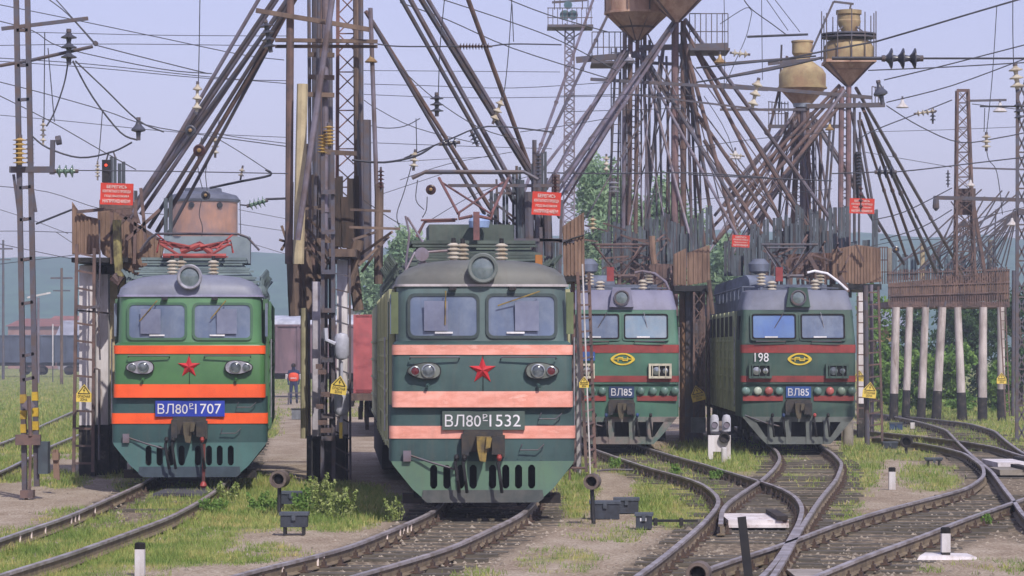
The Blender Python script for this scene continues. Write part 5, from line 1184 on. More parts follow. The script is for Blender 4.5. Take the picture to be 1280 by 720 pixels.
# floodlight mast
Y = 150
t, p = base('floodlight_mast', 'slender lattice floodlight mast with a railed platform behind the pipes', 'mast', 710, 500, Y, 'lattice masts')
b = MB(); lattice(b, at(711, 330, Y), at(712, 30, Y), .52, .42, 34, .028, True); put(b, 'lattice_mast', steel_l, t, p)
b = MB()
for k in range(10):
    x = 685+k*6; b.beam(at(x, 10, Y-.9), at(x, 33, Y-.9), .035); b.beam(at(x, 10, Y+.9), at(x, 33, Y+.9), .03)
for y_ in (10, 22): b.beam(at(684, y_, Y-.9), at(741, y_, Y-.9), .04); b.beam(at(684, y_, Y+.9), at(741, y_, Y+.9), .03)
a, c = at(684, 33, Y), at(741, 36, Y); b.box(a.x, c.x, Y-.95, Y+.95, c.z, a.z)
for x0, x1 in ((690, 706), (736, 718)): b.beam(at(x0, 34, Y), at(x1, 46, Y), .05)
for x in (693, 700, 728, 735): b.beam(at(x, 0, Y), at(x, 12, Y), .05)
b.beam(at(690, 3, Y), at(734, 0, Y), .1); put(b, 'platform', steel, t, p)
b = MB()
for x in (706, 716): b.lathe([(.1, -.15), (.22, .1), (.24, .15)], at(x, 18, Y-.5), (0, -1, -.3), 12)
b.lathe([(.12, -.1), (.2, .15)], at(710, 6, Y), (0, -1, -.2), 12); put(b, 'floodlight', mat('teal_floodlight', (110, 140, 150), (90, 116, 126), 3, .4), t, p, True)
b = MB().lathe([(.05, 0), (.3, -.05), (.42, -.22), (.4, -.24), (.1, -.2)], at(722, 74, Yc), (.3, 0, 1), 14)
# mast at right
Y = 118
t, p = base('catenary_mast', 'tall rusty lattice mast rising behind the far right platform', 'mast', 1203, 525, Y, 'lattice masts')
b = MB(); lattice(b, at(1206, 345, Y), at(1203, 113, Y), .7, .4, 15, .038, True, True, .012); b.beam(at(1196, 113, Y), at(1212, 113, Y), .1); put(b, 'lattice_mast', rusty, t, p)
b = MB(); b.beam(at(1211, 126, Y), at(1258, 125, Y), .08); b.beam(at(1167, 247, Y-8), at(1285, 250, Y-8), .13); b.lathe([(.1, 0), (.12, -.3), (.03, -.4)], at(1170, 249, Y-8), (0, 0, 1), 8); b.beam(at(1213, 210, Y), at(1285, 212, Y), .06); b.each('cross_arm', steel, t, p)
b = MB(); b.beam(at(1216, 250, Y), at(1232, 345, Y), .12); b.box(at(1196, 0, Y).x, at(1221, 0, Y).x, Y+.3, Y+.5, at(0, 268, Y).z, at(0, 235, Y).z); put(b, 'stay_and_board', rusty, t, p)
Y = 100
t, p = base('catenary_mast', 'dark steel mast cut by the right edge of the photo', 'mast', 1277, 560, Y, 'lattice masts')
b = MB(); lattice(b, at(1277, 552, Y), at(1277, 100, Y), .3, .25, 20, .05); b.beam(at(1272, 265, Y), at(1285, 265, Y), .2); put(b, 'lattice_mast', steel, t, p)
# ================================================================ red boards, yellow signs
red_sign(125.5, 229, 166.5, 256, 70.9, 'red board with white lettering on the left platform under the red lamp', 2)
red_sign(665, 240, 701, 269, 70.8, 'red board with faded pale lettering behind the pink striped locomotive', 3)
red_sign(1062, 248, 1093, 267, 100, 'torn red board high up behind the locomotive numbered 198', 2)
red_sign(915, 294, 937, 309, 99.5, 'small red board half hidden behind slanting pipes left of the locomotive 198', 3)
warn_sign(105, 492, 19, 71, 'yellow triangle sign fixed to the ladder of the left platform', 2)
warn_sign(424, 482, 20, 68.4, 'yellow triangle sign beside the white cylinders on the middle tower', 8)
warn_sign(872, 492, 17, 97, 'tilted yellow sign on the post left of the locomotive 198', -14)
warn_sign(1087, 488, 17, 96, 'yellow sign on the ladder right of the locomotive 198, nearest of the pair', 6)
warn_sign(1074, 470, 12, 103, 'small yellow sign on the far white pillar just right of the locomotive 198', 2)
warn_sign(1252, 473, 12, 126, 'yellow sign on the last whitewashed pillar at far right', 0)
warn_sign(730, 478, 12, 71.4, 'sliver of yellow sign behind the ladder beside the pink striped locomotive', 0)
# ================================================================ trackside objects
t, p = base('concrete_pillar', 'short stout concrete pillar under the right corner of the locomotive 198', 'pillar', 1060, 557)
MB().lathe([(.165, 0), (.16, .5), (.15, .95), (.16, .96)], (0, 0, 0), (0, 0, 1), 16).build('pillar_shaft', conc, t, True)
def marker(px, pyb, h, w, label, slab=False, blackfoot=False, name='marker_post'):
    t, p = base(name, label, 'marker post', px, pyb, None, 'black and white marker posts'); s = F/p.y; H = h/s; W = w/s
    b = MB(); z0 = H*.18 if blackfoot else 0
    b.box(-W/2, W/2, -W/2, W/2, z0, H*.80); b.build('post', white_m, t)
    if blackfoot: MB().box(-W/2+.003, W/2-.003, -W/2, W/2, -.02, z0).build('foot', tar_m, t)
    MB().loft([[(x*W/2, y*W/2, H*.80) for x, y in ((-1, -1), (1, -1), (1, 1), (-1, 1))], [(x*W/2, y*W/2, H*.97) for x, y in ((-1, -1), (1, -1), (1, 1), (-1, 1))], [(x*W*.36, y*W*.36, H) for x, y in ((-1, -1), (1, -1), (1, 1), (-1, 1))]], closed=True).build('cap', void, t)
    if slab: MB().loft([[(-.42, -.2, -.02), (.42, -.2, -.02), (.38, .2, -.02), (-.34, .2, -.02)], [(-.38, -.18, .04), (.4, -.18, .02), (.32, .18, .05), (-.26, .18, .06)]], closed=True).build('base_slab', lime_m, t)
marker(175, 720, 42, 12, 'black capped white post in the grass at lower left')
marker(1115, 612, 28, 8, 'small black capped white post standing on bare soil right of the turnout')
marker(1182, 697, 38, 11, 'black capped white post on a white slab at lower right', True, True)
marker(1140.5, 536, 10, 5, 'tiny white post before the row of whitewashed pillars')
def dwarf(px, py, r, postb, label, Yk=None, m=None, leanx=0):
    """round signal lamp on a thin post: lamp centre at (px, py), foot at row postb"""
    g_ = gnd(px+leanx, postb); Y = g_.y; t = thing('signal_lamp', label, 'signal lamp', g_, 0, 'low round signal lamps'); s = F/Y; c = at(px, py, Y)-g_; rr = r/s
    b = MB().lathe([(rr*.8, .30), (rr, .2), (rr*.95, 0), (rr, -.05), (rr*.98, -.12), (rr*.7, -.12), (rr*.66, -.02), (.001, .02)], c, (.15, 1, 0), 22); b.build('lamp_housing', m or mat('rusty_lamp', (112, 100, 92), (80, 68, 64), 4, .7), t, True)
    MB().lathe([(rr*.66, .0), (rr*.3, -.03), (.001, -.035)], c+Vector((-.01, -.005, 0)), (.15, 1, 0), 18).build('lens', void, t, True)
    b = MB().tube([(0, 0, 0), (c.x, .05, c.z-rr*.8)], .035); b.build('post', black, t, True)
dwarf(349, 599, 11, 645, 'round rusty signal lamp beside the dark boxes between the two star locomotives')
dwarf(740, 602, 10, 655, 'round signal lamp on a leaning post right of the pink striped locomotive', leanx=2)
dwarf(873, 717, 15, 745, 'top of a round signal lamp cut by the bottom edge')
dwarf(1133, 552, 8, 567, 'round dark signal lamp beside the far turnout at right', m=gear)
def sbox(px, py, w, h, d, label, name='relay_box', m=None, lid=True, legs=True, cat='box', group='dark trackside boxes', lift=.12):
    g_ = gnd(px, py); s = F/g_.y; t = thing(name, label, cat, g_, random.uniform(-.1, .1), group); W, H = w/s, h/s; z0 = lift if legs else 0
    m = m or mat('dark_box_paint', (52, 58, 68), (42, 46, 54), 4, .6)
    MB().box(-W/2, W/2, -d/2, d/2, z0, H-.04).build('housing', m, t)
    if lid:
        b = MB(); b.box(-W/2-.02, W/2+.02, -d/2-.02, d/2+.02, H-.045, H); b.box(-.03, .03, -d/2-.04, -d/2-.005, H-.12, H-.02); b.build('lid', mat('box_lid', (74, 82, 92), (58, 64, 72), 4, .55), t)
    if legs:
        for sx in (-1, 1): MB().box(sx*(W/2-.06)-.02, sx*(W/2-.06)+.02, -d/2+.02, d/2-.02, 0, z0+.005).build('leg', black, t)
    return t
sbox(364, 638, 30, 24, .3, 'dark box behind its twin, below the round rusty lamp at left')
sbox(368, 668, 33, 28, .35, 'dark box on short legs standing on bare soil below the round rusty lamp')
sbox(756, 648, 36, 22, .4, 'long dark box left of the turnout, beside the leaning post lamp', legs=False)
sbox(783, 641, 30, 19, .4, 'dark box with pale marks between two others left of the turnout', legs=False)
q = sbox(805, 660, 20, 19, .4, 'small dark box with a white label joined to the turnout rod', legs=False); MB().box(-.06, .04, -.215, -.2, .12, .17).build('paper_label', num_w, q)
sbox(1167, 582, 20, 10, .3, 'small low dark box in the grass at right of the turnouts', name='junction_box')
sbox(1120, 537, 16, 9, .3, 'tiny blue box left of the tiny white post', m=mat('blue_box', (48, 70, 104), None, 4, .6), name='junction_box', legs=False)
sbox(1112, 560, 18, 8, .4, 'flat dark box joined to the far turnout lamp', name='junction_box', legs=False)
t, p = base('point_rod', 'flat dark operating rod leading from the boxes to the turnout blade', 'rod', 840, 657)
b = MB(); b.box(-.42, .42, -.04, .04, .06, .1); b.box(-.3, -.24, -.08, .08, .0, .12); b.box(.12, .18, -.08, .08, 0, .12); b.build('rod', black, t)
# whitewashed cover plates in the turnouts
def cover(px, py, w, h, label, m=lime_m):
    g_ = gnd(px, py, GZ+.02); s = F/g_.y; W = w/s; D = h*g_.y**2/(F*(CAMZ-GZ)); t = thing('turnout_cover', label, 'cover plate', g_, .0, 'whitewashed turnout covers')
    th = .12 if 'turnout' in label else .05; b = MB(); b.box(-W/2, W/2, -D/2, D/2, 0, th); b.box(-W/2, W/2, -D/2-.03, -D/2+.03, .0, .05); b.build('plate', m, t)
    if 'turnout' in label: MB().box(W/2-.2, W/2-.02, -D/2-.05, D/2, .12, .19).build('end_block', gear, t)
cover(942, 655, 74, 9, 'peeling white cover plate between the turnout rails in the foreground', mat('peeling_whitewash', (214, 208, 208), (196, 184, 182), 5, .9, c3=(110, 84, 74), lo=.5, hi=.6))
cover(1262, 582, 50, 5, 'grey white cover plate of the far turnout near the right edge'); cover(1262, 592, 40, 4, 'lower grey plate of the far turnout near the right edge', conc)
cover(232, 616, 62, 8, 'dark planked crossing cover between the rails before the orange striped locomotive', mat('dark_crossing_planks', (84, 84, 92), (62, 60, 64), 4, .9, stretch=(.4, 8, 1)))
cover(1012, 722, 44, 12, 'pale concrete slab between the rails at the bottom edge, lower right', mat('pale_slab', (160, 152, 146), (136, 128, 122), 3, .9))
# white dwarf signal
t, p = base('dwarf_signal', 'white dwarf signal with two rounded heads between the two boxed-lamp locomotives', 'signal', 900, 574); s = F/p.y
b = MB().box(-15/s, 13/s, -.12, .12, .2, 30/s); b.box(-15/s, -9/s, -.12, .12, 0, .2); b.box(6/s, 13/s, -.12, .12, 0, .2); b.build('signal_base', lime_m, t)
for x in (-7, 8):
    h = MB().lathe([(.02, 0), (5.5/s, .02), (5.5/s, 17/s), (4/s, 21/s), (.01, 22/s)], (x/s, 0, 34/s), (0, 0, 1), 16).build('signal_head', mat('pale_grey_signal', (186, 188, 196), (160, 160, 168), 3, .6), t, True)
    MB().lathe([(4/s, 0), (4/s, .05), (3/s, .02), (.001, .02)], (x/s, -5/s, 34/s+9/s), (0, -1, 0), 14).build('lens', steel_l, h, True)
MB().lathe([(7/s, 0), (7/s, .12), (5/s, .12), (4.5/s, .04), (.001, .02)], (5/s, -.12, 27/s), (0, -1, 0), 18).build('lamp_housing', gear, t, True)
t2, p2 = base('marker_post', 'short white post directly in front of the white dwarf signal', 'marker post', 905, 578, None, 'black and white marker posts'); MB().lathe([(.07, 0), (.07, .36), (.05, .38)], (0, 0, 0), (0, 0, 1), 14).build('post', white_m, t2, True)
# leaning black bar in the foreground
t = thing('leaning_bar', 'black iron bar leaning upright in the foreground of the turnout', 'iron bar', gnd(938, 742))
g_ = gnd(938, 742); b = MB().beam((0, 0, 0), at(927, 646, g_.y)-g_, .1, .05); b.build('bar', black, t)
t = thing('loose_pipe', 'loose thin pipe lying on the soil beside the left turnout rail', 'pipe', gnd(765, 590)); MB().tube([(-.35, 0, .03), (0, .2, .05), (.5, .3, .04)], .025).build('pipe', steel, t, True)
t = thing('pipe_stand', 'small rusty pipe rail at the foot of the ladder beside the pink striped locomotive', 'pipe rail', gnd(722, 600)); s = F/gnd(722, 600).y
MB().tube([(-10/s, 0, 0), (-10/s, 0, 15/s), (10/s, 0, 15/s)], .03).build('pipe', rusty, t, True)
# ================================================================ worker
def person():
    Y = 166; p = at(367, 501, Y); p.z = GZ
    t = thing('person', 'person seen from behind in an orange vest and dark blue trousers walking between wagons', 'person', p)
    def skin(name, V_, E_, Rr, m, parent):
        me = bpy.data.meshes.new(name); me.from_pydata(V_, E_, []); o = bpy.data.objects.new(name, me); C.objects.link(o); o.parent = parent
        md = o.modifiers.new('skin', 'SKIN'); o.modifiers.new('s', 'SUBSURF').levels = 1; o.modifiers['s'].render_levels = 2
        if not me.skin_vertices: me.skin_vertices.new()
        for i, r in enumerate(Rr): me.skin_vertices[0].data[i].radius = r
        me.skin_vertices[0].data[0].use_root = True
        me.materials.append(m)
        return o
    V_ = [(0, 0, .95), (0, 0, 1.15), (0, -.02, 1.4), (0, -.03, 1.5), (0, -.05, 1.58), (0, -.07, 1.70),
          (-.1, 0, .9), (-.12, .05, .5), (-.12, -.05, .08), (-.12, .1, .03), (.1, 0, .9), (.13, -.12, .52), (.14, .05, .1), (.14, .2, .05),
          (-.19, 0, 1.42), (-.25, .02, 1.15), (-.22, -.08, .92), (-.21, -.11, .84), (.19, 0, 1.42), (.25, .04, 1.15), (.22, .0, .93), (.21, -.03, .85)]
    E_ = [(0, 1), (1, 2), (2, 3), (3, 4), (4, 5), (0, 6), (6, 7), (7, 8), (8, 9), (0, 10), (10, 11), (11, 12), (12, 13), (2, 14), (14, 15), (15, 16), (16, 17), (2, 18), (18, 19), (19, 20), (20, 21)]
    Rr = [(.15, .11), (.14, .1), (.16, .11), (.06, .06), (.09, .1), (.08, .09), (.09, .1), (.07, .07), (.05, .05), (.045, .03), (.09, .1), (.07, .07), (.05, .05), (.045, .03), (.07, .07), (.05, .05), (.035, .035), (.035, .045), (.07, .07), (.05, .05), (.035, .035), (.035, .045)]
    t.scale = (1.2, 1.2, 1.2); body = skin('body', V_, E_, Rr, mat('dark_blue_workwear', (46, 56, 90), (38, 46, 76), 6, .9), t)
    skin('vest', [(0, 0, .95), (0, 0, 1.15), (0, -.01, 1.42)], [(0, 1), (1, 2)], [(.24, .17), (.24, .16), (.27, .17)], mat('orange_vest', (224, 84, 56), (204, 74, 50), 6, .8), t)
    MB().lathe([(.01, -.02), (.09, .0), (.105, .05), (.09, .12), (.02, .16)], (0, -.07, 1.62), (0, 0, 1), 14).build('hair', mat('dark_hair', (50, 40, 36), None, 8, .9), t, True)
    MB().box(-.13, .13, -.155, -.13, 1.12, 1.15).build('reflective_band', num_w, t)
    MB().tube([(-.29, 0, 1.3), (-.3, .04, 1.1)], .07).build('shirt_sleeve', white_m, t, True); MB().tube([(.29, 0, 1.3), (.3, .05, 1.1)], .07).build('shirt_sleeve', white_m, t, True)
person()
t = thing('trestle', 'small dark metal trestle standing in front of the worker in the orange vest', 'trestle', at(370, 500, 165)*1.0); t.location.z = GZ
b = MB()
for x in (-.4, .5): b.beam((x, 0, 0), (x, 0, .6), .05); b.beam((x, .4, 0), (x, .4, .6), .05)
b.beam((-.4, 0, .6), (.5, 0, .6), .06); b.beam((-.4, .4, .6), (.5, .4, .6), .06); b.beam((-.4, 0, .3), (.5, 0, .3), .04); b.build('frame', steel, t)
t = thing('tool_crate', 'grey crate on the ground behind the middle tower near the worker', 'crate', gnd(374, 524))
b = MB().box(-.3, .35, -.2, .2, 0, .4); b.build('crate_box', mat('grey_crate', (112, 116, 120), (92, 96, 100), 4, .7), t); MB().box(-.32, .37, -.22, .22, .4, .44).build('lid', black, t)
# ================================================================ wagons
def wagon(label, c, rz, L_, H0, H1, m, group, name='freight_wagon', roofm=None, n=10, W=1.5, dark=None):
    t = thing(name, label, 'wagon', c, rz, group)
    b = MB(); b.box(-L_/2, L_/2, -W, W, H0, H1); bd = b.build('wagon_body', m, t)
    b = MB()
    for k in range(n+1):
        x = lerp(-L_/2+.08, L_/2-.08, k/n)
        for s in (-1, 1): b.box(x-.07, x+.07, s*W-.08, s*W+.08, H0, H1)
    for k in range(4):
        y = lerp(-W+.1, W-.1, k/3)
        for s in (-1, 1): b.box(s*L_/2-.08, s*L_/2+.08, y-.05, y+.05, H0, H1)
    for z in (H0+.06, H1-.06):
        for s in (-1, 1): b.box(-L_/2, L_/2, s*W-.1, s*W+.1, z-.06, z+.06)
    b.build('wagon_rib', m, bd)
    b = MB(); b.box(-L_/2+.1, L_/2-.1, -1.2, 1.2, H0-.35, H0-.01); b.build('underframe', dark or gear, t)
    for cx in (-L_/2+2.2, L_/2-2.2):
        b = MB()
        for dx in (-.9, .9):
            for s in (-1, 1): b.lathe([(.47, -.06), (.47, .06), (.15, .1)], (cx+dx, s*.8, .47), (0, s, 0), 16)
        b.box(cx-1.3, cx+1.3, -1.1, -.95, .35, .75); b.box(cx-1.3, cx+1.3, .95, 1.1, .35, .75); b.box(cx-.3, cx+.3, -.9, .9, .4, .9); b.build('bogie', gear, t)
    if roofm:
        b = MB(); P = [(-W*1.02*math.cos(a), H1+.55*math.sin(a)) for a in np.linspace(0, math.pi, 13)]
        b.add([(-L_/2, y, z) for y, z in P]+[(L_/2, y, z) for y, z in P], [tuple(range(13)), tuple(range(25, 12, -1))]+[(i, i+13, (i+1) % 13+13, (i+1) % 13) for i in range(13)]); b.build('roof', roofm, t, True)
    return t
dk = mat('blue_grey_wagon', (72, 80, 98), (60, 66, 84), .8, .8)
Yt = 330
for k, (x, l_) in enumerate(((-10, 'dark open wagon at the far left end of the field'), (150, 'dark open wagon behind the left platform pillars'), (-175, 'dark open wagon beyond the left edge of the field'), (310, 'dark open wagon far behind the orange striped locomotive'))):
    if k == 2: continue
    c = at(x, 0, Yt); c.z = 0; wagon(l_, c, 0, 13.0, 1.3, 4.1, dk, 'dark freight wagons across the field', n=12)
mv = mat('mauve_wagon_paint', (118, 96, 104), (98, 82, 92), .8, .8, stretch=(3, 3, .5), c3=(128, 86, 74))
c = at(372, 0, 192); c.z = 0; wagon('mauve wagon with a pale rounded roof behind the person in the vest', c, R(5), 13, 1.25, 4.15, mv, 'closed wagons behind the locomotives', roofm=mat('pale_roof', (176, 180, 194), (150, 154, 170), 2, .6))
# flat wagon with red container behind the pink striped locomotive
c = at(452, 0, 112); c.z = 0
fw = thing('flat_wagon', 'flat wagon carrying the red container behind the pink striped locomotive', 'wagon', c+Vector((1.0, 0, 0)), math.atan(.045)+R(90), None)
b = MB().box(-7, 13, -1.35, 1.35, 1.0, 1.22); b.build('deck', wood, fw)
b = MB()
for s in (-1, 1): b.box(-7, 13, s*1.3-.05, s*1.3+.05, .8, 1.0)
b.build('side_sill', gear, fw)
for cx in (-4.5, 9):
    b = MB()
    for dx in (-.9, .9):
        for s in (-1, 1): b.lathe([(.47, -.06), (.47, .06), (.15, .1)], (cx+dx, s*.8, .47), (0, s, 0), 16)
    b.box(cx-1.3, cx+1.3, -1.1, -.95, .35, .75); b.box(cx-1.3, cx+1.3, .95, 1.1, .35, .75); b.box(cx-.2, cx+.2, -.9, .9, .4, .9); b.build('bogie', gear, fw)
rc = mat('red_container_paint', (176, 92, 94), (156, 80, 84), 1.2, .7, c3=(136, 84, 82), grime=.3)
ct = thing('shipping_container', 'faded red corrugated container on the flat wagon at left of the pink striped locomotive', 'container', c+Vector((1.0, 0, 1.23)), math.atan(.045)+R(90))
b = MB(); L_, W, H = 12.0, 1.22, 2.6
n = 24; 
for s in (-1, 1):
    pr = []
    for k in range(n):
        x = -L_/2+L_*k/n; d = L_/n
        pr += [(x, s*W), (x+d*.35, s*W), (x+d*.5, s*(W-.1)), (x+d*.85, s*(W-.1))]
    pr.append((L_/2, s*W)); m_ = len(pr)
    b.add([(x, y, .12) for x, y in pr]+[(x, y, H-.1) for x, y in pr], [(i, i+1, i+1+m_, i+m_) for i in range(m_-1)])
b.add([(-L_/2, -W, 0), (-L_/2, W, 0), (-L_/2, W, H), (-L_/2, -W, H), (L_/2, -W, 0), (L_/2, W, 0), (L_/2, W, H), (L_/2, -W, H)], [(0, 1, 2, 3), (4, 7, 6, 5)])
b.box(-L_/2, L_/2, -W, W, H-.1, H-.02); b.box(-L_/2, L_/2, -W, W, 0, .12); b.build('container_body', rc, ct)
b = MB()
for sx in (-1, 1):
    for sy in (-1, 1): b.box(sx*L_/2-.08, sx*L_/2+.08, sy*W-.04, sy*W+.04, 0, H)
b.build('corner_post', rc, ct)
# ================================================================ far buildings
def house(name, label, x0, x1, ytop, yeave, Y, wallm, roofm, depth=10, windows=3):
    a, c = at(x0, ytop, Y), at(x1, yeave, Y); W = c.x-a.x
    t = thing(name, label, 'building', ((a.x+c.x)/2, Y, GZ), 0, 'low buildings beyond the yard'); ze = c.z-GZ; zr = a.z-GZ
    MB().box(-W/2, W/2, 0, depth, 0, ze).build('wall', wallm, t)
    b = MB(); b.add([(-W/2-.4, -.5, ze), (W/2+.4, -.5, ze), (W/2+.4, depth+.5, ze), (-W/2-.4, depth+.5, ze), (-W/2-.4, depth/2, zr), (W/2+.4, depth/2, zr)], [(0, 1, 5, 4), (2, 3, 4, 5), (1, 2, 5), (3, 0, 4), (0, 3, 2, 1)]); b.build('roof', roofm, t)
    for k in range(windows): x = lerp(-W/2, W/2, (k+.5)/windows); MB().box(x-.6, x+.6, -.04, .02, ze*.45, ze*.8).build('window', glass_m, t)
house('warehouse', 'long low shed with a reddish brown roof beyond the dark wagons at left', 10, 74, 397, 408, 460, mat('pinkish_wall', (150, 116, 110), None, .5, .9), mat('brown_red_roof', (142, 84, 72), (118, 74, 66), .5, .9), 30, 5)
house('warehouse', 'low shed with a rust red roof right of the striped mast', 60, 100, 394, 404, 500, mat('pinkish_wall', (150, 116, 110)), mat('rust_red_roof', (156, 92, 78), (130, 80, 70), .5, .9), 20, 2)
house('warehouse', 'shed with a pale grey roof partly behind the left ladder', 72, 150, 400, 424, 440, mat('dusty_wall', (138, 134, 140), None, .5, .9), mat('pale_grey_roof', (150, 152, 164), (132, 134, 146), .5, .9), 14, 3)
house('warehouse', 'white walled building seen above the red container', 425, 500, 380, 386, 300, mat('white_wall', (190, 188, 196), None, .5, .9), mat('white_roof', (196, 196, 206), None, .5, .9), 14, 3)
house('shed', 'small shed with grey slate roof and ochre wall between ladder and first whitewashed pillar', 1096, 1122, 388, 408, 170, mat('ochre_wall', (170, 140, 90), (140, 116, 84), 1, .9), mat('slate_roof', (140, 146, 160), (110, 116, 130), 1, .9), 6, 1)
# brick water tower
Yb = 250; s = F/Yb; c = at(254, 0, Yb); c.z = GZ; r = 43/s
t = thing('water_tower', 'round pinkish brick water tower with two round windows behind the orange striped locomotive', 'tower', c)
bk = mat('brick_pink', (168, 124, 102), (132, 108, 106), .5, .9, stretch=(1, 1, .6), grime=.25, c3=(182, 136, 104)); bd = mat('weathered_metal_roof', (92, 96, 112), (76, 80, 96), 2, .7)
zt = at(0, 262, Yb).z-GZ
w = MB().lathe([(r, 0), (r, zt+12/s)], (0, 0, 0), (0, 0, 1), 40).build('wall', bk, t, True)
MB().lathe([(r*.99, zt+.55), (r*1.04, zt+.57), (r*1.07, zt+.75), (r*.97, zt+1.1), (r*.55, zt+1.4), (r*.53, zt+1.65), (.1, zt+1.75)], (0, 0, 0), (0, 0, 1), 32).build('roof', bd, t, True)
for x in (-10, 23):
    a = math.asin(x/43); MB().lathe([(.22, 0), (.22, .2), (.001, .2)], (r*math.sin(a), -r*math.cos(a)+.05, zt+.25), (math.sin(a), -math.cos(a), 0), 16).build('round_window', void, t, True)
# a lattice pylon and a few poles on the field
for i, (x, yt, Y, m_, l_) in enumerate(((77, 335, 260, wood, 'thin wooden pole beyond the shed roofs at left'), (4, 300, 300, steel, 'far steel pole at the left edge'), (214, 418, 150, white_m, ''), (1153, 0, 0, 0, ''))):
    if not l_: continue
    t = thing('utility_pole', l_, 'pole', (at(x, 0, Y).x, Y, GZ), 0, 'far poles'); z = at(0, yt, Y).z-GZ
    MB().tube([(0, 0, 0), (0, 0, z)], .14, 8, .1).build('shaft', m_, t, True)
    b = MB(); b.box(-.9, .9, -.06, .06, z-.9, z-.75); b.box(-.7, .7, -.06, .06, z-1.9, z-1.8); b.build('cross_arm', steel, t)
t = thing('marker_rod', 'thin white striped rod standing in the grassy field at left', 'rod', gnd(66, 478)); MB().tube([(0, 0, 0), (0, 0, 1.4)], .05).build('rod_foot', steel, t); MB().tube([(0, 0, 1.4), (0, 0, 5.0)], .055).build('rod', white_m, t)
t, p = base('street_lamp', 'far street lamp with a pale double head above the shed roofs', 'lamp', 48, 478, 260); z = at(0, 372, 260).z-GZ
MB().tube([(0, 0, 0), (0, 0, z)], .1).build('pole', steel_l, t); b = MB(); b.beam((-.9, 0, z), (1, 0, z+.4), .15); b.build('lamp_head', white_m, t)
# ================================================================ vegetation
leafs = {'far': leafmat('hazy_leaves', (116, 148, 118), (144, 172, 134), (168, 190, 150), .9, .45), 'mid': leafmat('mid_leaves', (78, 112, 52), (108, 142, 68), (140, 168, 90), 1.3, .35), 'dark': leafmat('dark_leaves', (44, 66, 42), (62, 88, 52), (92, 120, 66), 1.2, .3), 'weed': leafmat('pale_weed', (88, 112, 52), (136, 152, 84), (190, 196, 140), 6)}  # far crowns: distance haze put into the pale leaf colours
bark = mat('bark', (84, 72, 60), (62, 54, 46), 3, .95)
def crown(blobs, n, sz, seed, m):
    rs_ = np.random.RandomState(seed); out = []
    tot = sum(b_[3]*b_[4]*b_[5] for b_ in blobs)
    for (cx, cy, cz, rx, ry, rz_) in blobs:
        k = int(n*rx*ry*rz_/tot); nc = max(6, k//26)
        dirs = rs_.normal(size=(nc, 3)); dirs /= np.linalg.norm(dirs, axis=1)[:, None]
        cc = dirs*(rs_.uniform(.25, 1.12, nc)**.5)[:, None]*np.array([rx, ry, rz_])+np.array([cx, cy, cz])
        cl = np.repeat(cc, 26, 0); q = cl+rs_.normal(size=cl.shape)*np.array([rx, ry, rz_])*.15
        out.append(q)
    Q = np.concatenate(out); k = len(Q)
    a = rs_.normal(size=(k, 3)); a /= np.linalg.norm(a, axis=1)[:, None]; b_ = np.cross(a, rs_.normal(size=(k, 3))); b_ /= np.linalg.norm(b_, axis=1)[:, None]
    s_ = (sz*rs_.uniform(.6, 1.3, k))[:, None]; a *= s_; b_ *= s_*.7
    P = np.stack([Q-a, Q-b_*.6, Q+a, Q+b_*.6], 1); return P.reshape(-1, 3)
def tree(name, label, px, Y, ytop, w, kind, n=9000, sz=.2, seed=0, cat='tree', group=None, low=.25, blobs=None):
    c = at(px, 0, Y); c.z = GZ; H = at(0, ytop, Y).z-GZ; Wd = w*Y/F/2; rr = random.Random(seed)
    t = thing(name, label, cat, c, 0, group)
    if blobs is None:
        blobs = []
        for k in range(7):
            a = rr.uniform(0, 6.28); q = rr.uniform(.1, .62); hh = rr.uniform(low+.15, .85)
            blobs.append((math.cos(a)*Wd*q, math.sin(a)*Wd*q, H*hh, Wd*rr.uniform(.35, .55), Wd*rr.uniform(.35, .5), H*rr.uniform(.12, .2)))
        blobs.append((0, 0, H*.86, Wd*.4, Wd*.4, H*.14))
    me = tri_mesh('crown', crown(blobs, n, sz, seed, None), leafs[kind], True); o = bpy.data.objects.new('crown', me); C.objects.link(o); o.parent = t
    b = MB(); r0 = max(.04, H*.022); b.tube([(0, 0, -.1), (rr.uniform(-.2, .2), 0, H*.3), (rr.uniform(-.3, .3), 0, H*.75)], r0, 8, r0*.35)
    for bl in blobs[:6]: b.tube([(0, 0, H*rr.uniform(.2, .45)), (bl[0]*.5, bl[1]*.5, bl[2]*.75), (bl[0], bl[1], bl[2])], r0*.4, 6, r0*.12)
    b.build('trunk', bark, t, True); return t
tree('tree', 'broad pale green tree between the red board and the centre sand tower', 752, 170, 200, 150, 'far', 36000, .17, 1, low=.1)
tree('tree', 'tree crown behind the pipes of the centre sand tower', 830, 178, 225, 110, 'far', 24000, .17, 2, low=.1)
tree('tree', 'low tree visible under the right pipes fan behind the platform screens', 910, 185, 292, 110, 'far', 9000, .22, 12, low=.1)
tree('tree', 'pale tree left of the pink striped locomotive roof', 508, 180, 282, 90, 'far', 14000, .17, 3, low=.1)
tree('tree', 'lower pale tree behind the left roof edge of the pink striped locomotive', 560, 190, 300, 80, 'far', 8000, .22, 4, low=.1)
tree('tree', 'faint tree right of the middle tower and above the container', 470, 200, 318, 60, 'far', 6000, .22, 5, low=.1)
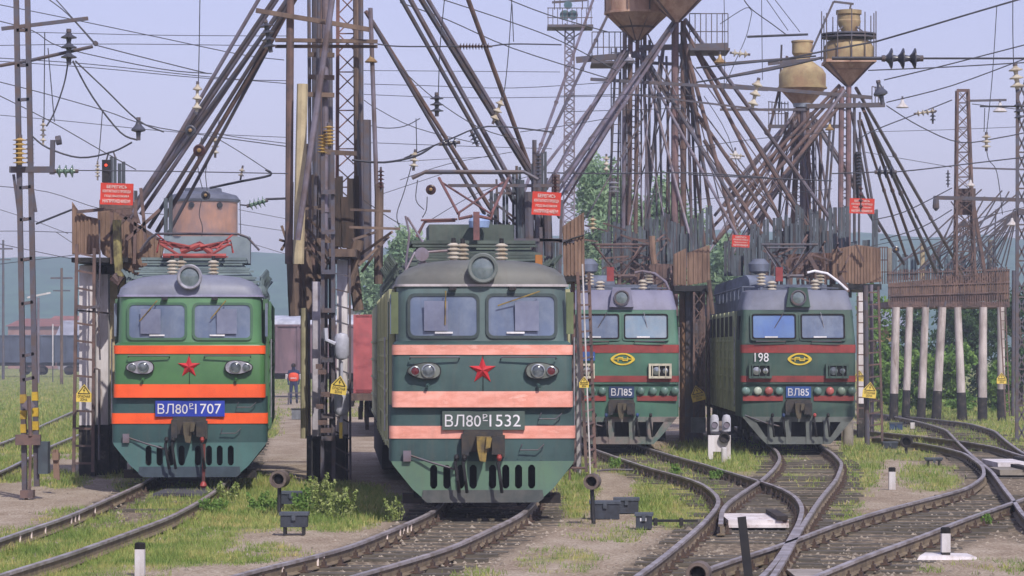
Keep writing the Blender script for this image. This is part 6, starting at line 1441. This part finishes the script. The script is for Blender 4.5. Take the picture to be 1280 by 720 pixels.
for k, (px, Y, yt, w, kd, l_) in enumerate(((1100, 150, 365, 70, 'mid', 'bright green bush behind the ladder right of the locomotive 198'), (1145, 160, 372, 90, 'dark', 'dark tree behind the first whitewashed pillars'), (1185, 165, 365, 90, 'dark', 'dark tree behind the middle whitewashed pillars'),
        (1225, 160, 375, 90, 'dark', 'dark tree behind the sixth whitewashed pillar'), (1275, 155, 350, 100, 'dark', 'dark tree mass at the right edge behind the last pillar'), (1200, 143, 430, 70, 'mid', 'green bush between the slanted pillar and its neighbour'), (1150, 145, 440, 60, 'mid', 'low green bush behind the third whitewashed pillar'), (1250, 145, 450, 70, 'mid', 'low bush beside the last whitewashed pillar'), (1115, 142, 450, 40, 'mid', 'small leafy bush left of the first whitewashed pillar'))):
    tree('bush' if yt > 400 or k == 0 else 'tree', l_, px, Y, yt, w, kd, 5000, .13, 30+k, cat='bush' if yt > 400 or k == 0 else 'tree', group='greenery behind the far right platform', low=.0)
# weeds
def weed(px, py, h, w, label, kind='weed', n=500, seed=0, sz=.035):
    g_ = gnd(px, py); s = F/g_.y; t = thing('weed', label, 'weed', g_, 0, 'tall weeds'); H, W = h/s, w/s; rr = random.Random(seed); rs_ = np.random.RandomState(seed)
    b = MB(); L_ = []
    for k in range(9):
        x = rr.uniform(-W/2, W/2); y = rr.uniform(-.2, .2); hh = H*rr.uniform(.5, 1); tx = x+rr.uniform(-.12, .12)
        b.tube([(x*.6, y, 0), (x, y, hh*.5), (tx, y, hh)], .008, 4, .004)
        for q in range(n//9):
            f = rr.random()**.7; L_.append((lerp(x*.6, tx, f)+rr.gauss(0, .06*(1.15-f)), y+rr.gauss(0, .06), hh*f))
    b.build('stem', leafs['weed'], t)
    Q = np.array(L_); k = len(Q); a = rs_.normal(size=(k, 3)); a /= np.linalg.norm(a, axis=1)[:, None]; c_ = np.cross(a, rs_.normal(size=(k, 3))); c_ /= np.linalg.norm(c_, axis=1)[:, None]
    a *= sz; c_ *= sz*.5; P = np.stack([Q-a, Q-c_, Q+a, Q+c_], 1).reshape(-1, 3)
    o = bpy.data.objects.new('leaves', tri_mesh('leaves', P, leafs[kind], True)); C.objects.link(o); o.parent = t
weed(402, 645, 56, 30, 'tallest pale leafy weed at the foot of the middle tower', n=900, seed=1)
weed(424, 648, 40, 40, 'bushy pale weed right of the tallest one by the middle tower', n=900, seed=2)
weed(380, 640, 34, 26, 'weed right of the dark boxes', 'mid', 600, 3)
weed(497, 650, 30, 30, 'thin flowering weed left of the pink striped locomotive track', n=260, seed=4, sz=.025)
weed(283, 625, 24, 36, 'white flowering clump at the track end under the orange striped locomotive', n=700, seed=5)
weed(265, 640, 18, 30, 'green clump left of the white flowering clump', 'mid', 500, 6); weed(325, 640, 30, 40, 'green weeds left of the round rusty lamp', 'mid', 900, 7)
weed(768, 585, 14, 20, 'small green weed on the left turnout rail', 'mid', 300, 8); weed(845, 592, 12, 16, 'small weed before the far end of the turnout', 'mid', 250, 9); weed(895, 598, 12, 16, 'small green weed between the crossing rails', 'mid', 250, 10)
weed(950, 560, 16, 26, 'leafy weed at the left corner of the locomotive 198', 'mid', 400, 11); weed(138, 575, 44, 22, 'dark weed at the foot of the left platform pillars', 'dark', 700, 12); weed(1232, 655, 14, 10, 'green tuft beside the long rail at right', 'mid', 250, 13)
# ================================================================ insulators
def discs(a, b, n, r, m, label, Y=None, name='insulator'):
    """string of discs from point a to point b"""
    a, b = Vector(a), Vector(b); d = b-a; L_ = d.length; t = thing(name, label, 'insulator', a, 0, 'porcelain and glass insulators'); prof = [(.02, -.05), (r*.3, 0)]
    for k in range(n):
        z = L_*(k+.1)/n; dz = L_/n
        prof += [(r*.28, z), (r*.5, z+dz*.2), (r, z+dz*.42), (r*.98, z+dz*.52), (r*.35, z+dz*.6), (r*.28, z+dz*.95)]
    prof += [(.02, L_), (.02, L_+.05)]
    MB().lathe(prof, (0, 0, 0), d, 16).build('disc_string', m, t, True)
    b_ = MB(); b_.lathe([(r*.3, -.06), (r*.34, 0), (r*.2, .02)], (0, 0, 0), d, 10); b_.build('end_cap', steel, t); MB().lathe([(r*.3, L_-.02), (r*.3, L_+.06)], (0, 0, 0), d, 10).build('end_cap', steel, t)
def ins(x0, y0, x1, y1, Y, n, rpx, m, label): discs(at(x0, y0, Y), at(x1, y1, Y), n, rpx*Y/F, m, label)
INS = [(86, 40, 86, 77, 61.8, 3, 10, porc_d, 'three heavy grey discs hanging from the top arm of the left mast'), (332, 28, 338, 62, 69, 4, 9, porc_d, 'dark tilted discs hanging beside the thick left pipes'),
 (546, 119, 546, 142, 68, 3, 8.5, porc_d, 'short black drum-like disc stack hanging left of the upper right pipes'), (54, 153, 54, 178, 64, 4, 4, porc, 'small white insulator hanging right of the banded mast'), (25, 172, 25, 206, 61.8, 6, 9, porc_y, 'yellow ribbed insulator at the left leg of the banded mast'),
 (37, 172, 37, 206, 62.2, 6, 6, porc_d, 'dark ribbed insulator beside the yellow one on the banded mast'), (70, 214, 94, 214, 62, 3, 8, glass_g, 'three green glass discs in line right of the banded mast'), (247, 105, 246, 140, 70, 3, 6, porc, 'pale cap insulator on the left pipes'),
 (173, 150, 173, 172, 72, 1, 9, porc_d, 'single grey cap insulator left of the sloping pipes'), (269, 172, 269, 194, 75, 3, 5, porc, 'small pale insulator on the dropper right of the left pipes'), (303, 210, 301, 222, 76, 2, 4, porc, 'tiny insulator above the brick tower on the right'),
 (311, 257, 332, 251, 80, 4, 7, glass_g, 'tilted string of four green discs right of the brick tower'), (519, 190, 517, 210, 72, 3, 6, porc, 'white and brown insulator hanging left of the middle pipes'), (476, 212, 476, 236, 70, 5, 4.5, porc_b, 'brown ribbed insulator right of the middle tower'),
 (574, 58, 612, 58, 71, 10, 4.5, porc_b, 'long brown ribbed strain insulator crossing the upper pipes'), (627, 125, 617, 152, 73, 3, 6, porc, 'pale tilted insulator on the upper right pipes'), (405, 168, 403, 192, 69, 6, 7.5, porc_y, 'left yellow ribbed insulator on the middle tower'),
 (411, 157, 412, 182, 68.9, 6, 7.5, porc_y, 'right yellow ribbed insulator on the middle tower'), (673, 192, 673, 225, 71.5, 7, 4, porc_d, 'dark ribbed post insulator above the faded red board'), (694, 219, 694, 244, 71.5, 6, 5, porc_b, 'brown post insulator right above the faded red board'),
 (767, 226, 767, 242, 88, 3, 8, chrome, 'shiny cap insulators hanging before the pale green tree'), (758, 195, 758, 215, 90, 3, 4, porc, 'small pale insulator left of the centre tower ladder'), (741, 272, 741, 288, 92, 3, 5, cream_m, 'cream post insulator right of the tilted rusty sheet'),
 (1106, 73, 1150, 73, 60, 3, 13, porc_d, 'three large discs in line right of the square funnel hopper'), (1096, 215, 1118, 215, 88, 3, 8, porc_d, 'three pale edged discs strung right of the red torn board'), (1269, 82, 1272, 112, 70, 3, 9, porc, 'string of pale discs hanging at the right edge'),
 (1233, 168, 1233, 186, 80, 3, 6, porc, 'pale discs hanging right of the rusty lattice mast'), (1145, 142, 1168, 139, 85, 4, 4, porc, 'small strain insulator left of the rusty lattice mast'), (1166, 138, 1166, 152, 85, 3, 4, porc_d, 'tiny hanging insulator left of the rusty lattice mast'),
 (948, 100, 940, 135, 84, 3, 7, porc, 'pale tilted discs between the two pairs of hoppers'), (1098, 103, 1103, 128, 84, 1, 9, porc_d, 'cap insulator at the right end of the long cross beam'), (1074, 190, 1074, 232, 95, 10, 4, porc_d, 'long dark ribbed insulator left of the torn red board'),
 (935, 68, 915, 66, 84, 3, 5, porc, 'pale strain insulator left of the rounded ochre hopper'), (1076, 232, 1076, 262, 95, 4, 3, porc_b, 'brown insulator rod over the torn red board'), (552, 180, 572, 178, 72, 3, 7, porc_d, 'dark disc cluster among the middle pipes'), (590, 166, 596, 180, 72.5, 3, 6, porc_d, 'dark disc cluster at right among the middle pipes'),
 (1272, 128, 1274, 150, 70, 3, 6, porc_d, 'lower dark discs hanging at the right edge'), (122, 205, 122, 222, 71.5, 4, 3.5, porc, 'small pale insulator left of the red signal lamp'), (928, 195, 915, 193, 84, 3, 3, porc, 'small white strain insulator amid the crossing pipes'), (1185, 215, 1185, 232, 110, 4, 3, porc_d, 'dark insulator on the left leg of the rusty lattice mast')]
for i in INS: ins(*i)
for x, y, Y, r, l_ in ((238, 163, 69.5, 7, 'dark round end cap on the left pipes, upper'), (249, 188, 69.4, 8, 'round brown porcelain seen end on under the left pipes'), (538.5, 237, 70, 6.5, 'round porcelain seen end on left of the middle pipes'), (257, 244, 78, 6, 'dark round insulator before the brick tower roof'), (1120, 312, 92, 4.5, 'dark round disc right of the long platform')):
    a = at(x, y, Y); k = r*Y/F; t = thing('insulator', l_, 'insulator', a, 0, 'porcelain and glass insulators')
    MB().lathe([(k*.2, .12), (k, .05), (k*.96, .0), (k*.7, -.01), (k*.66, .02), (k*.45, .02), (k*.4, -.03), (.001, -.04)], (0, 0, 0), (0, 1, 0), 20).build('disc', porc_d if 'dark' in l_ else porc_b, t, True)
    MB().lathe([(k*.35, -.03), (k*.3, -.06), (.001, -.07)], (0, 0, 0), (0, 1, 0), 12).build('centre_cap', brass, t, True)
def lamp(x, y, Y, rpx, label, m):
    a = at(x, y, Y); k = rpx*Y/F; t = thing('hanging_lamp', label, 'lamp', a, 0, 'yard lamps on arms')
    MB().lathe([(k*.2, k*1.2), (k*.3, k*.7), (k, .0), (k*.95, -.02), (.001, .0)], (0, 0, 0), (0, 0, 1), 18).build('lamp_shade', m, t, True); MB().tube([(0, 0, k*1.1), (0, 0, k*1.7)], .03).build('stem', steel, t)
lamp(464, 77, 71, 8, 'brass coloured lamp shade on the right of the middle tower', brass); lamp(900, 78, 100, 8, 'ochre lamp shade under the right gallery of the centre tower', brass); lamp(787, 76, 100, 7, 'pale lamp shade under the left gallery of the centre tower', chrome)
lamp(919, 198, 100, 8, 'white shining lamp left among the crossing pipes', white_m); lamp(1128, 134, 100, 8, 'white lamp right of the long cross beam of the right tower', white_m); lamp(1250, 139, 100, 9, 'white lamp at the arm near the right edge', white_m); lamp(1213, 232, 112, 6, 'white lamp on the rusty lattice mast', white_m); lamp(1037, 162, 105, 6, 'ochre lamp under the square funnel hopper', brass)
lamp(1265, 281, 112, 7, 'white lamp above the far right platform fence', white_m)
# ================================================================ wires
wn = [0]
def wire(pts, Y, label, r=.012, sag=0, m=None, Y2=None):
    k = len(pts); P = [at(x, y, lerp(Y, Y2, i/(k-1)) if Y2 else Y) for i, (x, y) in enumerate(pts)]
    Q = []
    for i in range(k-1):
        a, b = P[i], P[i+1]; n_ = 8 if sag else 4
        pm, pn = P[max(0, i-1)], P[min(k-1, i+2)]
        for j in range(n_):
            u = j/n_
            if k > 2: v = .5*((2*a)+(b-pm)*u+(2*pm-5*a+4*b-pn)*u*u+(3*a-pm-3*b+pn)*u**3)
            else: v = a.lerp(b, u)
            v = v+Vector((0, 0, -sag*4*u*(1-u))); Q.append(v)
    Q.append(P[-1]); o0 = Q[0].copy()
    b = MB().tube(Q, r, 5, caps=False); o = b.build('overhead_wire', m or wire_m, None, local=o0, loc=o0, fix=False)
    tag(o, label, 'wire', 'overhead wires')
W_ = [
 ([(-10, 4), (70, 20), (200, 47), (300, 68), (355, 75)], 75, 'wire falling gently from the top left corner across the left sky'), ([(-10, 24), (40, 38), (80, 60), (200, 86), (265, 92)], 66, 'wire falling from the left edge past the grey discs'), ([(-10, 57), (150, 55), (380, 58)], 90, 'level wire through the ring left of the sloping pipes'),
 ([(30, 40), (200, 44), (360, 45)], 120, 'faint level wire near the top left', .014), ([(-10, 72), (110, 80), (250, 95), (365, 105)], 80, 'upper of two nearly level wires below the grey discs'), ([(-10, 76), (120, 85), (260, 98), (365, 101)], 84, 'lower of two nearly level wires below the grey discs'),
 ([(-10, 100), (60, 118), (130, 138), (200, 160), (365, 184)], 70, 'wire slanting down to the left platform pipes'), ([(-10, 115), (60, 150), (130, 190), (170, 212)], 66, 'steeper wire slanting down behind the banded mast'), ([(-10, 143), (90, 152), (220, 165), (366, 172)], 100, 'faint wire at the height of the yellow insulators, left'),
 ([(55, -5), (85, 18), (118, 55)], 62, 'thin stay from the top edge to the ring of the tube arm'), ([(66, -5), (118, 53)], 62.5, 'second thin stay to the ring of the tube arm'), ([(118, 56), (180, 72), (260, 92)], 62, 'stay leaving the ring of the tube arm to the right'),
 ([(85, 78), (80, 105), (68, 140), (58, 158)], 62, 'jumper curving from the grey discs to the small white insulator', .016), ([(91, 76), (115, 120), (150, 165), (172, 175)], 62.5, 'jumper curving from the grey discs down right', .018), ([(94, 76), (130, 110), (172, 150), (205, 165)], 63, 'straight jumper from the grey discs to the cap insulator', .016),
 ([(40, 170), (60, 185), (100, 197), (140, 190), (165, 178)], 62, 'drooping cable between the banded mast and the cap insulator', .018), ([(94, 213), (200, 214), (360, 217)], 66, 'level wire carrying on from the three green discs'), ([(250, -5), (249, 60), (248, 105)], 70, 'vertical dropper ending at the pale cap insulator'),
 ([(274, 150), (270, 175)], 75, 'short dropper above the small pale insulator'), ([(128, 140), (124, 190), (121, 205)], 71.5, 'dropper ending left of the red signal lamp'), ([(262, 165), (300, 172), (365, 180)], 90, 'wire right of the left pipes under the lamp level'), ([(275, 175), (300, 190), (338, 215)], 76, 'slanted wire down to the bracket right of the brick tower'),
 ([(262, 235), (300, 227), (338, 219), (332, 212)], 76, 'thin bracket tube above the brick tower', .03), ([(332, 249), (360, 248)], 80, 'short rod from the tilted green discs to the middle tower', .03), ([(300, 256), (311, 257)], 80, 'short rod left of the tilted green discs', .02), ([(-10, 232), (60, 240), (130, 262), (205, 268)], 90, 'faint wire behind the banded mast at platform height'),
 ([(0, 262), (40, 275), (85, 292)], 110, 'faint wire lower left of the banded mast'), ([(-10, 289), (33, 289), (100, 291)], 100, 'level wire left of the left platform'), ([(45, 280), (90, 262)], 75, 'bracket rod left of the rusty wing', .025), ([(70, 290), (100, 310)], 100, 'thin rod under the rusty wing'), ([(252, 172), (247, 205), (253, 236)], 77, 'loose loop of cable above the brick tower'), ([(252, 250), (249, 268), (253, 284), (251, 302)], 77, 'loose loop of cable before the brick tower'),
 ([(262, 195), (257, 215), (259, 238)], 77, 'second loose loop above the brick tower'), ([(300, 250), (301, 300)], 80, 'thin dropper right of the brick tower'), ([(298, 262), (365, 275)], 120, 'faint wire right of the brick tower, upper'), ([(298, 280), (365, 290)], 120, 'faint wire right of the brick tower, lower'), ([(300, 300), (365, 320)], 120, 'faint wire right of the brick tower, lowest'),
 ([(472, 55), (500, 58), (575, 58)], 71, 'wire from the ring right of the middle tower to the brown strain insulator', .016), ([(612, 58), (640, 55), (702, 56)], 71, 'wire from the brown strain insulator to the floodlight mast', .016), ([(540, -5), (640, 28), (702, 52), (770, 88)], 90, 'slanting wire through the floodlight mast', .016), ([(500, 3), (560, 25), (640, 60), (760, 98)], 88, 'long slanting wire over the brown strain insulator', .016), ([(625, -5), (684, 18), (760, 40)], 88, 'slanting wire into the floodlight platform', .016),
 ([(640, -5), (636, 60), (631, 110), (627, 125)], 73, 'dropper above the pale tilted insulator'), ([(640, 5), (642, 52)], 74, 'short vertical link under the top edge'), ([(556, -5), (550, 60), (548, 118)], 68, 'dropper ending at the short black stack'), ([(500, 85), (545, 125), (600, 160), (650, 175)], 72, 'wire slanting through the short black stack'), ([(455, 105), (530, 107), (640, 110), (760, 103)], 95, 'upper level wire right of the middle tower'), ([(455, 118), (560, 122), (650, 122), (770, 120)], 100, 'second level wire right of the middle tower'),
 ([(455, 125), (470, 135), (520, 160), (600, 180)], 80, 'wire slanting right from the middle tower'), ([(455, 155), (480, 160), (505, 158), (525, 148)], 73, 'drooping wire right of the middle tower'), ([(455, 178), (560, 182), (690, 186)], 100, 'third level wire, behind the middle pipes'), ([(440, 88), (700, 90)], 130, 'faint level wire behind the upper pipes', .014), ([(520, 148), (521, 190)], 72, 'dropper above the white and brown insulator'), ([(466, 60), (467, 130)], 72, 'thin vertical hanger right of the middle tower'),
 ([(505, 198), (560, 175), (610, 158), (690, 165)], 72, 'wire rising from the white and brown insulator to the right', .018), ([(440, 200), (480, 203), (520, 195), (542, 182)], 71, 'thick cable sagging right of the middle tower', .025), ([(650, 165), (700, 158), (760, 148)], 90, 'wire rising right across the floodlight mast'), ([(515, 205), (505, 240), (496, 268), (500, 285)], 72, 'loose hanging cable left of the pantograph'), ([(522, 225), (520, 250), (530, 262)], 72, 'loose hanging loop left of the pantograph'), ([(534, 246), (533, 262), (528, 272)], 71, 'cable hanging under the end-on porcelain'),
 ([(455, 250), (480, 268), (500, 280)], 71, 'short wire toward the pantograph horn'), ([(500, 225), (560, 205), (640, 190)], 100, 'thin wire behind the middle pipes'), ([(530, 280), (600, 240), (680, 215)], 100, 'thin wire rising behind the pantograph'), ([(470, 245), (560, 215)], 110, 'thin wire left of the pantograph'), ([(440, 205), (610, 196)], 110, 'faint level wire behind the pantograph'),
 ([(684, 216), (760, 217), (860, 216), (960, 222)], 90, 'cable strung across the tower legs', .02), ([(1095, 52), (1150, 36), (1210, 18), (1285, -4)], 60, 'thick dark wire rising to the top right corner', .018), ([(1095, 52), (1040, 62), (960, 78)], 60, 'thick wire passing before the square funnel hopper', .018), ([(1150, 73), (1205, 73), (1285, 73)], 60, 'wire carrying on from the three large discs', .02), ([(1040, 73), (1106, 73)], 60, 'rod before the three large discs', .035), ([(1085, 88), (1180, 84), (1285, 78)], 80, 'wire just below the three large discs', .016),
 ([(1105, 100), (1180, 82), (1285, 55)], 78, 'wire rising right below the three large discs', .016), ([(1108, 128), (1190, 107), (1285, 72)], 85, 'wire rising over the rusty lattice mast', .016), ([(1108, 132), (1150, 158), (1200, 178), (1250, 172), (1285, 165)], 85, 'wire sagging to the rusty lattice mast and rising right', .016), ([(1190, 125), (1160, 137), (1100, 160), (1070, 175)], 86, 'wire from the mast top down left through the small strain insulator', .016), ([(1080, 165), (1190, 162), (1285, 158)], 120, 'faint level wire right of the funnel hopper'), ([(1080, 190), (1190, 209)], 110, 'faint wire falling to the rusty lattice mast'),
 ([(1118, 215), (1150, 212), (1200, 206), (1285, 196)], 88, 'wire carrying on right from the pale edged discs', .018), ([(1040, 217), (1096, 215)], 88, 'wire left of the pale edged discs', .018), ([(1246, 8), (1240, 100), (1233, 168)], 80, 'vertical dropper over the pale discs near the right edge'), ([(1266, -5), (1266, 40), (1267, 82)], 70, 'vertical dropper at the right edge'), ([(1231, 135), (1230, 165)], 80, 'short link under the right arm'), ([(1215, 130), (1285, 138)], 84, 'thin wire under the arm of the rusty mast'), ([(1225, 133), (1285, 133)], 84, 'parallel rod under the arm of the rusty mast', .025),
 ([(1233, 186), (1236, 200), (1245, 212), (1250, 240), (1253, 268)], 80, 'curling cable below the pale discs near the right edge'), ([(1090, 275), (1130, 265), (1190, 235)], 95, 'cable rising right of the torn red board', .016), ([(1100, 300), (1150, 285), (1190, 262)], 95, 'lower cable rising right of the torn red board', .016), ([(1213, 275), (1285, 258)], 100, 'wire right of the rusty lattice mast, upper'), ([(1213, 300), (1285, 285)], 100, 'wire right of the rusty lattice mast, lower'), ([(1080, 310), (1130, 300), (1190, 300)], 100, 'faint wire over the far platform'),
 ([(930, 0), (940, 12), (965, 30), (985, 45)], 90, 'stay from the top edge to the rounded hopper', .016), ([(955, -5), (985, 38)], 92, 'second stay from the top edge to the rounded hopper'), ([(965, -5), (1000, 40)], 94, 'third stay from the top edge to the rounded hopper'), ([(900, 30), (932, 10), (940, 15)], 90, 'short stay left of the rounded hopper'), ([(940, 15), (933, 45), (920, 75), (905, 110)], 90, 'dropper wire slanting between the hopper pairs'), ([(934, 46), (1010, 43)], 90, 'horizontal rod above the rounded hopper', .035), ([(952, 0), (953, 100)], 92, 'vertical dropper between the hopper pairs'),
 ([(905, -5), (906, 60), (905, 120)], 96, 'vertical dropper right of the centre gallery'), ([(870, 85), (960, 76), (1020, 70)], 84, 'thick wire left of the funnel hopper, upper', .025), ([(870, 103), (960, 88), (1030, 72)], 84, 'thick wire left of the funnel hopper, lower', .025), ([(700, 120), (790, 118), (870, 120)], 96, 'wire across the centre tower legs, upper'), ([(700, 140), (860, 135)], 96, 'wire across the centre tower legs, middle'), ([(860, 185), (960, 172), (1040, 165)], 96, 'wire through the crossing pipes, upper'), ([(860, 218), (940, 222), (1040, 226)], 96, 'wire through the crossing pipes, lower', .02), ([(860, 250), (1000, 240), (1040, 236)], 100, 'faint wire through the crossing pipes, lowest'),
 ([(880, 120), (910, 170), (930, 240)], 90, 'loose slanting wire amid the crossing pipes'), ([(1000, 200), (940, 260)], 95, 'thin slanting wire amid the crossing pipes'), ([(0, 305), (120, 330)], 160, 'faint far wire over the hill at left', .02), ([(0, 330), (100, 318)], 160, 'second faint far wire over the hill at left', .02), ([(56, 40), (55, 152)], 64, 'vertical dropper over the small white insulator'), ([(60, 60), (68, 152)], 66, 'second vertical dropper right of the small white insulator')]
for w in W_: wire(w[0], w[1], w[2], w[3] if len(w) > 3 else .011)
# ================================================================ haze
hz = bpy.data.materials.new('haze'); hz.use_nodes = True; n = hz.node_tree; n.nodes.clear()
out = n.nodes.new('ShaderNodeOutputMaterial'); v = n.nodes.new('ShaderNodeVolumePrincipled'); v.inputs['Color'].default_value = (.76, .87, 1, 1); v.inputs['Density'].default_value = HAZE; v.inputs['Anisotropy'].default_value = .1
n.links.new(v.outputs[0], out.inputs['Volume'])
hb = MB().box(-900, 900, -20, 1300, -3, 48).build('haze', hz); tag(hb, kind='stuff')
